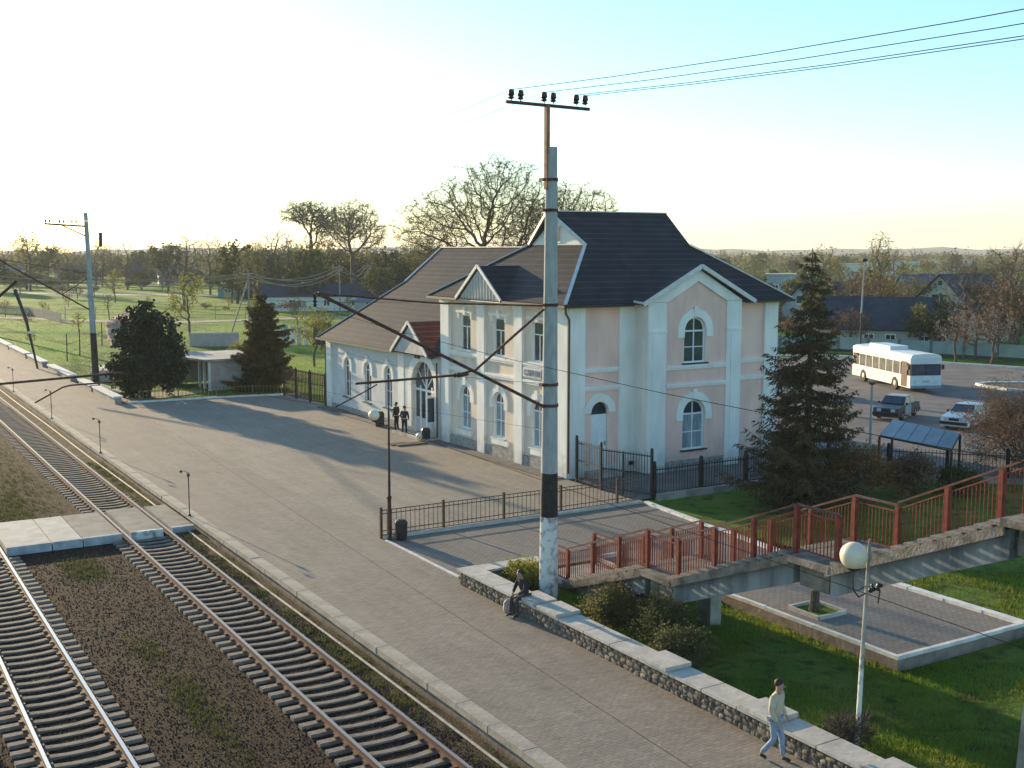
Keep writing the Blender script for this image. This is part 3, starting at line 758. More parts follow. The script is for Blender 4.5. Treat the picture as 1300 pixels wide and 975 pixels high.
def window(T, parent, uc, a, zb, zs, arched, w, glass=None, cross=1, name='window', sill=True, ft=.07, surround=0.0, sdark=False):
    """frame with bars, panes as sub-parts, a sill, and a raised arched surround"""
    glass = glass or GLASS
    b = MB(T); d0, d1 = w - .15, w - .09
    b.box(uc - a, uc - a + ft, d0, d1, zb, zs); b.box(uc + a - ft, uc + a, d0, d1, zb, zs)
    b.box(uc - a + ft, uc + a - ft, d0, d1, zb, zb + ft)
    if arched:
        n = 12
        for k in range(n):
            t0, t1 = math.pi * k / n, math.pi * (k + 1) / n
            o0, o1 = (uc - a * math.cos(t0), zs + a * math.sin(t0)), (uc - a * math.cos(t1), zs + a * math.sin(t1))
            i0, i1 = (uc - (a - ft) * math.cos(t0), zs + (a - ft) * math.sin(t0)), (uc - (a - ft) * math.cos(t1), zs + (a - ft) * math.sin(t1))
            b.face([(o0[0], d1, o0[1]), (o1[0], d1, o1[1]), (i1[0], d1, i1[1]), (i0[0], d1, i0[1])])
            b.face([(i0[0], d1, i0[1]), (i1[0], d1, i1[1]), (i1[0], d0, i1[1]), (i0[0], d0, i0[1])])
        top = zs + a
        b.box(uc - .025, uc + .025, d0, d1 - .01, zs, zs + a - ft)
        b.box(uc - a + ft, uc + a - ft, d0, d1, zs - .04, zs + .04)
    else:
        b.box(uc - a + ft, uc + a - ft, d0, d1, zs - ft, zs); top = zs
        b.box(uc - a + ft, uc + a - ft, d0, d1 - .005, zs - (zs - zb) * .34, zs - (zs - zb) * .34 + .06)
    bt = (zs - .04) if arched else zs - (zs - zb) * .34
    b.box(uc - .03, uc + .03, d0, d1 - .01, zb + ft, bt)
    if arched and cross: b.box(uc - a + ft, uc + a - ft, d0, d1 - .02, zb + (zs - zb) * .48, zb + (zs - zb) * .48 + .045)
    fr = b.build(name, FRAMEW, parent)
    dp = (d0 + d1) / 2 - .03
    def pane(poly, g=glass):
        q = MB(T); q.prism([(x, dp, z) for x, z in poly], (0, .012, 0)); q.build('pane', g, fr)
    i = ft * .6
    mid = zb + (zs - zb) * .48 if arched and cross else None
    segs = [(zb + i, mid), (mid + .045, bt)] if mid else [(zb + i, bt)]
    for z0, z1 in segs:
        pane([(uc - a + i, z0), (uc - .02, z0), (uc - .02, z1), (uc - a + i, z1)])
        pane([(uc + .02, z0), (uc + a - i, z0), (uc + a - i, z1), (uc + .02, z1)])
    if arched:
        for s in (-1, 1):
            pane([(uc + s * .02, zs + .03)] + [(uc + s * (a - i) * math.cos(t), zs + .03 + (a - i - .03) * math.sin(t)) for t in [math.pi / 2 * k / 6 for k in range(7)]], GLASS)
    else: pane([(uc - a + i, bt + .06), (uc + a - i, bt + .06), (uc + a - i, zs - i), (uc - a + i, zs - i)])
    if sill:
        q = MB(T); q.box(uc - a - .12, uc + a + .12, w - .09, w + .14, zb - .07, zb - .005); q.build('sill', DARKMETAL if sdark else TRIM, fr)
    # dark panel painted in place of the unlit room behind
    q = MB(T); q.box(uc - a - .3, uc + a + .3, w - .9, w - .88, zb - .3, top + .3); q.build('dark_room_panel', mat('dim_room', (0.05, 0.05, 0.055), 0.9), fr)
    if surround:
        q = MB(T); n = 14; r0, r1 = a + .02, a + surround; w0, w1 = w - .01, w + .07
        zz = zs - .30 if arched else zs
        ring = [(-1, zz - zs)] + [None]
        pts_o = [(uc - r1, zz)] + [(uc - r1 * math.cos(math.pi * k / n), zs + r1 * math.sin(math.pi * k / n)) for k in range(n + 1)] + [(uc + r1, zz)]
        pts_i = [(uc - r0, zz)] + [(uc - r0 * math.cos(math.pi * k / n), zs + r0 * math.sin(math.pi * k / n)) for k in range(n + 1)] + [(uc + r0, zz)]
        for (o0, o1, i0, i1) in zip(pts_o[:-1], pts_o[1:], pts_i[:-1], pts_i[1:]):
            q.face([(o0[0], w1, o0[1]), (o1[0], w1, o1[1]), (i1[0], w1, i1[1]), (i0[0], w1, i0[1])])
            q.face([(o0[0], w1, o0[1]), (o1[0], w1, o1[1]), (o1[0], w0, o1[1]), (o0[0], w0, o0[1])])
            q.face([(i0[0], w1, i0[1]), (i1[0], w1, i1[1]), (i1[0], w0, i1[1]), (i0[0], w0, i0[1])])
        for pp in (0, -1):
            q.face([(pts_o[pp][0], w1, zz), (pts_i[pp][0], w1, zz), (pts_i[pp][0], w0, zz), (pts_o[pp][0], w0, zz)])
        q.box(uc - .13, uc + .13, w1, w1 + .05, zs + a + .03, zs + r1 + .12)
        q.build('window_surround', WHITE, parent, fix=False)
    return fr

# --- main block walls, platform side (bays along world Y)
b = MB(TL)
GW = [54.0, 50.45, 46.75]
pil = [(44.0, 44.95), (48.0, 48.75), (51.75, 52.5), (55.65, 56.6)]
for uc, (p0, p1) in zip(GW[::-1], zip(pil[:-1], pil[1:])):
    u0, u1 = p0[1] - .02, p1[0] + .02
    bay(b, u0, u1, 0.5, 4.15, -.06, (uc, .55, 1.05, 2.85, True), mi=1, rmi=0)
    bay(b, u0, u1, 4.15, 5.2, -.06, mi=1)
    bay(b, u0, u1, 5.2, 8.18, -.06, (uc, .55, 5.25, 7.2, False), mi=1, rmi=0)
b.build('wall', [WHITE, CREAM], ST, fix=False, label='cream rendered wall facing the platform')
for i, uc in enumerate(GW):
    window(TL, ST, uc, .55, 1.05, 2.85, True, -.06, GLASSCURT, surround=.34)
    window(TL, ST, uc, .55, 5.25, 7.2, False, -.06)
    q = MB(TL); q.box(uc - .95, uc + .95, -.06, .03, 7.30, 7.42); q.box(uc - .75, uc - .62, -.06, .02, 7.0, 7.3); q.box(uc + .62, uc + .75, -.06, .02, 7.0, 7.3)
    q.box(uc - .12, uc + .12, -.06, .06, 7.2, 7.62); q.build('window_moulding', WHITE, ST)
for p0, p1 in pil:
    q = MB(TL); q.box(p0, p1, -.3, .10, 0.0, 8.0); q.box(p0 - .05, p1 + .05, -.1, .15, 7.72, 7.9) ; q.build('pilaster', WHITE, ST)
for (p0, p1) in zip(pil[:-1], pil[1:]):
    for z in (5.06, 4.22):
        q = MB(TL); q.box(p0[1] + .003, p1[0] - .003, -.06, .09, z, z + .13); q.box(p0[1] + .003, p1[0] - .003, -.06, .05, z - .1, z - .002); q.build('string_course', WHITE, ST)
    q = MB(TL); q.box(p0[1] + .003, p1[0] - .003, -.06, .02, 0.0, .55); q.build('plinth', PLINTH, ST)
    q = MB(TL); uc = (p0[1] + p1[0]) / 2
    q.box(uc - .8, uc + .8, -.06, .06, .70, .98); q.build('window_apron', WHITE, ST)
# name board between the storeys
q = MB(TL); q.mi = 0; q.box(46.15, 47.95, -.05, .08, 4.42, 4.98)
nb = q.build('name_board', [mat('board_grey', (0.42, 0.42, 0.40), 0.7, 0.08, 4)], ST, label='station name board with a dark frame')
q = MB(TL); q.box(46.22, 47.88, .081, .10, 4.48, 4.92); q.build('board_face', mat('board_white', (0.62, 0.62, 0.60), 0.6, 0.05, 4), nb)
cu = bpy.data.curves.new('letters', 'FONT'); cu.body = 'САРНИ'; cu.size = .42; cu.extrude = .008; cu.align_x = 'CENTER'
to = bpy.data.objects.new('tmp', cu); COL.objects.link(to); bpy.context.view_layer.update()
lm = bpy.data.meshes.new_from_object(to.evaluated_get(bpy.context.evaluated_depsgraph_get())); bpy.data.objects.remove(to)
lm.name = 'lettering'; lm.materials.clear(); lm.materials.append(mat('letter_blue', (0.10, 0.10, 0.22), 0.6))
# text x runs towards -Y when read from the platform
M = Matrix(((0, 0, -1, FX - .115), (-1, 0, 0, 47.05), (0, 1, 0, 4.55), (0, 0, 0, 1)))
inst('lettering', lm, nb, wm(ST).inverted() @ M)

# --- front face
b = MB(TF)
bay(b, 30.4, 32.42, .5, 5.15, -.06, (31.35, .5, .3, 3.0, True), mi=1)
bay(b, 30.4, 32.42, 5.15, 8.18, -.06, mi=1)
bay(b, 32.4, 33.45, .3, 8.18, -.05, mi=0)
bay(b, 39.0, 41.6, .5, 8.18, -.06, mi=1)
b.face([(30.4, -.05, 0), (42.4, -.05, 0), (42.4, -.05, .5), (30.4, -.05, .5)], 0)
# projecting bay sides and face at w = 1.05
W = 1.05
bay(b, 34.35, 38.2, .5, 4.15, W - .06, (36.2, .68, .98, 2.72, True), mi=1)
bay(b, 34.35, 38.2, 4.15, 5.1, W - .06, mi=1)
bay(b, 34.35, 38.2, 5.1, 8.3, W - .06, (36.2, .66, 5.22, 6.75, True), mi=1)
b.face([(34.35, W - .06, 8.3), (38.2, W - .06, 8.3), (36.28, W - .06, 9.25)], 1)
b.face([(33.4, -.06, 0), (33.4, W - .3, 0), (33.4, W - .3, 8.3), (33.4, -.06, 8.3)], 0)
b.face([(39.05, -.06, 0), (39.05, W - .3, 0), (39.05, W - .3, 8.3), (39.05, -.06, 8.3)], 0)
b.build('wall', [WHITE, PEACH], ST, fix=False, label='peach front wall with white bands')
# gable frame above the bay
q = MB(TF)
q.prism([(33.35, W - .2, 8.18), (34.45, W - .2, 8.18), (36.28, W - .2, 9.15), (38.1, W - .2, 8.18), (39.12, W - .2, 8.18), (36.28, W - .2, 9.72)], (0, .26, 0))
q.build('gable_frame', WHITE, ST)
for x0, x1, w0 in ((29.53, 30.42, .08), (32.4, 33.0, .06), (41.6, 42.5, .08), (33.3, 34.4, W + .02), (38.15, 39.1, W + .02)):
    q = MB(TF); q.box(x0, x1, w0 - .4, w0, 0.0, 8.17); q.build('pilaster', WHITE, ST)
    if w0 > 1:
        q = MB(TF); q.box(x0 + .28, x1 - .28, w0, w0 + .03, 0.3, 6.6); q.box(x0 - .02, x1 + .02, w0 - .2, w0 + .05, 6.72, 6.84); q.build('pilaster_trim', WHITE, ST)
for x0, x1, w0 in ((30.43, 32.39, -.06), (39.12, 41.59, -.06), (34.41, 38.14, W - .06)):
    for z in (5.02, 4.15):
        q = MB(TF); q.box(x0, x1, w0, w0 + .13, z, z + .12); q.box(x0, x1, w0, w0 + .08, z - .1, z - .002); q.build('string_course', WHITE, ST)
    if x0 > 31: q = MB(TF); q.box(x0, x1, w0, w0 + .05, 0.0, .5); q.build('plinth', PLINTH, ST)
window(TF, ST, 36.2, .68, .98, 2.72, True, W - .06, GLASSCURT, surround=.42, sdark=True)
window(TF, ST, 36.2, .66, 5.22, 6.75, True, W - .06, surround=.42, sdark=True)
# side door under a half-round light
b = MB(TF)
dr = MB(TF); dr.box(30.87, 31.83, -.24, -.18, 0.28, 2.9); dr.box(30.95, 31.3, -.18, -.165, .45, 1.3); dr.box(31.4, 31.75, -.18, -.165, .45, 1.3); dr.box(30.95, 31.3, -.18, -.165, 1.45, 2.7); dr.box(31.4, 31.75, -.18, -.165, 1.45, 2.7)
d = dr.build('door', FRAMEW, ST, label='white side door below a half-round light')
q = MB(TF); q.prism([(31.35 + .46 * math.cos(math.pi * k / 10), -.2, 2.98 + .46 * math.sin(math.pi * k / 10)) for k in range(11)], (0, .02, 0)); q.build('fanlight', GLASS, d)
q = MB(TF); q.tube([(31.72, -.14, 1.4), (31.72, -.12, 1.6)], .02, 5); q.build('handle', DARKMETAL, d)
q = MB(TF)
for k in range(12):
    t0, t1 = math.pi * k / 12, math.pi * (k + 1) / 12
    f = lambda r, t: (31.35 - r * math.cos(t), 3.0 + r * math.sin(t))
    q.prism([(f(.52, t0)[0], -.06, f(.52, t0)[1]), (f(.9, t0)[0], -.06, f(.9, t0)[1]), (f(.9, t1)[0], -.06, f(.9, t1)[1]), (f(.52, t1)[0], -.06, f(.52, t1)[1])], (0, .07, 0))
q.build('window_surround', WHITE, ST, fix=False)
q = MB(TF); q.box(30.5, 32.2, -.06, .7, 0, .27); q.build('step', CONC2, ST)

# --- hidden faces closing the block
b = MB()
b.box(FX + .35, 42.45, FY + .35, 56.55, 0, 8.1)
b.box(FX + .35, 45.6, 56.62, 73.35, 0, 4.6)
# the core is cut back behind the openings by being set 0.95 m in
b = MB(); XI = FX + 1.0
b.box(XI, 42.40, FY + 1.0, 56.55, 0.1, 8.1); b.box(XI, 45.6, 56.62, 73.30, .1, 4.6)
b.box(42.35, 42.45, FY + .1, 56.6, 0, 8.15)
b.box(FX + .06, 42.4, 56.5, 56.6, 4.0, 8.15)
b.box(FX + .1, 45.6, 73.3, 73.4, 0, 4.7)
b.build('core', WHITE, ST)

# --- wing, platform side
b = MB(TL)
WW = [70.0, 66.75, 63.7]
for k, uc in enumerate(WW):
    u0 = [68.4, 65.2, 62.1][k]; u1 = [72.6, 68.4, 65.2][k]
    bay(b, u0, u1, .35, 4.72, 0.0, (uc, .5, 1.05, 3.1, True), mi=0)
bay(b, 56.6, 57.0, 0, 4.9, .16)
bay(b, 57.0, 61.3, 0.05, 4.72, .10, (58.75, 1.45, .06, 2.85, True), depth=.3)
b.face([(57.0, .10, 4.72), (61.3, .10, 4.72), (59.35, .10, 6.15)])
b.face([(72.6, 0, 0), (73.4, 0, 0), (73.4, 0, 4.72), (72.6, 0, 4.72)])
WINGW = mat('grey_white_render', (0.60, 0.60, 0.58), 0.9, 0.08, 1.2, bump=0.2)
b.build('wall', [WINGW], ST, fix=False, label='greyish white wall of the one-storey wing')
q = MB(TL); q.box(61.3, 72.6, -.02, .04, 0, .4); q.build('plinth', PLINTH, ST)
for uc in WW: window(TL, ST, uc, .5, 1.05, 3.1, True, 0.0, surround=.30, sdark=True)
for p0, p1 in ((72.6, 73.42), (61.3, 62.1), (56.62, 57.0)):
    q = MB(TL); q.box(p0, p1, -.3, .12, 0, 4.62); q.build('pilaster', WHITE, ST)
# entrance: big arched glazed screen with a door, dark open leaf
q = MB(TL)
n = 14
for k in range(n):
    t0, t1 = math.pi * k / n, math.pi * (k + 1) / n
    f = lambda r, t: (58.75 - r * math.cos(t), 2.85 + r * math.sin(t))
    q.prism([(*f(1.47, t0)[:1], .10, f(1.47, t0)[1]), (f(1.95, t0)[0], .10, f(1.95, t0)[1]), (f(1.95, t1)[0], .10, f(1.95, t1)[1]), (f(1.47, t1)[0], .10, f(1.47, t1)[1])], (0, .08, 0))
q.box(60.2, 60.7, .10, .18, 0.05, 2.84); q.box(56.8, 57.28, .10, .18, 0.05, 2.84)
q.build('arch_surround', WHITE, ST, fix=False)
ent = MB(TL)
e0, e1 = -.16, -.06
for x in (57.3, 58.0, 58.72, 59.45, 60.13): ent.box(x, x + .08, e0, e1, .06, 2.85)
ent.box(57.38, 60.13, e0, e1 - .005, 2.55, 2.68); ent.box(59.53, 60.13, e0, e1 - .01, .9, 1.0)
for k in (2, 4, 5, 7):
    t = math.pi * k / 9; ent.beam((58.75, e0 + .05, 2.7), (58.75 - 1.42 * math.cos(t), e0 + .05, 2.85 + 1.42 * math.sin(t)), .05, .05, (0, 1, 0))
en = ent.build('entrance_screen', FRAMEW, ST, label='tall arched glazed entrance screen')
def pn(u0, u1, z0, z1, m=GLASS):
    q = MB(TL); q.box(u0, u1, e0 + .02, e0 + .035, z0, z1); q.build('pane', m, en)
pn(59.53, 60.13, 1.0, 2.55); pn(58.8, 59.45, 1.0, 2.55); pn(58.8, 59.45, .1, .95, WINGW); pn(59.53, 60.13, .1, .9, WINGW)
q = MB(TL); q.prism([(58.75 + 1.42 * math.cos(math.pi * k / 16), e0 + .02, 2.7 + 1.5 * math.sin(math.pi * k / 16)) for k in range(17)], (0, .012, 0)); q.build('fanlight', GLASS, en)
q = MB(TL); q.box(57.38, 58.72, -.95, -.93, 0.06, 2.55); q.build('doorway', mat('dim_room', (0.05, 0.05, 0.055)), ST, label='dark open doorway')
q = MB(TL); q.box(57.40, 57.46, -.05, .6, .08, 2.5); dd = q.build('door', FRAMEW, ST, label='white door leaf standing open')
q = MB(TL); q.box(57.385, 57.395, .05, .52, 1.0, 2.35); q.build('pane', GLASS, dd)
q = MB(TL); q.box(59.0, 59.5, .1, .3, 4.45, 4.62); q.build('lantern', DARKMETAL, ST)
q = MB(TL); q.box(56.7, 60.9, .12, 1.1, 0.0, .14); q.build('doorstep', CONC2, ST)

# --- roofs
def roofpoly(b, pts, th=.12):
    p = [Vector(q) for q in pts]
    n = (p[1] - p[0]).cross(p[2] - p[0]); n.normalize()
    if n.z < 0: n = -n
    b.prism(p, tuple(-n * th))
s1 = .65
b = MB()
zr = lambda y: 8.15 + s1 * (y - 43.45)
zg, yg0, yg1 = 10.88, 47.65, 52.95
yr = 50.3; zR = 8.15 + s1 * (yr - 43.45)
roofpoly(b, [(28.98, 43.45, 8.15), (43.05, 43.45, 8.15), (39.65, yg0, zr(yg0)), (40.15, yr, zR), (32.45, yr, zR), (32.95, yg0, zr(yg0))])
roofpoly(b, [(28.98, 57.15, 8.15), (43.05, 57.15, 8.15), (39.65, yg1, zr(yg0)), (40.15, yr, zR), (32.45, yr, zR), (32.95, yg1, zr(yg0))][::-1])
roofpoly(b, [(28.98, 57.13, 8.15), (28.98, 43.47, 8.15), (32.98, yg0, zr(yg0)), (32.98, yg1, zr(yg0))])
roofpoly(b, [(43.05, 43.47, 8.15), (43.05, 57.13, 8.15), (39.62, yg1, zr(yg0)), (39.62, yg0, zr(yg0))])
b.build('roof', ROOF, ST, label='dark tiled hipped roof with small gablets')
for gx, s in ((32.98, -1), (39.6, 1)):
    q = MB(); q.prism([(gx, yg0 + .1, zr(yg0) - .02), (gx, yg1 - .1, zr(yg0) - .02), (gx, yr, zR - .14)], (s * -.1, 0, 0)); o = q.build('gablet', WHITE, ST)
    if s < 0:
        q = MB(); q.box(gx - .05, gx + .02, yr - .42, yr + .42, zr(yg0) + .12, zr(yg0) + 1.05); q.build('gablet_window', FRAMEW, o)
        q = MB(); q.box(gx - .07, gx - .052, yr - .33, yr - .04, zr(yg0) + .2, zr(yg0) + .95); q.build('pane', GLASS, o)
        q = MB(); q.box(gx - .07, gx - .052, yr + .04, yr + .33, zr(yg0) + .2, zr(yg0) + .95); q.build('pane', GLASS, o)
# trim: hips, verges, ridge caps
q = MB()
q.beam((28.98, 43.45, 8.19), (32.95, yg0, zr(yg0) + .05), .16, .06)
q.beam((28.98, 57.15, 8.19), (32.95, yg1, zr(yg0) + .05), .16, .06)
q.beam((43.05, 43.45, 8.19), (39.65, yg0, zr(yg0) + .05), .14, .05)
for yy in (yg0, yg1): q.beam((32.92, yy, zr(yg0) + .02), (32.42, yr, zR + .02), .10, .16)
q.beam((32.42, yr, zR + .03), (40.15, yr, zR + .03), .2, .06)
q.build('roof_trim', TRIM, ST, label='pale ridge, hip and verge trim')
# gable over the platform side windows
gy, gz = 51.45, 9.72
b = MB(); sl = (gz - 8.1) / 2.15
zp = 8.15 + (zr(yg0) - 8.15) / (32.98 - 28.98) * 0
xr = 28.98 + (gz - 8.15) / ((zr(yg0) - 8.15) / 4.0) + .15
roofpoly(b, [(28.92, gy - 2.3, 8.12), (28.92, gy, gz + .1), (xr, gy, gz + .1), (29.2, gy - 2.3, 8.2)])
roofpoly(b, [(28.92, gy, gz + .1), (28.92, gy + 2.3, 8.12), (29.2, gy + 2.3, 8.2), (xr, gy, gz + .1)])
b.build('dormer_roof', ROOF, ST)
GBL = mat('grey_gable_board', (0.50, 0.48, 0.44), 0.85, 0.12, 2, bump=0.3)
q = MB(); q.prism([(28.99, gy - 2.1, 8.1), (28.99, gy + 2.1, 8.1), (28.99, gy, gz - .02)], (.12, 0, 0)); q.build('gable_panel', GBL, ST)
q = MB(); q.beam((28.9, gy - 2.35, 8.12), (28.9, gy, gz + .12), .07, .16); q.beam((28.9, gy + 2.35, 8.12), (28.9, gy, gz + .12), .07, .16); q.build('bargeboard', TRIM, ST)
q = MB()
for k in range(-6, 7):
    h = (gz - 8.1) * (1 - abs(k * .3) / 2.05) - .12
    if h > .1: q.box(28.97, 28.99, gy + k * .3 - .01, gy + k * .3 + .01, 8.1, 8.1 + h)
q.build('gable_batten', mat('gable_groove', (0.36, 0.34, 0.31), 0.9), ST)
# front bay gable roof
b = MB(); yb = FY - W - .28
za, zc = 9.86, 8.12; xm = 36.28
yt = 43.45 + (za - 8.15) / s1 + .1
roofpoly(b, [(32.85, yb, zc), (xm, yb, za), (xm, yt, za), (32.85, 43.55, zc + .12)])
roofpoly(b, [(xm, yb, za), (39.7, yb, zc), (39.7, 43.55, zc + .12), (xm, yt, za)])
b.build('bay_roof', ROOF, ST)
q = MB(); q.beam((32.8, yb - .02, zc - .02), (xm, yb - .02, za - .0), .08, .2); q.beam((39.75, yb - .02, zc - .02), (xm, yb - .02, za), .08, .2)
q.beam((32.87, yb, zc + .03), (32.87, 43.5, zc + .1), .06, .1); q.build('bargeboard', TRIM, ST)
# soffits and gutters
q = MB(); q.box(29.0, 29.6, 43.5, 57.1, 8.0, 8.05); q.box(29.55, 33.2, 43.5, 44.2, 8.002, 8.052); q.box(39.2, 43.0, 43.5, 44.2, 8.002, 8.052); q.build('soffit', TRIM, ST)
for g_ in ((28.88, 29.0, 43.4, gy - 2.3), (28.88, 29.0, gy + 2.3, 57.15), (29.0, 32.8, 43.33, 43.45), (39.8, 43.1, 43.33, 43.45)):
    q = MB(); q.box(*g_, 8.0, 8.12); q.build('gutter', DARKMETAL, ST)
q = MB(); q.tube([(28.95, 43.42, 8.02), (28.98, 43.42, 7.75), (29.42, 43.80, 7.45), (29.42, 43.82, .3)], .06, 8); q.build('downpipe', BROWNPIPE, ST)
q = MB(); q.tube([(29.0, 73.95, 4.75), (29.2, 73.6, 4.3), (29.45, 73.5, 4.0), (29.45, 73.5, .2)], .06, 8); q.build('downpipe', BROWNPIPE, ST)
q = MB(); q.tube([(29.28, 56.75, 4.4), (29.28, 56.75, .2)], .05, 8); q.build('downpipe', BROWNPIPE, ST)
# wing roof
s2 = .70; x0w, z0w = 28.98, 4.75
zw = lambda x: z0w + s2 * (x - x0w)
xR = 37.6; zRw = zw(xR); xG = 34.3; yG = 71.1
b = MB()
roofpoly(b, [(x0w, 56.62, z0w), (x0w, 73.95, z0w), (xG, yG, zw(xG)), (xR, yG + .9, zRw), (xR, 56.62, zRw)])
xo = 2 * xR - x0w; xGo = 2 * xR - xG
roofpoly(b, [(xo, 56.62, z0w), (xo, 73.95, z0w), (xGo, yG, zw(xG)), (xR, yG + .9, zRw), (xR, 56.62, zRw)])
roofpoly(b, [(x0w, 73.97, z0w), (xo, 73.97, z0w), (xGo, yG, zw(xG)), (xG, yG, zw(xG))])
b.prism([(xG, yG, zw(xG)), (xGo, yG, zw(xG)), (xR, yG, zRw - .1)], (0, -.1, 0))
b.prism([(x0w + .3, 56.64, z0w), (xo - .3, 56.64, z0w), (xR, 56.64, zRw - .1)], (0, .1, 0))
b.build('wing_roof', ROOF, ST, label='long brown tiled roof of the wing')
q = MB(); q.beam((x0w, 73.95, z0w + .04), (xG, yG, zw(xG) + .05), .14, .06); q.beam((xG, yG, zw(xG) + .05), (xR, yG + .9, zRw + .04), .12, .08); q.beam((xR, yG + .9, zRw + .04), (xR, 52, zRw + .04), .2, .06); q.build('roof_trim', TRIM, ST)
q = MB(); q.box(28.88, 28.99, 61.8, 73.95, 4.62, 4.74); q.box(28.88, 28.99, 56.65, 57.0, 4.62, 4.74); q.build('gutter', DARKMETAL, ST)
q = MB(); q.box(29.0, 29.6, 61.8, 73.9, 4.60, 4.64); q.build('soffit', TRIM, ST)
# entrance gable
gy2, gz2, hw2 = 59.45, 6.45, 2.25
b = MB(); xr2 = x0w + (gz2 + .1 - z0w) / s2 + .1
roofpoly(b, [(28.85, gy2 - hw2 - .1, 4.72), (28.85, gy2, gz2 + .1), (xr2, gy2, gz2 + .1), (29.2, gy2 - hw2 - .1, 4.9)])
roofpoly(b, [(28.85, gy2, gz2 + .1), (28.85, gy2 + hw2 + .1, 4.72), (29.2, gy2 + hw2 + .1, 4.9), (xr2, gy2, gz2 + .1)])
b.build('porch_roof', REDROOF, ST, label='small red-brown gabled roof over the entrance')
q = MB(); q.beam((28.82, gy2 - hw2 - .12, 4.72), (28.82, gy2, gz2 + .1), .07, .17); q.beam((28.82, gy2 + hw2 + .12, 4.72), (28.82, gy2, gz2 + .1), .07, .17); q.build('bargeboard', TRIM, ST)
q = MB(); q.prism([(28.93, gy2 - 2.1, 4.74), (28.93, gy2 + 2.1, 4.74), (28.93, gy2, gz2 - .1)], (.12, 0, 0)); q.build('gable_panel', GBL, ST)

# ================================================================ MASTS AND WIRES
def insulator(parent, x, y, z, r=.09, h=.26, name='insulator'):
    q = MB(); q.lathe((x, y, z), [(.02, 0), (.02, .04), (r * .6, .05), (r, .10), (r * .6, .12), (r * 1.0, .18), (r * .8, h - .02), (r * .3, h)], 10)
    return q.build(name, INSUL, parent)
mast = thing('catenary_mast', 'tall tapering concrete mast with black band and peeling white foot, rising beside the seated person', 'mast', (18.9, 29.2, 0))
def cone(z0, z1, H=13.65, r0=.29, r1=.17, x=18.9, y=29.2, n=20, tilt=0.0):
    q = MB(); rr = lambda z: r0 + (r1 - r0) * z / H
    k = max(2, int((z1 - z0) / 1.5)); 
    q.tube([(x + tilt * (z0 + (z1 - z0) * i / k), y, z0 + (z1 - z0) * i / k) for i in range(k + 1)], [rr(z0 + (z1 - z0) * i / k) for i in range(k + 1)], n)
    return q
cone(3.84, 13.65, tilt=.004).build('shaft', CONC, mast, smooth=False)
cone(2.48, 3.84, r0=.293, r1=.173, tilt=.004).build('black_band', BLACKPAINT, mast)
cone(-.1, 2.48, r0=.295, r1=.175, tilt=.004).build('whitewashed_foot', PEELING, mast)
q = MB()
for z in (12.65, 11.75, 8.93, 6.52, 5.88): q.lathe((18.9 + z * .004, 29.2, z), [(.30 - z * .009 + .02, 0), (.30 - z * .009 + .02, .09)], 16); q.box(18.58, 18.70, 29.1, 29.3, z, z + .08)
q.build('clamp_band', BROWNMETAL, mast)
q = MB(); q.beam((18.79, 29.2, 12.4), (18.79, 29.2, 14.85), .14, .12); q.build('top_post', mat('orange_rusty_metal', (0.30, 0.13, 0.07), 0.8, 0.3, 5), mast)
q = MB(); q.beam((17.38, 29.2, 14.87), (20.3, 29.2, 14.83), .08, .09); ca = q.build('crossarm', BROWNMETAL, mast)
IX = (17.55, 17.87, 18.68, 19.0, 19.82, 20.14)
for x in IX: insulator(ca, x, 29.2, 14.91, .10, .33)
q = MB(); q.tube([(18.72, 29.2, 5.88), (16.31, 29.2, 7.09), (11.5, 29.2, 9.46)], .048, 8); q.build('bracket_tube', BROWNMETAL, mast)
q = MB(); q.tube([(18.72, 29.2, 8.95), (15.0, 29.2, 9.12), (11.42, 29.2, 9.46)], .028, 6); q.build('tie_rod', BROWNMETAL, mast)
q = MB(); q.tube([(18.7, 29.2, 8.85), (16.31, 29.2, 7.12)], .04, 6); q.build('strut', BROWNMETAL, mast)
q = MB(); q.tube([(16.2, 29.2, 7.12), (15.7, 29.2, 7.02), (12.55, 29.2, 6.96)], .038, 6); ra = q.build('registration_arm', BROWNMETAL, mast)
q = MB(); q.lathe((15.6, 29.2, 7.02), [(.03, 0), (.08, .05), (.04, .1), (.08, .15), (.03, .5)], 8, 'X'); q.build('insulator', INSUL, ra)
q = MB(); q.tube([(13.2, 29.2, 6.9), (12.9, 29.2, 6.75), (11.95, 29.2, 6.35)], .02, 5); q.build('steady_arm', BROWNMETAL, ra)
q = MB(); q.lathe((11.42, 29.2, 9.1), [(.02, 0), (.06, .05), (.03, .1), (.06, .15), (.03, .2), (.05, .28), (.02, .36)], 8); q.build('insulator', INSUL, mast)

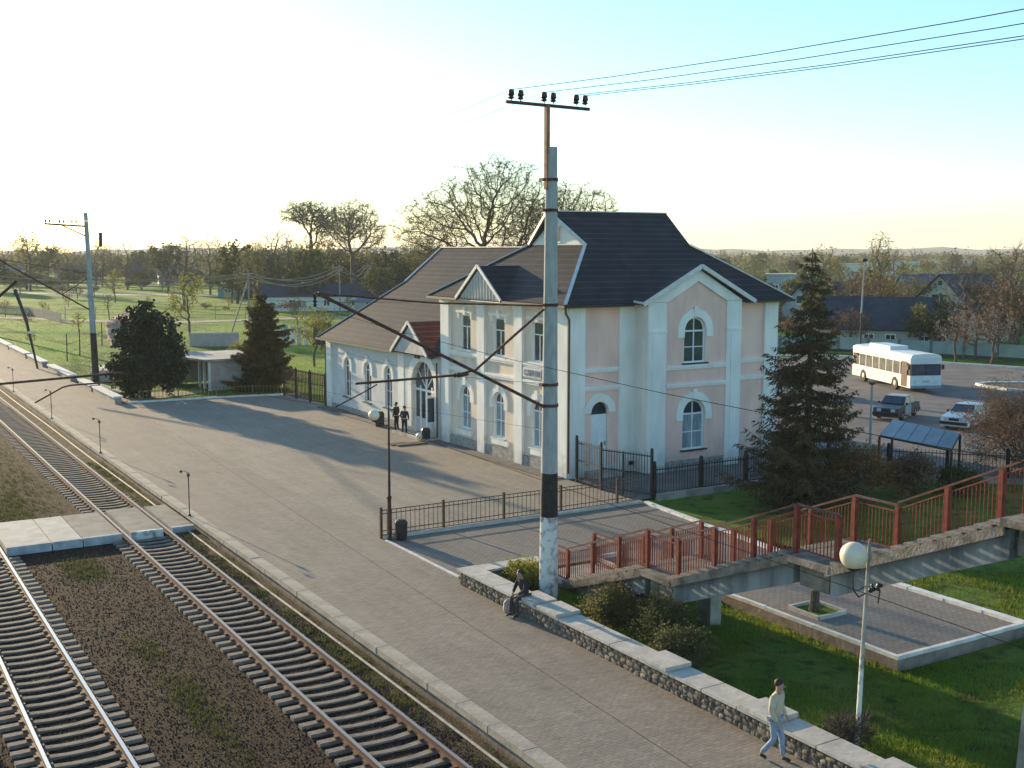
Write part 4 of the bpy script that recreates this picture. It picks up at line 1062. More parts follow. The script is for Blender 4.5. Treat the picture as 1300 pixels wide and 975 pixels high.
def far_mast(x, y, label, arm=True, side=-1):
    t = thing('catenary_mast', label, 'mast', (x, y, 0), group=None)
    rr = lambda z: .27 - .12 * z / 13.5
    q = MB(); q.tube([(x - .5 * (1 - z / 13.5) * 0 - .02 * z, y, z) for z in (4.2, 9, 13.5)], [rr(4.2), rr(9), rr(13.5)], 12); q.build('shaft', CONC, t)
    q = MB(); q.tube([(x, y, -.1), (x - .08, y, 4.2)], [.28, rr(4.2) + .003], 12); q.build('dark_foot', mat('brown_black_paint', (0.06, 0.04, 0.035), 0.8, 0.4, 3), t)
    if arm:
        q = MB(); q.beam((x + side * .1, y, 12.45), (x + side * 3.3, y, 12.62), .12, .13); a = q.build('crossarm', DARKWIRE, t)
        q = MB(); q.beam((x + side * .1, y, 11.6), (x + side * 2.0, y, 12.5), .08, .08); q.build('arm_brace', DARKWIRE, t)
        for d in (3.2, 2.9, 2.2, 1.9, 1.3, 1.0): insulator(a, x + side * d, y, 12.66, .08, .3)
        q = MB(); q.tube([(x + .75, y, 10.9), (x + .78, y, 12.0)], .13, 8); q.build('counterweight', DARKMETAL, t)
    q = MB(); q.tube([(x + side * .1, y, 5.9), (x + side * 6.6, y, 9.9)], .065, 6); q.build('bracket_tube', BROWNMETAL, t)
    q = MB(); q.tube([(x + side * .1, y, 8.6), (x + side * 2.2, y, 7.25)], .04, 5); q.build('strut', BROWNMETAL, t)
    q = MB(); q.tube([(x + side * .1, y, 8.8), (x + side * 6.6, y, 9.95)], .025, 5); q.build('tie_rod', BROWNMETAL, t)
    return t
far_mast(18.45, 94.1, 'grey concrete mast with one-sided crossarm behind the end of the far parapet')
far_mast(18.6, 160, 'thin distant concrete mast beyond the end of the forecourt', arm=False)

# mast on the far side of the tracks, its arm reaching in at the left edge
t = thing('catenary_mast', 'mast left of the tracks whose rusty arm reaches over the first track', 'mast', (0.4, 45.5, -.5))
q = MB(); q.tube([(.4, 45.5, -.5), (.4, 45.5, 11)], [.28, .17], 12); q.build('shaft', CONC, t)
q = MB(); q.tube([(.6, 45.5, 5.2), (3.0, 45.5, 5.65), (9.55, 45.5, 5.92), (9.9, 45.5, 5.93)], [.05, .05, .05, .03], 6); q.build('registration_arm', BROWNMETAL, t)
q = MB(); q.tube([(6.7, 45.5, 4.98), (7.7, 45.5, 5.5), (8.0, 45.5, 5.56), (9.9, 45.5, 5.6)], .035, 6); q.build('steady_arm', BROWNMETAL, t)
q = MB(); q.tube([(.6, 45.5, 6.0), (4.2, 45.5, 9.0)], .06, 6); q.build('bracket_tube', BROWNMETAL, t)

def wire(name, label, pts, r=.012, sag=0.0, m=WIRE, n=10, group=None):
    q = MB(); P = []
    for a, c in zip(pts[:-1], pts[1:]):
        for i in range(n): 
            u = i / n; p = Vector(a).lerp(Vector(c), u); p.z -= sag * 4 * u * (1 - u); P.append(p)
    P.append(Vector(pts[-1])); q.tube(P, r, 4)
    return tag(q.build(name, m, fix=False), label, 'wire', group)
for k, x in enumerate(IX[::2] + IX[1::2][-1:]):
    wire('overhead_line', ['outermost left line running from the mast crossarm towards the upper right', 'line from the insulator left of the mast top towards the upper right', 'line from the fifth insulator towards the upper right', 'lowest line, from the right-hand insulator to the upper right edge'][k],
         [(x, 29.2, 15.22), (x - .3, -22, 15.4)], .009, .8, DARKWIRE)
for k, x in enumerate(IX[:3:2]):
    wire('overhead_line', ['faint line from the left insulator back to the far mast', 'faint line from the middle insulators back to the far mast'][k], [(x, 29.2, 15.22), (16 + k * .8, 94.1, 12.9)], .008, 1.2, TRIM)
wire('messenger_wire', 'carrying wire strung from bracket tip to bracket tip above the nearest track', [(11.45, -20, 9.4), (11.42, 29.2, 9.1), (11.0, 94.1, 9.8), (11.4, 160, 9.6)], .005, 1.0, DARKWIRE)
wire('contact_wire', 'contact wire hanging over the nearest track', [(10.2, -20, 6.2), (11.95, 29.2, 6.35), (9.9, 45.5, 5.6 + .5), (11.0, 94.1, 6.1), (10.2, 160, 6.2)], .005, .05, DARKWIRE)
wire('service_cable', 'thin cable slung low over the forecourt between the two masts', [(18.4, 94.0, 5.4), (18.65, 29.2, 5.2)], .004, .9, DARKWIRE, 16)
wire('service_cable', 'thin pale cable sloping down from the far mast past the dark evergreen bush', [(18.4, 94.0, 6.9), (29.4, 57.0, 3.9)], .005, .5, WIRE, 16)

wire('feeder_wire', 'thin dark wire above the forecourt from the bracket tie to the far mast', [(14.9, 29.2, 9.15), (16.2, 94.1, 9.1)], .006, .7, DARKWIRE)
wire('feeder_wire', 'thin dark wire from the left mast arm back to the far mast bracket', [(4.2, 45.5, 9.0), (12.0, 94.1, 9.9)], .006, .4, DARKWIRE)
wire('feeder_wire', 'thin dark wire crossing high from the left mast to the far mast top', [(.4, 45.5, 10.8), (18.4, 94.1, 12.0)], .006, .9, DARKWIRE)
wire('feeder_wire', 'thin dark wire sagging from the tall mast clamp to the station wing corner', [(18.75, 29.2, 6.6), (29.3, 73.3, 4.4)], .006, .5, DARKWIRE)

# leaning dark post at the left edge with a slanting bar
t = thing('signal_post', 'dark leaning post with a slanting bar on top at the left picture edge', 'post', (16.7, 110.8, 0))
q = MB(); q.tube([(16.7, 110.8, 0), (15.9, 110.8, 4.6), (15.1, 110.8, 7.2)], [.09, .13, .16], 8); q.build('post', DARKMETAL, t)
q = MB(); q.beam((15.3, 110.8, 7.9), (12.4, 110.8, 5.3), .22, .22); q.build('slanting_bar', DARKWIRE, t)
q = MB(); q.ball((16.3, 110.7, 3.3), .3, 8, 6, (1.3, .6, .5)); q.build('lamp_head', GLOBE, t)

# ================================================================ LAMPS
def globe_lamp(x, y, z0, h, label, gx, gz, gr, broken=True, tilt=0.0):
    t = thing('globe_lamp', label, 'street lamp', (x, y, z0))
    q = MB(); q.tube([(x, y, z0), (x + tilt * .4, y, z0 + h * .45)], [.055, .05], 10); q.build('lower_pole', PEELING if broken else DARKMETAL, t)
    q = MB(); q.tube([(x + tilt * .4, y, z0 + h * .45 + .001), (x + tilt, y, z0 + h * .985)], [.045, .035], 10); q.tube([(x + tilt * 1.0, y, z0 + h * .9), (x + tilt, y, z0 + h)], [.05, .02], 8); q.build('pole', CONC2 if broken else DARKMETAL, t)
    ax = z0 + h * .745 if broken else z0 + h * .86
    px = x + tilt * .7
    q = MB(); q.tube([(px, y, ax), (px + (gx - px) * .55, y, ax - .05), (gx + .02, y, ax + .14), (gx, y, ax + .35), (gx, y, gz - gr)], .016, 6); q.tube([(px, y, ax + .15), (px + (gx - px) * .7, y, ax + .1)], .01, 5)
    q.build('bracket', DARKMETAL, t)
    q = MB(); q.ball((gx, y, gz), gr, 20, 14); q.build('globe', GLOBE, t, smooth=True)
    q = MB(); q.lathe((gx, y, gz - gr - .04), [(.05, 0), (gr * .45, .03), (gr * .5, .08)], 12); q.build('globe_collar', DARKMETAL, t)
    if broken:
        q = MB(); q.tube([(px, y, ax), (px + .25, y, ax + .08), (px + .42, y, ax - .02), (px + .38, y, ax - .28)], .02, 6)
        for k in range(7): q.ball((px + .15 + .05 * k, y + random.uniform(-.04, .04), ax + .08 + random.uniform(-.09, .07)), random.uniform(.03, .065), 6, 4)
        q.build('bracket', DARKMETAL, t, label='broken empty bracket without its globe')
    return t
globe_lamp(18.68, 16.58, -.1, 4.62, 'globe lamp with peeling pole on the grass behind the wall near the walking man', 18.38, 4.22, .29, True, .17)
t = globe_lamp(17.58, 37.95, 0, 4.99, 'slim dark globe lamp at the end of the low fence beside the bin', 17.02, 4.68, .20, False, .02)
q = MB(); q.tube([(17.58, 37.95, 0), (17.58, 37.95, 1.55)], .075, 10); q.lathe((17.58, 37.95, 1.55), [(.09, 0), (.1, .05), (.05, .12)], 10); q.build('base_sleeve', BROWNMETAL, t)

# slim two-headed posts along the platform edge
def slim_post(y, label, x=12.32):
    t = thing('platform_post', label, 'post', (x, y, 0))
    q = MB(); q.tube([(x, y, 0), (x, y, 1.78)], .022, 6); q.build('stem', DARKMETAL, t)
    q = MB(); q.lathe((x, y, 0), [(.07, 0), (.07, .04), (.03, .08)], 8); q.build('foot', DARKMETAL, t)
    q = MB(); q.ball((x, y, 1.66), .07, 8, 6); q.build('head', DARKMETAL, t)
    q = MB(); q.tube([(x, y, 1.7), (x - .12, y, 1.84), (x - .27, y, 1.86)], .012, 5); q.ball((x - .29, y, 1.84), .06, 8, 6); q.build('side_head', DARKMETAL, t)
for y, l in ((45.6, 'slim dark two-headed post on the platform edge just past the track crossing'), (62.5, 'second slim post along the platform edge, above the grass strip'), (77.1, 'third slim post along the platform edge'), (93.5, 'farthest slim post along the platform edge')): slim_post(y, l)
tag(MB().tube([(12.22, 15.9, -.5), (12.22, 15.9, .16), (12.25, 15.85, .24)], .02, 6).build('edge_peg', BROWNMETAL), 'short bent metal peg sticking up at the near platform edge', 'peg')

# ================================================================ FENCES
def panel(parent, p0, p1, z0, z1, m, pitch=.16, pr=.009, rails=(0.1, 0.9), top=True, rw=.03, pick_lo=None):
    """one fence panel: rails as parts, its thin pickets joined"""
    p0, p1 = Vector((*p0, 0)), Vector((*p1, 0)); L = (p1 - p0).length; d = (p1 - p0) / L
    for f in rails:
        q = MB(); q.beam(p0 + Vector((0, 0, z0 + (z1 - z0) * f)), p1 + Vector((0, 0, z0 + (z1 - z0) * f)), rw, rw); q.build('rail', m, parent)
    q = MB(); n = int(L / pitch)
    for i in range(1, n):
        c = p0 + d * (L * i / n); q.beam(c + Vector((0, 0, z0 + (z1 - z0) * rails[0])), c + Vector((0, 0, z1 if top else z0 + (z1 - z0) * rails[-1])), pr * 2, pr * 2, d)
    q.build('pickets', m, parent, kind='stuff', fix=False)
def post(parent, x, y, z0, z1, w, m, knob=0):
    q = MB(); q.box(x - w / 2, x + w / 2, y - w / 2, y + w / 2, z0, z1)
    if knob: q.ball((x, y, z1 + knob * .7), knob, 8, 6)
    q.build('post', m, parent)
f = thing('low_fence', 'low brown metal fence between forecourt and lower path, ending at the lamp and bin', 'fence', (22.8, 38.3, 0))
PX = [17.40, 20.0, 22.68, 25.37, 28.19]
FENCEM = mat('brown_fence_paint', (0.075, 0.045, 0.03), 0.7, 0.3, 6)
for x in PX: post(f, x, 38.3, 0, 1.16, .09, FENCEM)
for a, c in zip(PX[:-1], PX[1:]): panel(f, (a + .05, 38.3), (c - .05, 38.3), .08, 1.05, FENCEM, .19, .009, (.04, .2, .86, 1.0), False)
panel(f, (28.24, 38.3), (29.3, 38.35), .08, 1.05, FENCEM, .19, .009, (.04, .2, .86, 1.0), False)
f = thing('tall_gate', 'tall dark double gate at the station corner, one panel and one half-open leaf', 'gate', (29.6, 41, 0))
GX = [(29.55, 43.3), (29.42, 41.2), (30.35, 38.75)]
for x, y in GX: post(f, x, y, 0, 2.05, .10, DARKMETAL, .07)
post(f, 29.75, 40.0, 0, 1.9, .06, DARKMETAL); 
panel(f, GX[0], GX[1], .1, 1.95, DARKMETAL, .14, .010, (.03, .5, .93), True, .045)
panel(f, GX[1], (30.3, 38.8), .1, 1.9, DARKMETAL, .14, .010, (.03, .5, .95), True, .045)
f = thing('yard_fence', 'black metal fence with knobbed posts running along the grass from the gate to the right', 'fence', (38, 38.6, 0))
FP = [(30.45, 38.7)] + [(30.45 + 2.65 * k, 38.72 + .02 * k) for k in range(1, 5)] + [(42.9, 36.8), (44.7, 34.9), (46.5, 33.0), (48.3, 31.1), (50.2, 29.2)]
for x, y in FP: post(f, x, y, 0, 1.45, .13, DARKMETAL, .09)
for a, c in zip(FP[:-1], FP[1:]): panel(f, a, c, .15, 1.35, DARKMETAL, .155, .011, (.03, .88), True, .04)
f = thing('side_gate', 'tall dark vertical-bar fence joining the far corner of the station wing', 'fence', (29.8, 77, 0))
SP = [(29.6, 74.0), (29.3, 76.2), (29.1, 78.4), (29.0, 80.6)]
for x, y in SP: post(f, x, y, 0, 2.2, .12, DARKMETAL, .06)
for a, c in zip(SP[:-1], SP[1:]): panel(f, a, c, .1, 2.15, mat('dark_red_metal', (0.07, 0.02, 0.018), 0.7, 0.3, 6), .22, .022, (.03, .6, .95), True, .05)
f = thing('thin_picket_fence', 'low thin fence of yellowish pickets at the far edge of the forecourt', 'fence', (24, 83, 0))
YEL = mat('olive_fence_paint', (0.16, 0.15, 0.06), 0.8, 0.2, 5)
TP = [(19.2, 83.2), (21.9, 83.0), (24.6, 82.8), (27.2, 82.4), (29.0, 81.2)]
for x, y in TP: post(f, x, y, 0, .75, .07, YEL)
for a, c in zip(TP[:-1], TP[1:]): panel(f, a, c, 0, .72, YEL, .25, .015, (.1, .9), True, .03)
kerb([(18.2, 82.3), (26, 81.8), (30.3, 80.8)], .18, .16, -.05, WHITEWASH, 1.5)
# capped parapet pieces along the outer platform edge
PAR = mat('parapet_face', (0.30, 0.26, 0.25), 0.9, 0.2, 2, bump=0.4)
pw = thing('platform_parapet', 'low parapet in white-capped pieces along the far outer platform edge', 'wall', (17.5, 110, 0))
for y0, y1 in ((82.2, 89.5), (90.3, 95), (98.5, 109.0), (112, 120.5), (122, 133), (134, 150)):
    q = MB(); q.box(17.3, 17.75, y0, y1, -.1, .42); q.build('wall_block', PAR, pw)
    k = max(1, int((y1 - y0) / 2.4))
    for i in range(k):
        q = MB(); q.box(17.2, 17.85, y0 + (y1 - y0) * i / k + .01, y0 + (y1 - y0) * (i + 1) / k - .01, .424, .53); q.build('cap_stone', WHITEWASH, pw)

# ================================================================ STAIRWAY
sw = thing('red_stairway', 'concrete stairway with faded red metal railings climbing from the path over the paved pad', 'stairs', (21.1, 22, 0))
XL, XR_ = 20.1, 22.1
flights = [((29.9, 0.0), (25.8, 1.50)), ((24.4, 1.50), (19.95, 3.28)), ((18.6, 3.24), (14.1, 5.24)), ((12.8, 5.36), (9.0, 7.1))]
for (ya, za), (yb_, zb_) in flights:
    n = int(round((zb_ - za) / .153)); dy = (ya - yb_) / n; dz = (zb_ - za) / n
    q = MB(); q.box(XL - .255, XR_ + .245, -dy / 2 - .03, dy / 2, -.07, 0); me = q.mesh('tread', STAIRC); fixn(me)
    q = MB(); q.box(XL - .2, XR_ + .2, dy / 2 - .05, dy / 2, -dz - .0, -.072); me2 = q.mesh('riser', STAIRC); fixn(me2)
    for i in range(n):
        inst('tread', me, sw, Matrix.Translation(Vector((0, ya - dy * (i + .5), za + dz * (i + 1))) - wm(sw).translation))
        inst('riser', me2, sw, Matrix.Translation(Vector((0, ya - dy * (i + .5), za + dz * (i + 1))) - wm(sw).translation))
    th = .62
    q = MB(); 
    for x0 in (XL - .12, XR_ - .1): q.prism([(x0, ya + .1, za - .12), (x0, yb_ - .05, zb_ - .12), (x0, yb_ - .05, zb_ - .12 - th), (x0, ya + .1, za - .12 - th)], (.22, 0, 0))
    q.build('stringer_beam', mat('blue_grey_concrete', (0.20, 0.215, 0.22), 0.9, 0.35, 1.2, bump=0.4, stretch=(1, 2, .5), detail=9), sw)
    for x0 in (XL - .33, XR_ + .25):
        q = MB(); q.prism([(x0, ya + .1, za + .0), (x0, yb_ - .05, zb_ + .0), (x0, yb_ - .05, zb_ - .22), (x0, ya + .1, za - .22)], (.07, 0, 0)); q.build('side_string', STAIRC, sw)
    q = MB(); q.prism([(XL + .1, ya, za - .22), (XL + .1, yb_, zb_ - .22), (XL + .1, yb_, zb_ - .34), (XL + .1, ya, za - .34)], (XR_ - XL - .2, 0, 0)); q.build('soffit_slab', CONC2, sw)
for y1, y0, z in ((25.8, 24.4, 1.50), (19.95, 18.6, 3.28), (14.1, 12.8, 5.36)):
    q = MB(); q.box(XL - .34, XR_ + .34, y0 - .02, y1 + .03, z - .16, z); q.build('landing_slab', STAIRC, sw)
    q = MB(); q.box(XL - .05, XR_ + .05, y0 + .2, y1 - .2, z - .75, z - .162); q.build('landing_beam', STAIRC, sw)
    if z > 3 and z < 5: continue
    for xa in (XL + .1, XR_ - .5):
        q = MB(); q.box(xa, xa + .4, y0 + .35, y1 - .5, -.6, z - .752); q.build('support_column', CONC2, sw)
q = MB(); q.box(XL - .3, XR_ + .3, 29.9, 31.4, -.1, .03); q.build('landing_slab', CONC2, sw)
RH = 1.1
def srail(x, ya, za, yb_, zb_, first=True, n=2):
    for (m, off, w, h) in ((REDDARK, RH, .06, .05), (REDPAINT, RH - .16, .03, .03), (REDPAINT, .12, .03, .03)):
        q = MB(); q.beam((x, ya, za + off), (x, yb_, zb_ + off), w, h); q.build('handrail' if off == RH else 'rail', m, sw)
    q = MB(); L = abs(yb_ - ya); k = int(L / .105)
    for i in range(1, k):
        u = i / k; y = ya + (yb_ - ya) * u; z = za + (zb_ - za) * u
        q.box(x - .010, x + .010, y - .010, y + .010, z + .12, z + RH - .16)
    q.build('pickets', REDPAINT, sw, kind='stuff', fix=False)
    for i in range(0 if first else 1, n + 1):
        u = i / n; y = ya + (yb_ - ya) * u; z = za + (zb_ - za) * u
        q = MB(); q.box(x - .055, x + .055, y - .055, y + .055, z - .05, z + RH - .03); q.build('post', REDPAINT, sw)
for x in (XL, XR_):
    RH = 1.10; srail(x, 31.3, 0.02, 29.9, 0.0, True, 1)
    RH = 1.14; srail(x, 29.9, 0.0, 25.8, 1.50, False, 3)
    srail(x, 25.8, 1.50, 24.4, 1.50, False, 1)
    RH = 1.2; srail(x, 24.4, 1.50, 19.95, 3.28, False, 3)
    srail(x, 19.95, 3.28, 18.6, 3.28, False, 1)
RH = 1.3
srail(XR_, 18.6, 3.25, 15.8, 4.56, False, 2)
srail(XR_, 15.8, 4.56, 14.1, 5.36, False, 1)
srail(XR_, 14.1, 5.36, 12.8, 5.36, False, 1)
srail(XR_, 12.8, 5.36, 9.0, 7.1, False, 2)
srail(XL, 12.8, 5.36, 9.0, 7.1, True, 2)
# thick grey post low at the right edge
tag(MB().tube([(21.0, 14.2, -.5), (21.12, 14.2, 1.2)], [.14, .12], 12).build('concrete_post', CONC2), 'stubby grey concrete post on the lawn at the bottom right edge', 'post')

# stump in the planted square
t = thing('tree_stump', 'short dark stump standing in the small planted square of the pad', 'stump', (24.75, 23.75, 0))
MB().lathe((24.75, 23.75, 0), [(.2, 0), (.16, .1), (.13, .4), (.14, .62), (.1, .64)], 9).build('trunk', BARK, t)
MB().lathe((24.75, 23.75, .641), [(.09, 0), (.085, .012)], 9).build('cut_face', TWIG, t)
# litter bin
t = thing('litter_bin', 'rounded black litter bin at the foot of the slim lamp', 'bin', (17.95, 37.75, 0))
MB().lathe((17.95, 37.75, 0), [(.19, 0), (.21, .08), (.235, .35), (.235, .62), (.2, .72), (.12, .76)], 14).build('body', DARKMETAL, t, smooth=False)
q = MB(); q.lathe((17.95, 37.75, .6), [(.25, 0), (.25, .05)], 14); q.build('rim', DARKMETAL, t)
MB().box(17.72, 17.74, 37.6, 37.9, .05, .3).build('bracket', DARKMETAL, t)

# things by the entrance
t = thing('cluttered_bin', 'dark bin with a pale bulging bag against it beside the station entrance', 'bin', (28.75, 57.1, 0))
MB().lathe((28.75, 57.1, 0), [(.2, 0), (.22, .1), (.25, .62), (.2, .72), (.08, .76)], 12).build('body', DARKMETAL, t)
tag(MB().ball((28.42, 57.25, .25), .20, 12, 8, (1, 1.1, 1.2)).build('bag', GLOBE, smooth=True), 'bulging white bag leaning on the dark bin by the entrance', 'bag')
q = MB(); q.box(26.6, 28.4, 56.2, 56.9, .01, .06); q.box(26.4, 27.5, 56.6, 57.3, .015, .04)  # two thin dark slabs overlapping on the paving
tag(q.build('dark_flat_patch', mat('dark_flat_brown', (0.05, 0.035, 0.03), 0.95)), 'flat dark patch lying on the paving beside the white bag', 'mat')
t = thing('litter_bin', 'small dark bin against the wing wall left of the two standing people', 'bin', (28.8, 63.4, 0))
MB().lathe((28.8, 63.4, 0), [(.25, 0), (.28, .1), (.3, .75), (.25, .85)], 10).build('body', DARKMETAL, t)
MB().lathe((28.8, 63.4, .851), [(.26, 0), (.2, .06)], 10).build('lid', DARKMETAL, t)

# canopy over the yard beyond the fence
t = thing('glass_canopy', 'sloping bluish glass canopy on dark posts beyond the black fence', 'canopy', (42.5, 34.8, 0))
CAN = mat('blue_canopy_glass', (0.10, 0.145, 0.165), 0.15, 0.25, 1.0, spec=0.7)
A, B_, C_, D = Vector((43.7, 37.3, 2.6)), Vector((42.8, 32.8, 2.6)), Vector((41.5, 32.2, 2.1)), Vector((41.9, 36.5, 2.1))
for k in range(5):
    u0, u1 = k / 5 + .004, (k + 1) / 5 - .004
    q = MB(); q.prism([A.lerp(B_, u0), A.lerp(B_, u1), D.lerp(C_, u1), D.lerp(C_, u0)], (0, 0, -.03)); q.build('glass_panel', CAN, t)
q = MB()
for P0, P1 in ((A, B_), (D, C_)): q.beam(P0 - Vector((0, 0, .07)), P1 - Vector((0, 0, .07)), .06, .06)
for k in range(6): q.beam(A.lerp(B_, k / 5) - Vector((0, 0, .05)), D.lerp(C_, k / 5) - Vector((0, 0, .05)), .04, .04)
q.build('frame', DARKMETAL, t)
for p in (A, B_, C_, D):
    q = MB(); q.beam((p.x, p.y, 0), (p.x, p.y, p.z - .08), .08, .08); q.build('post', DARKMETAL, t)
t = thing('yard_pole', 'thin pale pole standing beside the glass canopy', 'pole', (43.2, 38.2, 0))
MB().tube([(43.2, 38.2, 0), (43.2, 38.2, 4.2)], [.07, .05], 8).build('shaft', CONC, t)
MB().box(43.1, 43.3, 38.1, 38.3, 4.2, 4.3).build('cap', DARKMETAL, t)

# ================================================================ PEOPLE
def skin_mesh(name, chain, m, parent, sub=2, root=None):
    """chain: dict name -> (pos, radius, parent name)"""
    me = bpy.data.meshes.new(name)
    keys = list(chain); idx = {k: i for i, k in enumerate(keys)}
    me.from_pydata([chain[k][0] for k in keys], [(idx[k], idx[chain[k][2]]) for k in keys if chain[k][2]], [])
    o = bpy.data.objects.new('tmp_skin', me); COL.objects.link(o)
    md = o.modifiers.new('s', 'SKIN'); md.use_smooth_shade = True
    lay = me.skin_vertices[0].data
    for k in keys:
        r = chain[k][1]; lay[idx[k]].radius = r if isinstance(r, tuple) else (r, r)
        lay[idx[k]].use_root = (k == (root or keys[0]))
    s = o.modifiers.new('u', 'SUBSURF'); s.levels = sub; s.render_levels = sub
    bpy.context.view_layer.update()
    nm = bpy.data.meshes.new_from_object(o.evaluated_get(bpy.context.evaluated_depsgraph_get()))
    bpy.data.objects.remove(o)
    nm.name = name; nm.materials.clear(); nm.materials.append(m)
    for p in nm.polygons: p.use_smooth = True
    r = bpy.data.objects.new(name, nm); COL.objects.link(r); r.parent = parent; WM[r.name] = wm(parent)
    return r
SKIN = mat('skin_tone', (0.42, 0.25, 0.18), 0.6, 0.08, 8)
HAIR = mat('dark_hair', (0.035, 0.022, 0.016), 0.7, 0.3, 20)
SHOE = mat('dark_shoe', (0.03, 0.028, 0.03), 0.6, 0.2, 8)
def person(loc, rz, label, J, top, legs, hair=HAIR, sleeve_r=.055, bulk=1.0):
    """J: joint positions in local metres, facing +Y; z up"""
    t = thing('person', label, 'person', loc, rz)
    c = {}
    def a(k, r, p): c[k] = (J[k], r, p)
    c['pelvis'] = (J['pelvis'], .10, None)
    c['chest'] = (J['chest'], .11, 'pelvis'); c['neck'] = (J['neck'], .055, 'chest'); c['head0'] = (J['head0'], .075, 'neck'); c['head'] = (J['head'], (.088, .10), 'head0'); 
    hd = Vector(J['head']); c['crown'] = (tuple(hd + Vector((0, -.01, .075))), (.075, .085), 'head')
    for s in 'lr':
        c['sh' + s] = (J['sh' + s], .06, 'chest'); c['el' + s] = (J['el' + s], .045, 'sh' + s); c['wr' + s] = (J['wr' + s], .028, 'el' + s)
        w = Vector(J['wr' + s]); e = Vector(J['el' + s]); d = (w - e).normalized()
        c['pa' + s] = (tuple(w + d * .07), (.035, .02), 'wr' + s)
        sd = Vector((1, 0, 0)) - d * d.x; sd.normalize(); bk = d.cross(sd) * (1 if s == 'l' else -1)
        if bk.y > 0: bk = -bk
        for i, (o_, l) in enumerate(((-.028, .06), (-.010, .075), (.010, .08), (.028, .07))):
            b0 = w + d * .105 + Vector((0, 1, 0)) * 0 + bk.cross(d) * o_
            c['f%s%d' % (s, i)] = (tuple(b0), .009, 'pa' + s); c['g%s%d' % (s, i)] = (tuple(b0 + d * l * .6 - bk * .02), .008, 'f%s%d' % (s, i))
        c['t' + s] = (tuple(w + d * .05 - bk * .035), .011, 'wr' + s)
        c['hi' + s] = (J['hi' + s], .085, 'pelvis'); c['kn' + s] = (J['kn' + s], .055, 'hi' + s); c['an' + s] = (J['an' + s], .038, 'kn' + s)
    body = skin_mesh('body', c, SKIN, t, 2)
    # face: nose, ears, eyes, mouth as one small mesh
    q = MB(); L = hd
    q.prism([L + Vector((-.012, .095, -.01)), L + Vector((.012, .095, -.01)), L + Vector((0, .085, .035))], (0, .022, -.004))
    for s in (-1, 1): q.ball(L + Vector((s * .088, 0, .0)), .022, 6, 5, (.4, .8, 1.3))
    q.mi = 1
    for s in (-1, 1): q.ball(L + Vector((s * .032, .092, .028)), .010, 6, 4)
    q.box(L.x - .022, L.x + .022, L.y + .094, L.y + .100, L.z - .045, L.z - .038)
    q.build('face', [SKIN, HAIR], t, local=True)
    q = MB()
    q.ball(L + Vector((0, -.035, .055)), .100, 14, 10, (.93, .95, .92)); q.build('hair', hair, t, local=True, smooth=True)
    # jacket
    B = bulk
    j = {'waist': (tuple(Vector(J['pelvis']) + Vector((0, 0, .0))), (.15 * B, .115 * B), None)}
    mid = Vector(J['pelvis']).lerp(Vector(J['chest']), .5)
    j['mid'] = (tuple(mid), (.145 * B, .11 * B), 'waist'); j['chest'] = (J['chest'], (.165 * B, .12 * B), 'mid'); j['neck'] = (tuple(Vector(J['chest']).lerp(Vector(J['neck']), .8)), .075, 'chest')
    for s in 'lr':
        j['sh' + s] = (J['sh' + s], .075 * B, 'chest'); j['el' + s] = (J['el' + s], .058 * B, 'sh' + s); j['wr' + s] = (tuple(Vector(J['el' + s]).lerp(Vector(J['wr' + s]), .95)), .044, 'el' + s)
    skin_mesh('jacket', j, top, t, 2)
    l = {'pelvis': (tuple(Vector(J['pelvis']) + Vector((0, 0, .02))), (.135, .105), None)}
    for s in 'lr':
        l['hi' + s] = (J['hi' + s], .098, 'pelvis'); l['kn' + s] = (J['kn' + s], .068, 'hi' + s); l['an' + s] = (tuple(Vector(J['kn' + s]).lerp(Vector(J['an' + s]), .97)), .056, 'kn' + s)
    skin_mesh('trousers', l, legs, t, 2)
    for s in 'lr':
        an = Vector(J['an' + s]); to = Vector(J['to' + s])
        sh = {'heel': (tuple(an + Vector((0, -.03, -.035))), (.042, .04), None), 'mid': (tuple(an.lerp(to, .5) + Vector((0, 0, -.01))), (.045, .035), 'heel'), 'toe': (tuple(to), (.042, .028), 'mid')}
        skin_mesh('shoe', sh, SHOE, t, 1)
    return t
walk = dict(pelvis=(0, 0, .95), chest=(0, .03, 1.30), neck=(0, .05, 1.50), head0=(0, .07, 1.57), head=(0, .09, 1.64),
    shl=(-.19, .03, 1.42), ell=(-.25, .02, 1.14), wrl=(-.20, .16, .93), shr=(.19, .03, 1.42), elr=(.25, .0, 1.14), wrr=(.22, .14, .93),
    hil=(-.09, 0, .90), knl=(-.09, .12, .50), anl=(-.08, .16, .09), tol=(-.08, .33, .035),
    hir=(.09, 0, .90), knr=(.09, .02, .49), anr=(.09, -.26, .13), tor=(.09, -.13, .035))
person((16.62, 16.95, -.015), R(-155), 'man in cream jacket and pale blue jeans walking beside the stone wall', walk,
       mat('cream_jacket', (0.52, 0.45, 0.34), 0.9, 0.12, 6, bump=0.3), mat('pale_jeans', (0.24, 0.32, 0.42), 0.9, 0.18, 8, bump=0.2), bulk=1.22)
sit = dict(pelvis=(0, -.05, .60), chest=(0, .06, .93), neck=(0, .12, 1.12), head0=(0, .15, 1.19), head=(0, .18, 1.25),
    shl=(-.18, .07, 1.05), ell=(-.24, .16, .80), wrl=(-.12, .33, .68), shr=(.18, .07, 1.05), elr=(.25, .15, .80), wrr=(.12, .33, .68),
    hil=(-.10, -.02, .58), knl=(-.13, .38, .55), anl=(-.13, .36, .10), tol=(-.14, .53, .035),
    hir=(.10, -.02, .58), knr=(.13, .38, .55), anr=(.12, .42, .10), tor=(.13, .58, .035))
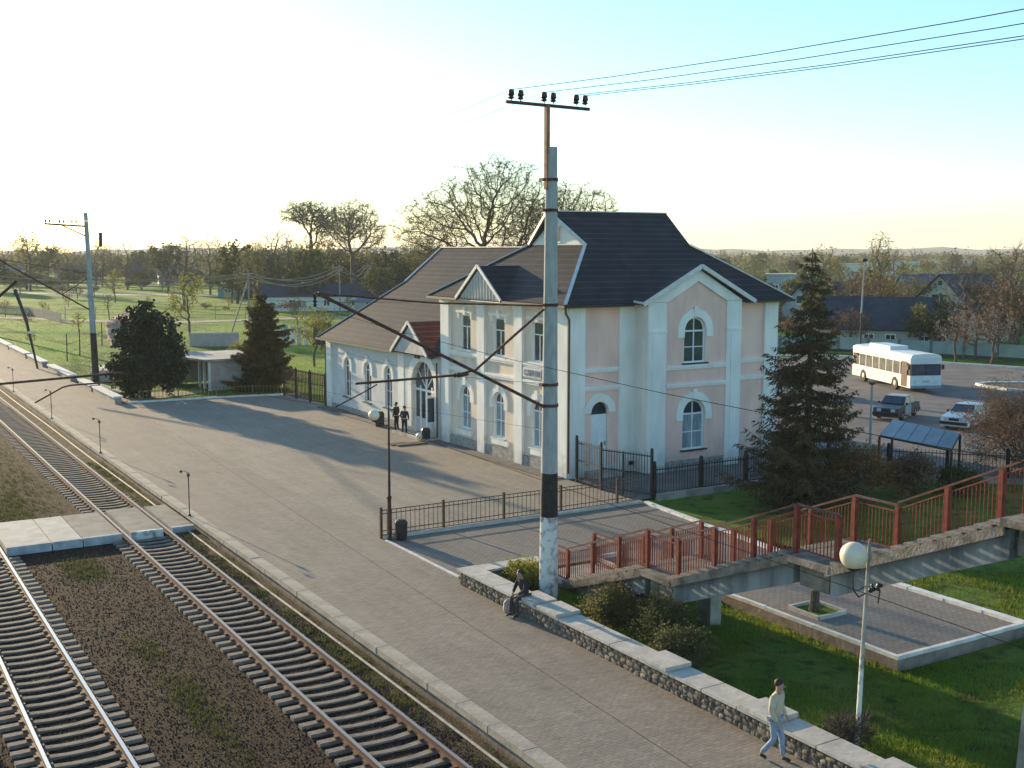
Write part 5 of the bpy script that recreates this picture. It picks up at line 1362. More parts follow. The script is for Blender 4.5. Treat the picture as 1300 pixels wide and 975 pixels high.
person((17.22, 27.9, 0), R(95), 'person in dark clothes sitting on the low stone wall beside the tall mast', sit, mat('black_jacket', (0.03, 0.026, 0.03), 0.9, 0.2, 6), mat('charcoal_trousers', (0.06, 0.055, 0.06), 0.9, 0.2, 6), bulk=1.05)
q = MB(); q.lathe((16.95, 28.35, .0), [(.14, 0), (.17, .1), (.15, .3), (.05, .4)], 10)
tag(q.build('shopping_bag', mat('pale_bag', (0.35, 0.28, 0.26), 0.8, 0.2, 6)), 'pinkish grey bag on the paving at the feet of the seated person', 'bag')
stand = dict(pelvis=(0, 0, .95), chest=(0, .02, 1.30), neck=(0, .03, 1.50), head0=(0, .04, 1.57), head=(0, .05, 1.64),
    shl=(-.19, .02, 1.42), ell=(-.26, .0, 1.15), wrl=(-.20, .12, .95), shr=(.19, .02, 1.42), elr=(.27, .02, 1.15), wrr=(.2, .14, .97),
    hil=(-.09, 0, .90), knl=(-.12, .02, .49), anl=(-.14, -.02, .09), tol=(-.16, .15, .035),
    hir=(.09, 0, .90), knr=(.12, .02, .49), anr=(.14, -.02, .09), tor=(.17, .14, .035))
person((28.75, 60.9, 0), R(30), 'left of two people in dark clothes standing by the station entrance', stand, mat('dark_green_jacket', (0.022, 0.028, 0.026), 0.9, 0.2, 6), mat('black_trousers', (0.02, 0.02, 0.024), 0.9, 0.2, 6), bulk=1.12)
st2 = {k: (v[0], v[1], v[2] * .95) for k, v in stand.items()}
person((28.7, 59.75, 0), R(-60), 'shorter right-hand one of the two people in dark clothes by the entrance', st2, mat('navy_jacket', (0.02, 0.022, 0.034), 0.9, 0.2, 6), mat('black_trousers', (0.02, 0.02, 0.024)))

# ================================================================ VEHICLES
RIM = mat('wheel_rim', (0.35, 0.34, 0.33), 0.4, 0.1, 6, metal=0.4)
def wheel(parent, x, y, r, w=.2):
    q = MB(); q.lathe((x, y, r), [(r * .62, -w / 2), (r * .94, -w / 2), (r, -w / 3), (r, w / 3), (r * .94, w / 2), (r * .62, w / 2)], 18, 'X'); wh = q.build('wheel', RUBBER, parent, local=True)
    q = MB(); q.lathe((x, y, r), [(r * .3, -w * .52), (r * .6, -w * .46), (r * .6, w * .46), (r * .3, w * .52)], 12, 'X'); q.build('rim', RIM, wh, local=True)
def arch_profile(L, zb, ztop_pts, wheels, r):
    """side outline with wheel arches; y forward"""
    pts = [(-L / 2, zb)]
    for wy in sorted(wheels):
        for k in range(9):
            a = math.pi - math.pi * k / 8; pts.append((wy + r * math.cos(a), max(zb, zb + .02 + r * math.sin(a))))
    pts.append((L / 2, zb)); return pts + ztop_pts
def car(label, loc, rz, paint, glass=GLASS, door=None, W=1.6):
    t = thing('parked_car', label, 'car', loc, rz)
    L = 4.1; wy = (-1.22, 1.22)
    prof = arch_profile(L, .22, [(2.05, .55), (2.0, .78), (1.15, .90), (-1.45, .93), (-1.98, .88), (-2.05, .6)], wy, .33)
    q = MB(); q.prism([(-W / 2, y, z) for y, z in prof], (W, 0, 0)); q.build('body', paint, t, local=True)
    # cabin, tapering
    q = MB(); base = [(.92, .90), (-1.35, .93)]; top = [(.30, 1.40), (-1.05, 1.40)]
    def ring(y, z, w): return [q.P((-w, y, z)), q.P((w, y, z))]
    a = ring(.98, .90, W / 2 - .03); b_ = ring(.30, 1.39, W / 2 - .17); c = ring(-1.0, 1.39, W / 2 - .17); d = ring(-1.45, .92, W / 2 - .03)
    for u, v in ((a, b_), (b_, c), (c, d)): q.idx([u[0], u[1], v[1], v[0]])
    q.idx([a[0], b_[0], c[0], d[0]]); q.idx([a[1], d[1], c[1], b_[1]]); q.idx([a[0], d[0], d[1], a[1]])
    q.build('cabin', paint, t, local=True)
    g = MB(); g.face([(-W / 2 + .11, .92, .96), (W / 2 - .11, .92, .96), (W / 2 - .22, .36, 1.36), (-W / 2 + .22, .36, 1.36)])
    g.v = [(x, y + .03, z + .03) for x, y, z in g.v]; g.build('windscreen', glass, t, local=True, fix=False)
    g = MB(); g.face([(-W / 2 + .13, -1.42, .98), (W / 2 - .13, -1.42, .98), (W / 2 - .22, -1.05, 1.35), (-W / 2 + .22, -1.05, 1.35)])
    g.v = [(x, y - .03, z + .02) for x, y, z in g.v]; g.build('rear_window', glass, t, local=True, fix=False)
    for s in (-1, 1):
        for y0, y1, y2, y3 in ((.78, .28, -.30, -.30), (-.38, -.38, -.98, -1.22)):
            f = lambda y, z: (s * (W / 2 - .03 - .14 * (z - .9) / .5 + .012), y, z)
            g = MB(); g.face([f(y0, .97), f(y1 if y1 != y0 else y0, 1.34), f(y2, 1.34), f(y3, .97)]); g.build('side_window', glass, t, local=True, fix=False)
        q = MB(); q.box(s * (W / 2) - .006, s * (W / 2) + .006, -.35, .75, .30, .86); q.box(s * W / 2 - .01, s * W / 2 + .014, -.28, -.12, .74, .77); q.build('door', door or paint, t, local=True)
        q = MB(); q.box(s * (W / 2 + .02), s * (W / 2 + .14), .72, .82, .93, 1.05); q.build('mirror', DARKMETAL, t, local=True)
        q = MB(); q.box(s * .44 - .13, s * .44 + .13, 2.02, 2.07, .56, .74); q.build('headlight', mat('lamp_lens', (0.6, 0.62, 0.6), 0.15, 0.05), t, local=True)
        q = MB(); q.box(s * .5 - .17, s * .5 + .17, -2.08, -2.03, .58, .76); q.build('tail_light', mat('tail_red', (0.35, 0.02, 0.02), 0.3, 0.1), t, local=True)
    q = MB(); q.box(-.3, .3, 2.01, 2.055, .56, .72); q.build('grille', DARKMETAL, t, local=True)
    q = MB(); q.box(-W / 2 - .02, W / 2 + .02, 2.03, 2.15, .33, .50); q.build('bumper', DARKMETAL, t, local=True)
    q = MB(); q.box(-W / 2 - .02, W / 2 + .02, -2.15, -2.03, .33, .50); q.build('bumper', DARKMETAL, t, local=True)
    for y in wy:
        for s in (-1, 1): wheel(t, s * (W / 2 - .1), y, .30)
    return t
CARWHITE = mat('white_car_paint', (0.78, 0.80, 0.80), 0.3, 0.05, 3, spec=0.6)
car('white boxy saloon car parked facing left beyond the glass canopy', (59.3, 45.0, 0), R(106), CARWHITE)
car('dark car with pale bluish door parked between the bus and the glass canopy', (58.9, 50.0, 0), R(112), mat('dark_car_paint', (0.04, 0.045, 0.05), 0.3, 0.1, 3, spec=0.6), door=mat('pale_blue_door', (0.30, 0.38, 0.42), 0.4, 0.1))
car('silver-white car seen in the gap between station corner and spruce', (61.8, 63.2, 0), R(95), mat('silver_car_paint', (0.5, 0.52, 0.54), 0.3, 0.05, 3, spec=0.6))

bus = thing('bus', 'white boxy bus with pale roof box and open front door standing on the square', 'bus', (72.74, 62.1, 0), R(157))
BUSC = mat('white_bus_paint', (0.74, 0.73, 0.68), 0.35, 0.06, 1.5, spec=0.5)
BUSF = mat('white_bus_front', (0.62, 0.66, 0.68), 0.35, 0.06, 1.5, spec=0.5)
W, L, ZT = 2.5, 10.0, 2.92
# body: section loft with rounded roof edge; side outline has wheel arches
q = MB(); prof = arch_profile(L, .35, [(L / 2, 1.28), (-L / 2, 1.28)], (-2.9, 2.6), .60)
q.prism([(-W / 2, y, z) for y, z in prof], (W, 0, 0)); q.build('lower_body', BUSC, bus, local=True)
q = MB()
sec = [(-W / 2, 2.22), (-W / 2, 2.58), (-W / 2 + .05, 2.74), (-W / 2 + .25, 2.86), (0, ZT), (W / 2 - .25, 2.86), (W / 2 - .05, 2.74), (W / 2, 2.58), (W / 2, 2.22)]
q.prism([(x, -L / 2 + .02, z) for x, z in sec], (0, L - .08, 0)); q.build('roof', BUSC, bus, local=True)
q = MB(); q.box(-W / 2 + .05, W / 2 - .05, -L / 2 + .06, L / 2 - .1, 1.285, 2.215); q.build('cabin_interior', mat('bus_interior', (0.10, 0.09, 0.08), 0.9, 0.3, 1), bus, local=True)
for s in (-1, 1):
    n = 7; y0, y1 = -L / 2 + .15, (3.35 if s == 1 else 4.6)
    for k in range(n):
        a0 = y0 + (y1 - y0) * k / n + .05; a1 = y0 + (y1 - y0) * (k + 1) / n - .05
        q = MB(); q.box(s * (W / 2 - .035), s * (W / 2 - .02), a0, a1, 1.33, 2.18); q.build('side_window', mat('bus_window', (0.15, 0.15, 0.13), 0.12, 0.3, 2, spec=0.7), bus, local=True)
    q = MB()
    for k in range(n + 1):
        yy = y0 + (y1 - y0) * k / n; q.box(s * (W / 2 - .03) , s * (W / 2), yy - .05, yy + .05, 1.28, 2.22)
    q.build('window_pillars', BUSC, bus, local=True)
q = MB(); q.box(W / 2 - .02, W / 2 + .014, 3.6, 4.5, .42, 2.3); q.build('door', mat('dark_doorway', (0.07, 0.03, 0.022), 0.7), bus, local=True, label='open dark reddish front doorway')
q = MB(); q.box(W / 2 + .011, W / 2 + .02, -4.9, 3.4, .82, .93); q.build('side_stripe', mat('bus_stripe', (0.40, 0.42, 0.42), 0.5), bus, local=True)
q = MB(); q.box(-W / 2 + .02, W / 2 - .02, L / 2 - .02, L / 2 + .03, .36, 1.30); q.box(-W / 2 + .02, W / 2 - .02, L / 2 - .06, L / 2 + .0, 2.16, 2.6); q.build('front_panel', BUSF, bus, local=True)
for x0, x1 in ((-W / 2 + .08, -.03), (.03, W / 2 - .08)):
    q = MB(); q.box(x0, x1, L / 2 - .06, L / 2 + .005, 1.33, 2.14); q.build('windscreen', GLASS, bus, local=True)
for s in (-1, 1):
    q = MB(); q.lathe((s * .85, L / 2 + .03, .82), [(.14, 0), (.13, .03)], 12, 'Y'); q.build('headlight', mat('lamp_lens', (0.6, 0.62, 0.6)), bus, local=True)
    for y in (-2.9, 2.6): wheel(bus, s * (W / 2 - .12), y, .50, .3)
    q = MB(); q.box(s * (W / 2 + .02), s * (W / 2 + .2), L / 2 - .1, L / 2 + .0, 1.75, 2.1); q.build('mirror', DARKMETAL, bus, local=True)
q = MB(); q.box(-.25, .25, L / 2 + .03, L / 2 + .045, .78, .92); q.build('badge', mat('bus_stripe', (0.4, 0.42, 0.42)), bus, local=True)
q = MB(); q.box(-W / 2, W / 2, L / 2 + .03, L / 2 + .12, .38, .55); q.build('bumper', mat('blue_bumper', (0.16, 0.25, 0.34), 0.5), bus, local=True)
q = MB(); q.box(-.75, .75, -3.0, .6, 2.88, 3.16); q.build('roof_box', BUSF, bus, local=True)

# ================================================================ HOUSES AND FAR STRUCTURES
def house(label, x, y, rz, L, D, h, rh, wall, roof, wins=(), chim=True, hip=0.0, cat='house', over=.35, gwin=False, name='house'):
    """long axis local X; the front (with wins) faces local -Y"""
    t = thing(name, label, cat, (x, y, -.1), rz)
    q = MB(); q.box(-L / 2, L / 2, -D / 2, D / 2, 0, h)
    if rh and not hip:
        for s in (-1, 1): q.prism([(s * L / 2 - s * .05, -D / 2 + .02, h), (s * L / 2 - s * .05, D / 2 - .02, h), (s * L / 2 - s * .05, 0, h + rh - .05)], (s * .045, 0, 0))
    q.build('wall', wall, t, local=True)
    o = over; q = MB(); zz = h - o * rh / (D / 2)
    if rh:
        roofpoly(q, [(-L / 2 - o, -D / 2 - o, zz), (L / 2 + o, -D / 2 - o, zz), (L / 2 + o - hip, 0, h + rh), (-L / 2 - o + hip, 0, h + rh)])
        roofpoly(q, [(-L / 2 - o, D / 2 + o, zz), (L / 2 + o, D / 2 + o, zz), (L / 2 + o - hip, 0, h + rh), (-L / 2 - o + hip, 0, h + rh)])
        if hip:
            for s in (-1, 1): roofpoly(q, [(s * (L / 2 + o), -D / 2 - o, zz), (s * (L / 2 + o), D / 2 + o, zz), (s * (L / 2 + o - hip), 0, h + rh)])
    else: q.box(-L / 2 - .2, L / 2 + .2, -D / 2 - .2, D / 2 + .2, h, h + .2)
    rf = q.build('roof', roof, t, local=True)
    if chim:
        q = MB(); q.box(L * .2, L * .2 + .5, -.25, .25, h + rh * .6, h + rh + .7); q.build('chimney', mat('brick_red', (0.22, 0.10, 0.07), 0.9), rf, local=True)
    for (wx, wz, ww, wh) in wins:
        q = MB()
        for x0, x1, z0, z1 in ((wx - ww / 2 - .1, wx - ww / 2, wz - .1, wz + wh + .1), (wx + ww / 2, wx + ww / 2 + .1, wz - .1, wz + wh + .1), (wx - ww / 2, wx + ww / 2, wz - .1, wz), (wx - ww / 2, wx + ww / 2, wz + wh, wz + wh + .1), (wx - .03, wx + .03, wz, wz + wh)):
            q.box(x0, x1, -D / 2 - .05, -D / 2, z0, z1)
        f = q.build('window', FRAMEW, t, local=True)
        q = MB(); q.box(wx - ww / 2, wx + ww / 2, -D / 2 - .02, -D / 2 - .005, wz, wz + wh); q.build('pane', GLASS, f, local=True)
    if gwin:
        for ya, yb2, za, zb2 in ((-.9, -.1, .2, 1.2), (.1, .9, .2, 1.2), (-.25, .25, rh - 1.3, rh - .8)):
            q = MB(); q.box(-L / 2 - .04, -L / 2, ya, yb2, h + za, h + zb2); q.build('gable_window', GLASS, t, local=True)
        q = MB(); q.box(-L / 2 - .03, -L / 2, -1.0, 1.0, h + .05, h + .18); q.build('gable_trim', FRAMEW, t, local=True)
    return t
SLATE = mat('dark_slate_roof', (0.035, 0.045, 0.06), 0.8, 0.25, 1.0, bump=0.3)
GREYROOF = mat('grey_sheet_roof', (0.16, 0.15, 0.15), 0.7, 0.25, 1.0)
PALEW = mat('pale_plaster', (0.42, 0.42, 0.38), 0.9, 0.12, 1.0)
BLUEW = mat('bluish_plaster', (0.34, 0.40, 0.42), 0.9, 0.1, 1.0)
vis = lambda x, y: math.atan2(-x, y)            # turns a house's front to the camera side
house('low cottage with big dark roof and two white-framed windows behind the green fence', 99.5, 87.5, vis(99.5, 87.5) - R(4), 11.5, 8, 2.6, 3.1, PALEW, SLATE, [(-.6, .5, .9, 1.3), (1.6, .5, .9, 1.3), (5, .6, .8, 1.1)], False)
house('small gabled house with grey roof between spruce and poplar beyond the cottage', 118, 114, vis(118, 114) + R(55), 8, 6.5, 3.4, 3.0, BLUEW, SLATE, [(-1.5, 1, .9, 1.1)], True, gwin=True)
house('farther gabled house with reddish roof left of the pale gabled house', 140, 108, vis(140, 108) + R(70), 8, 6.5, 3.6, 3.2, PALEW, mat('red_brown_far_roof', (0.13, 0.085, 0.07), 0.9, 0.2, 1), [(-1.5, 1, .9, 1.1)], True, gwin=True)
house('pale gabled house with small attic windows and dark roof at the right', 117.5, 90.5, vis(117.5, 90.5) + R(62), 11, 7.6, 4.4, 3.6, mat('pale_cream_plaster', (0.44, 0.43, 0.36), 0.9, 0.1, 1), SLATE, [(-2, 1.2, 1, 1.3), (2, 1.2, 1, 1.3)], True, gwin=True)
house('small house with steep blue-grey roof half hidden by trees behind the cottage', 146, 121, vis(146, 121) + R(48), 7, 6, 3.0, 4.1, PALEW, mat('blue_grey_roof', (0.07, 0.09, 0.13), 0.7, 0.2, 1), [(-1.5, 1, .9, 1.1)], False)
house('pale bluish two-storey block beside the station eave', 130, 134, vis(130, 134), 4.4, 5, 6.9, 0, BLUEW, PALEW, [(-.8, 4.2, .8, 1.2), (.9, 4.2, .8, 1.2)], False, cat='building', name='small_block')
house('long low white-walled building with dark roof at the left edge of the station roof', 79, 197, vis(79, 197) + R(4), 22, 8, 2.8, 1.9, mat('white_plaster_far', (0.62, 0.62, 0.56), 0.9, 0.05, 1), SLATE, [(-6, .9, 1, 1.1), (0, .9, 1, 1.1), (5, .9, 1, 1.1)], False)
house('small shed with lilac blue roof next to the white-walled building', 86, 192, vis(86, 192) - R(15), 7, 5, 2.0, 1.6, PALEW, mat('lilac_roof', (0.24, 0.27, 0.42), 0.6, 0.1, 1), [(0, .7, .9, .8)], False)
house('small turquoise kiosk with pale roof on the green field', 84, 264, vis(84, 264), 8.5, 4, 3.0, 0, mat('turquoise_wall', (0.16, 0.34, 0.36), 0.8, 0.1, 1), PALEW, [(-2, 1, 1.2, 1), (2, 1, 1.2, 1)], False, cat='kiosk', name='kiosk')
random.seed(21)
for k, (x, d, l) in enumerate(((-.31, 430, 'leftmost far farmhouse with a dark roof under the tree line'), (-.265, 470, 'far white cottage second from the left under the tree line'), (-.225, 440, 'far house with grey roof just left of the far mast'), (-.205, 380, 'bluish house directly behind the far mast'),
                           (-.14, 360, 'far brown-roofed barn right of the far mast'), (-.105, 330, 'far low farmhouse above the round evergreen'), (-.06, 340, 'far pale cottage above the tapered evergreen'))):
    th_ = R(31.05) + math.atan(x * 1.42) 
    X, Y = math.sin(th_) * d, math.cos(th_) * d
    house(l, X, Y, vis(X, Y) + random.uniform(-.5, .5), random.uniform(10, 15), 7, random.uniform(2.6, 3.4), random.uniform(2.2, 3.2), [PALEW, BLUEW, mat('white_plaster_far', (0.6, 0.6, 0.55))][k % 3], [GREYROOF, mat('red_brown_far_roof', (0.13, 0.085, 0.07), 0.9, 0.2, 1), SLATE][k % 3], [(-3, 1, 1, 1.1), (0, 1, 1, 1.1), (3, 1, 1, 1.1)], k % 2 == 0)
for k, (px, d, l) in enumerate(((1.02, 420, 'far white industrial shed on the horizon right of the spruce top'), (.335 * 2.9, 520, 'far pale building on the horizon above the cottage roof'), (1.22, 600, 'distant pale block near the right edge of the horizon'))):
    th_ = R(31.05) + math.atan((px * 1300 / 1.05 * .0 + (1060 + k * 70 - 650)) / 1463)
    X, Y = math.sin(th_) * d, math.cos(th_) * d
    house(l, X, Y, vis(X, Y), 22, 10, 6, 0, mat('white_plaster_far', (0.6, 0.6, 0.55)), PALEW, [(-6, 2, 2, 1.5), (0, 2, 2, 1.5), (6, 2, 2, 1.5)], False, cat='building', name='industrial_shed')

# low pavilion and walls behind the forecourt
t = thing('garden_pavilion', 'small flat-roofed pale pavilion between the two evergreens behind the forecourt', 'pavilion', (27, 88, 0))
PINKW = mat('pinkish_wall', (0.42, 0.36, 0.33), 0.9, 0.12, 1.5, bump=0.2)
MB().box(25.3, 29.6, 86.3, 86.5, 0, 2.25).build('wall', PINKW, t)
MB().box(29.4, 29.6, 86.51, 93, 0, 2.25).build('wall', PINKW, t)
for y in (86.4, 87.7, 89.0): MB().box(25.1, 25.28, y - .1, y + .1, 0, 2.25).build('pillar', WHITEWASH, t)
q = MB(); q.prism([(24.7, 86.0, 2.26), (29.9, 86.0, 2.26), (29.9, 93.4, 2.26), (23.0, 93.4, 2.26)], (0, 0, .16)); q.build('roof', mat('weathered_slab', (0.36, 0.35, 0.32), 0.9, 0.25, 1.0), t)
MB().box(23.6, 29.3, 92.9, 93.1, 0, 2.25).build('back_wall', EDGE, t)
for x0, y0, x1, y1, h, l in ((35.5, 129, 40.5, 127, 1.4, 'low pinkish garden wall behind the pavilion'), (19, 99, 24.5, 97, .7, 'low terrace wall beside the round evergreen')):
    q = MB(); q.beam((x0, y0, h / 2 - .1), (x1, y1, h / 2 - .1), .3, h); q.beam((x0, y0, h), (x1, y1, h), .4, .12)
    tag(q.build('garden_wall', PINKW), l, 'wall')
t = thing('slat_fence', 'fence of pale upright boards with a dark gate behind the pavilion', 'fence', (44, 126, 0))
for k in range(9): MB().box(41.4 + k * .72, 41.95 + k * .72, 125.9 - k * .2, 126 - k * .2, -.1, 2.2).build('board', [WHITEWASH, BLUEW][k % 2], t)
MB().box(48.2, 50.4, 124, 124.1, -.1, 2.4).build('gate', DARKMETAL, t)
# grey paling fence far left
t = thing('paling_fence', 'long grey paling fence across the green field at the far left', 'fence', (31, 200, 0))
q = MB(); GP = mat('grey_wood', (0.28, 0.25, 0.23), 0.9, 0.2, 2)
for a, c in (((20, 236), (30, 206)), ((30, 206), (31, 182))):
    n = int(math.hypot(c[0] - a[0], c[1] - a[1]) / .45)
    for i in range(n):
        x, y = a[0] + (c[0] - a[0]) * i / n, a[1] + (c[1] - a[1]) * i / n; q.obox((x, y, .6), (.1, .28, 1.5))
q.build('palings', GP, t, kind='stuff')
for a, c in (((20, 236), (30, 206)), ((30, 206), (31, 182))):
    q = MB(); q.beam((*a, .9), (*c, .9), .06, .1); q.build('rail', GP, t)

# thin posts and a sagging wire fence standing in the field
for a_, (x0, y0, x1, y1, n_, l_) in enumerate(((20.5, 118, 34, 152, 7, 'sparse line of thin dark posts in the field beyond the garden terrace'), (33, 190, 78, 166, 12, 'line of thin pale posts along the dirt road across the field'))):
    t = thing('post_fence', l_, 'fence', (x0, y0, -.1))
    for i in range(n_):
        u = i / (n_ - 1); x, y = x0 + (x1 - x0) * u, y0 + (y1 - y0) * u
        MB().tube([(x, y, -.1), (x + .05, y, 2.0 if a_ else 2.6)], [.07, .05], 6).build('post', [DARKMETAL, GP][a_], t)
    for z in (.7, 1.5): MB().tube([(x0, y0, z), ((x0 + x1) / 2, (y0 + y1) / 2, z - .1), (x1, y1, z)], .015, 4).build('wire', WIRE, t)

# green panel fence round the square
t = thing('panel_fence', 'long pale green panel fence along the far side of the square behind the bus', 'fence', (92, 84, 0))
GREENP = [mat('pale_green_panel', (0.30, 0.38, 0.33), 0.85, 0.12, 1.2), mat('bluish_green_panel', (0.24, 0.34, 0.35), 0.85, 0.12, 1.2)]
fa = [(66, 107), (90.5, 88.8), (98.3, 71.5), (103, 50), (105, 35)]
for (x0, y0), (x1, y1) in zip(fa[:-1], fa[1:]):
    L_ = math.hypot(x1 - x0, y1 - y0); n = int(L_ / 2.9)
    for i in range(n):
        p0 = Vector((x0 + (x1 - x0) * i / n, y0 + (y1 - y0) * i / n, 0)); p1 = Vector((x0 + (x1 - x0) * (i + 1) / n, y0 + (y1 - y0) * (i + 1) / n, 0)); d = (p1 - p0).normalized()
        q = MB(); q.beam(p0 + d * .15 + Vector((0, 0, .95)), p1 - d * .15 + Vector((0, 0, .95)), .06, 1.25); q.build('panel', GREENP[(i * 7 // 3) % 2], t)
        q = MB(); q.beam(p0 + Vector((0, 0, .80)), p0 + Vector((0, 0, .80)) + Vector((0, 0, .001)), .2, .2) if False else q.box(p0.x - .11, p0.x + .11, p0.y - .11, p0.y + .11, 0, 1.7); q.build('post', mat('grey_fence_post', (0.16, 0.17, 0.17), 0.9, 0.2, 2), t)
        q = MB(); q.beam(p0 + Vector((0, 0, .15)), p1 + Vector((0, 0, .15)), .2, .32); q.build('base', mat('dark_fence_base', (0.05, 0.07, 0.06), 0.9, 0.2, 2), t)

# tall pole on the square and telecom poles
t = thing('street_pole', 'tall slim pole with a dark lamp head behind the bus', 'street lamp', (80.6, 72.8, 0))
MB().tube([(80.6, 72.8, 0), (80.6, 72.8, 5)], [.10, .08], 10).build('lower_pole', mat('dark_pole_base', (0.07, 0.07, 0.07), 0.9), t)
MB().tube([(80.6, 72.8, 5), (80.8, 72.8, 9.6)], [.08, .05], 10).build('pole', CONC, t)
q = MB(); q.ball((80.8, 72.8, 9.75), .28, 10, 6, (1, 1, .6)); q.build('lamp_head', DARKMETAL, t)
def telecom(x, y, h, label, stay=False):
    t = thing('telegraph_pole', label, 'pole', (x, y, 0))
    q = MB(); q.tube([(x, y, -.1), (x, y, h)], [.15, .10], 8); q.build('shaft', GP, t)
    for z in (h - .4, h - 1.0):
        q = MB(); q.beam((x - .9, y - .3, z), (x + .9, y + .3, z), .08, .1); c = q.build('crossarm', GP, t)
        for s in (-.8, -.4, .4, .8): insulator(c, x + s, y + s * .33, z + .05, .06, .2)
    if stay: MB().tube([(x - 2.8, y - 1.2, 0), (x, y, h * .85)], [.11, .09], 6).build('stay_pole', GP, t)
tp = [(18, 205, 8.0, 'leftmost of the wooden telegraph poles behind the field'), (49, 149, 8.0, 'wooden telegraph pole with a slanting stay behind the tapered evergreen'), (73.9, 177.8, 8.3, 'wooden telegraph pole with crossarms just left of the station roof'), (86.4, 194.5, 8.3, 'wooden telegraph pole nearest the edge of the station roof')]
for k, (x, y, h, l) in enumerate(tp): telecom(x, y, h, l, k == 1)
for k, (off, z) in enumerate(((-.8, 7.8), (.8, 7.8), (-.6, 7.2), (.6, 7.2))):
    pts = [(x + off, y + off * .33, h - .35 - (8 - z) * .5) for x, y, h, _ in [(-60, 260, 8, '')] + tp] + [(150, 290, 8)]
    wire('telegraph_wire', ['topmost sagging telegraph wire across the left background', 'second sagging telegraph wire across the left background', 'third sagging telegraph wire across the left background', 'lowest sagging telegraph wire across the left background'][k], pts, .045, 1.3 + .25 * k, mat('copper_wire', (0.32, 0.22, 0.15), 0.5), 10)

# ================================================================ TREES AND SHRUBS
FIRST = [1.0]
def grow(mb, tw, p, d, L, r, lev, maxlev, rnd, split=3, spread=.6, droop=0.0, leafn=6, leafs=.12, leafmb=None, twig=.8, kink=.18, up=.1):
    """one limb, recursively: tapered kinked tube, children along it, fine twigs at the end"""
    n = 3 if lev < 2 else 2
    pts = [p.copy()]; rs = [r]; q = p.copy(); dd = d.copy()
    L0 = L
    if lev == 0: L = L * FIRST[0]
    for i in range(n):
        dd = (dd + Vector((rnd.gauss(0, kink), rnd.gauss(0, kink), rnd.gauss(0, kink * .6) + up * .4 - droop))).normalized()
        q = q + dd * L / n; pts.append(q.copy()); rs.append(r * (1 - .5 * (i + 1) / n))
    L = L0
    mb.tube(pts, rs, 7 if lev == 0 else (5 if lev < 3 else 3), cap=False)
    if lev >= maxlev:
        for k in range(leafn):
            u = rnd.random(); base = pts[0].lerp(pts[-1], .2 + .8 * u)
            td = (dd + Vector((rnd.gauss(0, .7), rnd.gauss(0, .7), rnd.gauss(0, .5) - droop))).normalized() * twig * rnd.uniform(.5, 1.2)
            s = td.cross(Vector((rnd.gauss(0, 1), rnd.gauss(0, 1), rnd.gauss(0, 1)))).normalized() * max(.008, r * .22)
            i = [tw.P(base - s), tw.P(base + s), tw.P(base + td)]; tw.idx(i)
            if leafmb is not None:
                for _ in range(3):
                    c = base + td * rnd.uniform(.3, 1.1) + Vector((rnd.gauss(0, .12), rnd.gauss(0, .12), rnd.gauss(0, .12)))
                    leaf(leafmb, c, leafs * rnd.uniform(.6, 1.3), rnd)
        return
    ks = split + (1 if rnd.random() < .4 else 0)
    for k in range(ks):
        u = .35 + .65 * (k + rnd.random()) / ks if lev else .55 + .45 * (k + .5) / ks
        i = min(len(pts) - 2, int(u * (len(pts) - 1))); f = u * (len(pts) - 1) - i
        b0 = pts[i].lerp(pts[i + 1], f)
        az = rnd.uniform(0, 6.283) if lev else 6.283 * (k + rnd.random() * .5) / ks
        side = dd.orthogonal().normalized(); side.rotate(Matrix.Rotation(az, 3, dd))
        nd = (dd * (1 - spread * .5) + side * spread * rnd.uniform(.7, 1.3) + Vector((0, 0, up - droop))).normalized()
        grow(mb, tw, b0, nd, L * rnd.uniform(.58, .82), r * (.62 - .1 * (k == 0) * 0) * rnd.uniform(.75, 1), lev + 1, maxlev, rnd, split, spread, droop, leafn, leafs, leafmb, twig, kink, up)
def leaf(mb, c, s, rnd):
    a = Vector((rnd.gauss(0, 1), rnd.gauss(0, 1), rnd.gauss(0, 1))).normalized(); b2 = a.orthogonal().normalized() * s * .5; a = a * s * .6
    mb.idx([mb.P(c - a), mb.P(c + b2), mb.P(c + a), mb.P(c - b2)])

TWIG2 = mat('pale_twigs', (0.22, 0.165, 0.10), 0.9, 0.3, 2)
LEAF_BUD = foliage('budding_leaf', (0.17, 0.17, 0.045), (0.24, 0.22, 0.07), .3, .4)
LEAF_OLIVE = foliage('olive_leaf', (0.085, 0.095, 0.03), (0.13, 0.135, 0.05), .25, .3)
LEAF_RED = foliage('reddish_bud', (0.13, 0.075, 0.045), (0.19, 0.115, 0.07), .3, .3)
LEAF_YEL = foliage('yellow_green_leaf', (0.26, 0.24, 0.05), (0.19, 0.21, 0.045), .5, .45)
LEAF_GREEN = foliage('fresh_green_leaf', (0.11, 0.17, 0.03), (0.16, 0.21, 0.04), .5, .4)
LEAF_LILAC = foliage('pale_blossom', (0.19, 0.155, 0.165), (0.27, 0.23, 0.22), .6, .3)
BLOSSOM = foliage('white_blossom', (0.55, 0.45, 0.38), (0.66, 0.56, 0.5), .8, .3)
NEEDLE = foliage('spruce_needles', (0.050, 0.060, 0.028), (0.14, 0.075, 0.034), .9, .15)
NEEDLE2 = foliage('dark_evergreen', (0.020, 0.036, 0.018), (0.045, 0.055, 0.025), .8, .1)
NEEDLE3 = foliage('rusty_evergreen', (0.045, 0.06, 0.025), (0.13, 0.085, 0.03), .9, .15)

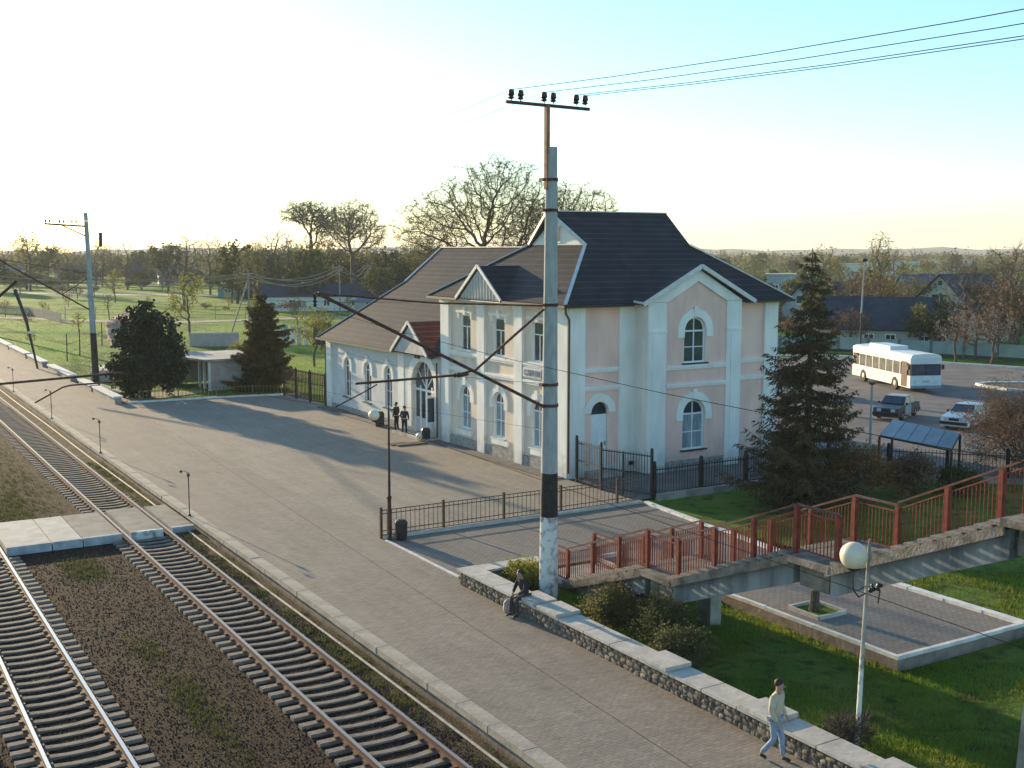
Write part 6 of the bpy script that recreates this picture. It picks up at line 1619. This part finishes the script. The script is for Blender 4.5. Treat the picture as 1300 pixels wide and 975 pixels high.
def tree(label, loc, seed, H, r, maxlev=4, split=3, spread=.6, leafm=None, leafs=.12, leafn=6, twig=.8, trunkf=.33, twm=None, group=None, name='tree', sc=1.0, up=.12, kink=.18, lean=(0, 0), cat='tree', stems=1, droop=0, first=1.0):
    rnd = random.Random(seed); FIRST[0] = first
    t = thing(name, label, cat, loc, rnd.uniform(0, 6), group)
    a, b_, c = MB(), MB(), MB()
    for k in range(stems):
        d = Vector((lean[0] + (rnd.gauss(0, .35) if stems > 1 else 0), lean[1] + (rnd.gauss(0, .35) if stems > 1 else 0), 1)).normalized()
        grow(a, b_, Vector((rnd.gauss(0, .15) * (stems > 1), rnd.gauss(0, .15) * (stems > 1), -.1)), d, H * trunkf, r, 0, maxlev, rnd, split, spread, droop, leafn, leafs, c if leafm else None, twig, kink, up)
    a.build('trunk', BARK, t, local=True, fix=False)
    b_.build('twigs', twm or TWIG, t, local=True, fix=False)
    if leafm: c.build('crown', leafm, t, local=True, fix=False)
    return t


from mathutils import kdtree
TW = [.55]
def sc_mesh(seed, th, cz, rx, ry, rz, npts=420, step=.5, kill=.95, infl=4.5, flat=.25, base_r=None, tipr=.014, twig=.8, twn=4, leafs=0, leafn=0, lobes=7, lean=(0, 0), emin=-.25):
    """space colonisation: limbs grow towards points spread in lobes through the crown"""
    rnd = random.Random(seed)
    lob = []
    for i in range(lobes):
        a = 6.283 * i / lobes + rnd.gauss(0, .3); e = rnd.uniform(emin, .95); q = rnd.uniform(.45, .72)
        lob.append((Vector((math.cos(a) * rx * q * (1 - .4 * max(0, e)), math.sin(a) * ry * q * (1 - .4 * max(0, e)), cz + rz * e * .62)), rnd.uniform(.33, .52)))
    lob.append((Vector((0, 0, cz + rz * .45)), .5))
    pts = []
    while len(pts) < npts:
        c, q = rnd.choice(lob)
        v = Vector((rnd.gauss(0, 1), rnd.gauss(0, 1), rnd.gauss(0, 1))).normalized() * rnd.random() ** .35 * q
        p = c + Vector((v.x * rx, v.y * ry, v.z * rz))
        if ((p.x / rx) ** 2 + (p.y / ry) ** 2 + ((p.z - cz) / rz) ** 2) < 1.05 and p.z > th * .6: pts.append(p)
    nodes = [Vector((0, 0, -.1))]; par = [-1]
    z = 0
    while z < th:
        z += step; nodes.append(nodes[-1] + Vector((rnd.gauss(0, .05) + lean[0] * step, rnd.gauss(0, .05) + lean[1] * step, step))); par.append(len(nodes) - 2)
    for it in range(130):
        kd = kdtree.KDTree(len(nodes))
        for i, n in enumerate(nodes): kd.insert(n, i)
        kd.balance(); acc = {}; keep = []
        for p in pts:
            co, i, d = kd.find(p)
            if d < kill: continue
            keep.append(p)
            if d < infl or it < 12: acc.setdefault(i, Vector((0, 0, 0))); acc[i] += (p - co).normalized()
        pts = keep
        if not acc: break
        for i, v in acc.items():
            if v.length < 1e-4: continue
            d = (v.normalized() + Vector((rnd.gauss(0, .22), rnd.gauss(0, .22), rnd.gauss(0, .22) + .05))).normalized()
            nodes.append(nodes[i] + d * step); par.append(i)
        if len(nodes) > 5200: break
    n = len(nodes); ch = [[] for _ in range(n)]
    for i in range(1, n): ch[par[i]].append(i)
    r = [tipr] * n
    for i in range(n - 1, -1, -1):
        if ch[i]: r[i] = max(tipr, sum(r[c] ** 2.25 for c in ch[i]) ** (1 / 2.25))
    if base_r:
        k = base_r / r[1]; r = [max(tipr * .8, q * (k if q > tipr * 3 else 1 + (k - 1) * (q - tipr) / (tipr * 2))) for q in r]
    A, B, C = MB(), MB(), MB()
    stack = [(0, None)]
    while stack:
        i, pp = stack.pop(); chain = [i] if pp is None else [pp, i]
        while ch[i]:
            cs = sorted(ch[i], key=lambda c: -r[c])
            for c in cs[1:]: stack.append((c, i))
            i = cs[0]; chain.append(i)
        if len(chain) > 1:
            rr = [r[j] for j in chain]
            if pp is not None: rr[0] = min(rr[0], rr[1] * 1.15)
            A.tube([nodes[j] for j in chain], rr, 7 if rr[0] > .12 else (4 if rr[0] > .04 else 3), cap=False)
    for i in range(1, n):
        if r[i] < tipr * 2.6 and nodes[i].z > th * .6:
            d0 = (nodes[i] - nodes[par[i]]).normalized()
            for _ in range(twn):
                td = (d0 + Vector((rnd.gauss(0, .75), rnd.gauss(0, .75), rnd.gauss(0, .55) + .1))).normalized() * twig * rnd.uniform(.4, 1.2)
                sd_ = td.cross(Vector((rnd.gauss(0, 1), rnd.gauss(0, 1), rnd.gauss(0, 1)))).normalized() * tipr * TW[0]
                B.idx([B.P(nodes[i] - sd_), B.P(nodes[i] + sd_), B.P(nodes[i] + td)])
                if leafn:
                    for _ in range(leafn): leaf(C, nodes[i] + td * rnd.uniform(.3, 1.15) + Vector((rnd.gauss(0, .1), rnd.gauss(0, .1), rnd.gauss(0, .1))), leafs * rnd.uniform(.5, 1.3), rnd)
    return A, B, C
def sc_tree(label, loc, seed, leafm=None, name='tree', cat='tree', group=None, twm=None, rz_=0, **kw):
    t = thing(name, label, cat, loc, rz_, group)
    A, B, C = sc_mesh(seed, **kw)
    A.build('trunk', BARK, t, local=True, fix=False)
    B.build('twigs', twm or TWIG, t, local=True, fix=False)
    if leafm and kw.get('leafn'): C.build('crown', leafm, t, local=True, fix=False)
    return t

# big bare trees behind the station and the pair left of it
TW[0] = .7
sc_tree('biggest bare spreading tree rising right behind the station roof', (52.0, 91.0, 0), 5, LEAF_BUD, 'bare_tree', th=4.0, cz=12.4, rx=8.6, ry=7.0, rz=6.9, npts=2600, step=.42, kill=.55, infl=4, base_r=.34, tipr=.017, twig=.9, twn=11, leafs=.09, leafn=1, lobes=13)
sc_tree('second bare tree behind the station roof, showing to the right of the tall mast', (58.6, 88.6, 0), 11, LEAF_BUD, 'bare_tree', th=3.6, cz=11.2, rx=7.2, ry=6, rz=5.8, npts=2000, step=.42, kill=.55, infl=4, base_r=.30, tipr=.017, twig=.9, twn=11, leafs=.09, leafn=1, lobes=11)
sc_tree('right-hand rounder tree of the tall pair above the bushes left of the station roof', (98.5, 230, 0), 8, LEAF_BUD, 'bare_tree', th=6, cz=14.6, rx=8.4, ry=7.5, rz=7.6, npts=2200, step=.55, kill=.75, infl=5, base_r=.42, tipr=.035, twig=1.3, twn=9, leafs=.16, leafn=1, lobes=9)
sc_tree('left-hand flat-topped tree of the tall pair above the bushes left of the station roof', (91.8, 236, 0), 18, LEAF_OLIVE, 'bare_tree', th=9, cz=16.4, rx=7.4, ry=6.5, rz=5.4, npts=1800, step=.55, kill=.75, infl=5, base_r=.38, tipr=.035, twig=1.3, twn=5, leafs=.22, leafn=2, lobes=8)
sc_tree('tall thin budding poplar rising between cottage and horizon on the right', (128.5, 113, 0), 31, LEAF_BUD, 'poplar', th=2.5, cz=7.6, rx=2.3, ry=2.3, rz=6.0, npts=420, step=.45, kill=.7, infl=4, base_r=.25, tipr=.03, twig=.9, twn=4, leafs=.22, leafn=2, lobes=9)

TW[0] = .55
# --- the spruce beside the stairway
def conifer(label, loc, H, Rm, seed, m, whorls, droop=.25, dens=1.0, open_=1.0, prof=None, name='spruce_tree', card=.16, cat='tree', wild=1.0):
    rnd = random.Random(seed)
    t = thing(name, label, cat, loc, 0)
    q = MB(); q.tube([(0, 0, -.1), (.05, 0, H * .4), (0, 0, H)], [H * .018, H * .012, .02], 8, cap=False); q.build('trunk', BARK, t, local=True)
    limbs, ned = MB(), MB()
    for w in range(whorls):
        f = (w + .5) / whorls; z = H * (.05 + .94 * f)
        Rw = Rm * (prof(f) if prof else (1 - f) ** .85)
        nb = max(3, int((7 if f < .8 else 5) * dens))
        a0 = rnd.uniform(0, 6.28)
        for b_ in range(nb):
            az = a0 + 6.283 * b_ / nb + rnd.gauss(0, .25)
            z = H * (.05 + .94 * f) + rnd.gauss(0, H / whorls * .8 * wild); z = max(.1, min(z, H * .985))
            L = max(.15, Rw * rnd.uniform(.62, 1.18)) * (rnd.uniform(.5, 1) if rnd.random() < .3 * wild else 1) * (1.35 if rnd.random() < .07 * wild else 1)
            dirv = Vector((math.cos(az), math.sin(az), 0))
            tilt = rnd.uniform(.2, 2.2); pts = []; nn = 6
            for i in range(nn + 1):
                u = i / nn; pts.append(Vector((0, 0, z)) + dirv * L * u + Vector((0, 0, -droop * L * math.sin(u * 2.2) + .16 * L * u * u * tilt)))
            limbs.tube(pts, [.018 * L + .008, .014 * L, .011 * L, .009 * L, .007 * L, .005 * L, .003], 4, cap=False)
            # side twigs carrying needle tufts, hanging
            k = int(L * 9 * dens * open_) + 3
            for s in range(k):
                u = .12 + .88 * (s + rnd.random()) / k; i = min(nn - 1, int(u * nn)); base = pts[i].lerp(pts[i + 1], u * nn - i)
                side = dirv.cross(Vector((0, 0, 1))) * (1 if s % 2 else -1)
                tl = L * .34 * (1.15 - u) * rnd.uniform(.6, 1.3) + .10
                td = (side * .8 + dirv * .55 + Vector((0, 0, -.22 - .3 * rnd.random()))).normalized()
                m_ = max(2, int(tl / (card * .55)))
                for j in range(m_):
                    c = base + td * tl * (j + .5) / m_
                    for _ in range(2):
                        e = (td + Vector((rnd.gauss(0, .5), rnd.gauss(0, .5), rnd.gauss(0, .35) - .35))).normalized() * card * rnd.uniform(.7, 1.4)
                        sw_ = e.cross(Vector((rnd.gauss(0, 1), rnd.gauss(0, 1), rnd.gauss(0, 1)))).normalized() * card * .20
                        c2 = c + Vector((rnd.gauss(0, .03), rnd.gauss(0, .03), rnd.gauss(0, .03)))
                        ned.idx([ned.P(c2 - sw_), ned.P(c2 + e), ned.P(c2 + sw_)])
    limbs.build('branches', BARK, t, local=True, fix=False)
    ned.build('needles', m, t, local=True, fix=False)
    return t
conifer('tall ragged spruce with reddish brown branches standing on the grass beside the stairway', (35.0, 34.3, -.1), 10.8, 3.1, 3, NEEDLE, 34, .20, .95, 1.3, lambda f: (.98 - .15 * math.cos(f * 40)) * (1 - f) ** .9 + .04, card=.17)
sc_tree('broad rounded dark evergreen beside the far end of the forecourt', (20.5, 85.8, -.1), 9, NEEDLE2, 'evergreen_bush', th=.2, cz=3.4, rx=2.95, ry=2.9, rz=3.7, npts=1300, step=.33, kill=.45, infl=3.5, base_r=.18, tipr=.025, twig=.45, twn=6, leafs=.22, leafn=4, lobes=24, emin=-1.1)
conifer('tapered rusty green evergreen in front of the thin fence left of the station wing', (29.0, 85.0, -.1), 7.4, 2.25, 12, NEEDLE3, 28, .08, 1.6, 1.5, lambda f: ((1 - f) ** .55 * .98 + .03) * (1 + .1 * math.sin(f * 37)), name='evergreen_tree', card=.24, wild=2.0)

def shrub(label, loc, seed, H, leafm, leafs=.07, stems=7, lev=2, leafn=7, twig=.3, twm=None, name='shrub', group=None, r=.03, up=.05):
    return tree(label, loc, seed, H, r, lev, 3, .7, leafm, leafs, leafn, twig, .42, twm, group, name, up=up, kink=.25, cat='shrub', stems=stems)
shrub('bright yellow-green bush inside the wall corner behind the seated person', (18.9, 30.45, .0), 3, .95, LEAF_YEL, .06, 16, 2, 9, .2)
for k, (x, y, h, l) in enumerate(((20.6, 26.9, 1.25, 'brown twiggy shrub under the first landing of the stairway'), (19.6, 24.4, 1.1, 'brown shrub on the lawn edge between wall and stairway, nearer the camera'), (19.2, 26.4, .95, 'low olive shrub right behind the stone wall near the mast'), (18.9, 22.7, .8, 'small brownish shrub just behind the raised wall cap'))):
    shrub(l, (x, y, -.1), 40 + k, h * 1.35, [LEAF_RED, LEAF_OLIVE, LEAF_BUD, LEAF_OLIVE][k], .055, 18, 2, 9, .28, name='brown_shrub')
shrub('dark tangle of dead branches heaped at the foot of the peeling globe lamp', (18.42, 16.7, -.1), 77, 1.15, None, .05, 16, 2, 9, .3, BARK, name='dead_brush')
LEAF_RUST = foliage('rusty_leaf', (0.22, 0.09, 0.02), (0.27, 0.14, 0.035), .8, .35)
shrub('rusty yellow-brown bush just right of the spruce', (38.6, 34.6, -.1), 51, 3.0, LEAF_RUST, .09, 12, 2, 9, .4, name='shrub')
shrub('reddish brown bush behind the stair rail, right of the rusty one', (40.5, 33.6, -.1), 52, 2.4, LEAF_RED, .10, 14, 2, 10, .4, name='shrub')
shrub('low dark bush in front of the black fence under the glass canopy', (42.6, 32.6, -.1), 53, 1.6, LEAF_OLIVE, .09, 12, 2, 9, .3, name='shrub')
for k, (x, y, h, m, l) in enumerate(((50.5, 35.0, 5.2, LEAF_RED, 'reddish bare bush rising at the right edge beside the white saloon'), (49.0, 32.0, 3.6, LEAF_RED, 'lower reddish twiggy bush at the right edge behind the stair rail'), (46.5, 30.2, 3.0, None, 'grey leafless bush behind the upper stair rail'), (54.0, 36.5, 4.4, LEAF_LILAC, 'pale blossoming bush at the right edge in front of the traffic island'))):
    shrub(l, (x, y, -.1), 60 + k, h, m, .06, 12, 3, 7, .45, TWIG, name='bare_bush', r=.05)
tree('small whitish blossoming tree rising behind the rounded dark evergreen', (23.8, 105, -.1), 71, 6.6, .1, 3, 4, .5, BLOSSOM, .30, 16, .4, .35, name='blossom_tree', up=.25)

# --- background trees: a few kinds, copied
kinds = {
 'olive': dict(th=1.0, cz=5.0, rx=4.0, ry=3.6, rz=4.4, npts=300, step=.5, kill=.95, infl=4.5, base_r=.2, tipr=.04, twig=.9, twn=5, leafs=.42, leafn=2, lobes=8, leafm=LEAF_OLIVE, name='broadleaf_tree'),
 'bud': dict(th=1.6, cz=6.4, rx=3.4, ry=3.4, rz=5.0, npts=330, step=.5, kill=.95, infl=4.5, base_r=.2, tipr=.035, twig=1.1, twn=5, leafs=.24, leafn=1, lobes=8, leafm=LEAF_BUD, name='budding_tree'),
 'red': dict(th=.9, cz=3.8, rx=3.6, ry=3.4, rz=3.1, npts=280, step=.45, kill=.85, infl=4, base_r=.17, tipr=.03, twig=.9, twn=6, leafs=.20, leafn=2, lobes=8, leafm=LEAF_RED, name='fruit_tree'),
 'bare': dict(th=2.4, cz=7.0, rx=3.8, ry=3.6, rz=5.0, npts=380, step=.5, kill=.9, infl=4.5, base_r=.22, tipr=.035, twig=1.2, twn=5, lobes=9, twm=TWIG2, name='leafless_tree'),
 'yellow': dict(th=.8, cz=3.9, rx=2.7, ry=2.7, rz=3.3, npts=230, step=.42, kill=.85, infl=4, base_r=.13, tipr=.025, twig=.8, twn=5, leafs=.22, leafn=2, lobes=7, leafm=LEAF_YEL, name='yellow_tree'),
 'lilac': dict(th=.8, cz=3.0, rx=2.8, ry=2.6, rz=2.4, npts=240, step=.4, kill=.75, infl=4, base_r=.13, tipr=.02, twig=.8, twn=6, leafs=.14, leafn=1, lobes=7, leafm=LEAF_LILAC, name='blossom_tree'),
}
kinds['hedge'] = dict(th=.2, cz=1.7, rx=4.2, ry=3.0, rz=1.7, npts=260, step=.4, kill=.75, infl=4, base_r=.1, tipr=.03, twig=.7, twn=6, leafs=.36, leafn=2, lobes=9, leafm=LEAF_OLIVE, name='bush')
kinds['redhedge'] = dict(th=.2, cz=1.5, rx=3.4, ry=2.6, rz=1.6, npts=240, step=.35, kill=.65, infl=4, base_r=.08, tipr=.025, twig=.7, twn=7, leafs=.18, leafn=2, lobes=9, leafm=LEAF_RED, name='bush')
protos = {}
words = {'hedge': 'olive bush', 'redhedge': 'brownish bush', 'olive': 'olive green tree', 'bud': 'pale budding tree', 'red': 'reddish brown fruit tree', 'bare': 'leafless grey-brown tree', 'yellow': 'yellow-green spring tree', 'lilac': 'greyish lilac blossoming tree'}
def place(kind, px, d, s, where, group=None, rnd=random.Random(5)):
    th_ = R(31.05) + math.atan((px - 650) / 1463)
    x, y = math.sin(th_) * d, math.cos(th_) * d
    lab = words[kind] + ' ' + where
    v = rnd.randrange(3)
    if (kind, v) not in protos:
        protos[(kind, v)] = sc_tree(lab, (x, y, -.2), 100 + len(protos), group=group, **kinds[kind]); o = protos[(kind, v)]
        o.scale = (s, s, s)
    else: o = copy_tree(protos[(kind, v)], (x, y, -.2), rnd.uniform(0, 6), lab, (s * rnd.uniform(.9, 1.15), s * rnd.uniform(.9, 1.15), s), group)
    if group: o['group'] = group
    return o
# singled-out ones
place('yellow', 240, 150, 1.15, 'standing just right of the rounded dark evergreen')
place('yellow', 398, 108, .85, 'close behind the tapered evergreen')
place('yellow', 300, 108, .38, 'tiny, above the pavilion roof')
place('yellow', 147, 250, 1.0, 'pale, right of the far mast')
place('bud', 40, 330, 1.5, 'highest one at the far left of the tree line')
place('bare', 235, 215, 1.25, 'above the brown roofs between the two evergreens')
place('olive', 215, 300, 1.45, 'largest of the left tree line above the rounded evergreen')
place('bud', 268, 290, 1.35, 'left of the turquoise kiosk')
place('lilac', 1215, 118, 1.0, 'in front of the pale gabled house, left one')
place('lilac', 1262, 116, 1.1, 'in front of the pale gabled house, right one')
place('red', 1262, 128, 1.15, 'overlapping the wall of the pale gabled house')
place('red', 1295, 124, 1.2, 'at the right edge beside the pale gabled house')
place('red', 1105, 155, 1.15, 'behind the cottage roof left of the poplar')
place('red', 1160, 165, 1.05, 'behind the cottage roof right of the poplar')
place('olive', 1175, 145, .8, 'between cottage and gabled house')
place('olive', 1196, 132, .62, 'low, against the fence between cottage and gabled house')
place('olive', 1170, 128, .62, 'over the right end of the cottage roof')
place('olive', 1188, 127, .55, 'at the fence just right of the cottage')
place('red', 1080, 128, .7, 'over the left end of the cottage roof beside the spruce')
place('bare', 1150, 138, .62, 'in front of the right end of the cottage')
place('red', 1178, 134, .8, 'in front of the fence gap between cottage and gabled house')
place('bare', 1225, 128, .85, 'spreading in front of the gabled house')
place('red', 1240, 121, .75, 'low, behind the panel fence in front of the gabled house')
place('bare', 1283, 122, 1.0, 'right of the gabled house at the fence')
place('olive', 1045, 150, .8, 'behind the spruce, left of the cottage')
place('olive', 1010, 165, .75, 'just right of the pale bluish block')
place('bare', 1080, 150, .75, 'just right of the spruce at the cottage end')
place('bud', 1045, 210, 1.1, 'directly behind the tip of the spruce')
place('bare', 1290, 150, 1.0, 'tallest at the right edge of the picture')
place('red', 1235, 170, 1.0, 'behind the ridge of the pale gabled house')
place('yellow', 1215, 190, .9, 'above the blue-grey roof')
# groups nobody could tell apart
rnd = random.Random(77)
MARKS = [(-40, 'at the left picture edge'), (60, 'left of the far mast'), (130, 'about the far mast'), (215, 'above the rounded evergreen'), (290, 'above the pavilion'), (360, 'above the tapered evergreen'), (430, 'by the telegraph poles'), (495, 'below the tall tree pair'), (560, 'against the station roof edge'),
         (960, 'beside the station eave'), (1020, 'left of the spruce'), (1075, 'around the spruce top'), (1140, 'around the poplar'), (1200, 'above the cottage roof'), (1260, 'above the gabled house'), (1400, 'at the right picture edge')]
def scatter(n, x0, x1, d0, d1, s0, s1, ks, where, group):
    for i in range(n):
        px = x0 + (x1 - x0) * (i + rnd.random()) / n; d = rnd.uniform(d0, d1)
        m = min(MARKS, key=lambda q: abs(q[0] - px))[1]
        place(rnd.choice(ks), px, d, rnd.uniform(s0, s1), where + ' ' + m + (', nearer row' if d < (d0 + d1) / 2 else ', farther row'), group)
scatter(44, 290, 570, 205, 320, .9, 1.35, ['olive', 'olive', 'bud', 'bare', 'olive'], 'in the thicket', 'trees of the thicket left of the station roof')
scatter(56, -60, 560, 330, 560, .85, 1.35, ['olive', 'bud', 'bare', 'olive', 'bud'], 'in the far tree line', 'trees of the far left tree line')
scatter(12, -40, 330, 270, 340, .4, .7, ['olive', 'bud', 'red', 'bare'], 'among far farmhouses', 'garden trees among the far farmhouses')
scatter(64, 900, 1340, 150, 330, .6, .92, ['red', 'bare', 'olive', 'red', 'bud', 'yellow'], 'in the orchards', 'orchard trees behind the cottages')
scatter(40, 880, 1350, 340, 620, .7, 1.1, ['olive', 'bud', 'red', 'bare', 'olive'], 'in the distant woodland', 'trees of the far right woodland')
scatter(40, -60, 330, 330, 470, .9, 1.6, ['hedge', 'hedge', 'redhedge'], 'under the far tree line', 'bushes under the far left tree line')
scatter(34, 330, 580, 195, 400, .8, 1.6, ['hedge', 'hedge', 'redhedge'], 'under the tree line', 'bushes under the left tree line')
scatter(46, 890, 1340, 135, 330, .7, 1.4, ['redhedge', 'hedge', 'redhedge'], 'among the orchards', 'bushes among the right orchards')
scatter(26, 0, 470, 120, 260, .22, .5, ['bud', 'yellow', 'redhedge', 'bare', 'yellow'], 'scattered in the field', 'scrub and saplings scattered over the green field')
scatter(16, 1040, 1340, 128, 150, .45, .8, ['olive', 'red', 'bare', 'redhedge', 'olive'], 'behind the panel fence', 'garden trees behind the panel fence')
# the wood beyond them, one mass
b = MB()
for _ in range(2400):
    th_ = R(31.05) + math.atan((rnd.uniform(-250, 1550) - 650) / 1463); d = rnd.uniform(480, 1300)
    x, y = math.sin(th_) * d, math.cos(th_) * d; h = rnd.uniform(6, 11.5); w_ = rnd.uniform(3, 6)
    b.mi = rnd.choice((0, 0, 1, 2))
    for _ in range(48):
        a, bb, cc = rnd.gauss(0, .45), rnd.gauss(0, .45), rnd.gauss(0, .42)
        leaf(b, Vector((x + a * w_, y + bb * w_, h * (.45 + .45 * cc))), rnd.uniform(.7, 1.7), rnd)
b.build('far_woodland', [LEAF_OLIVE, LEAF_BUD, LEAF_RED], kind='stuff', label='hazy woodland reading as one mass under the horizon', cat='woodland', fix=False)
# field tufts
b = MB()
for _ in range(26000):
    d = 85 + 170 * rnd.random() ** 1.4; th_ = R(31.05) + math.atan((rnd.uniform(-50, 560) - 650) / 1463)
    x, y = math.sin(th_) * d, math.cos(th_) * d
    if x < 18.2 or (d < 97 and x > 19 and y < 82.5): continue
    if x > 29 and y < 74: continue
    v = noise.noise(Vector((x * .06, y * .06, 2)))
    b.mi = 0 if v + rnd.gauss(0, .2) > -.05 else 1
    blades(b, x, y, -.1, .22, 2, .25)
b.build('field_grass', [GRASSA, GRASSD], kind='stuff', label='rough grass of the field beyond the forecourt', cat='grass', fix=False)
print('objects', len(bpy.data.objects), 'polys', sum(len(m.polygons) for m in bpy.data.meshes))

# ================================================================ HAZE
hz = bpy.data.materials.new('air'); hz.use_nodes = True
tn = hz.node_tree
for n in list(tn.nodes):
    if n.type == 'BSDF_PRINCIPLED': tn.nodes.remove(n)
pv = tn.nodes.new('ShaderNodeVolumePrincipled'); pv.inputs['Color'].default_value = (0.92, 0.93, 0.95, 1); pv.inputs['Density'].default_value = 0.00018
pv.inputs['Anisotropy'].default_value = 0.1
tn.links.new(pv.outputs[0], [n for n in tn.nodes if n.type == 'OUTPUT_MATERIAL'][0].inputs['Volume'])
MB().box(-5000, 5000, -300, 5400, -3.0, 70).build('haze', hz, kind='stuff')
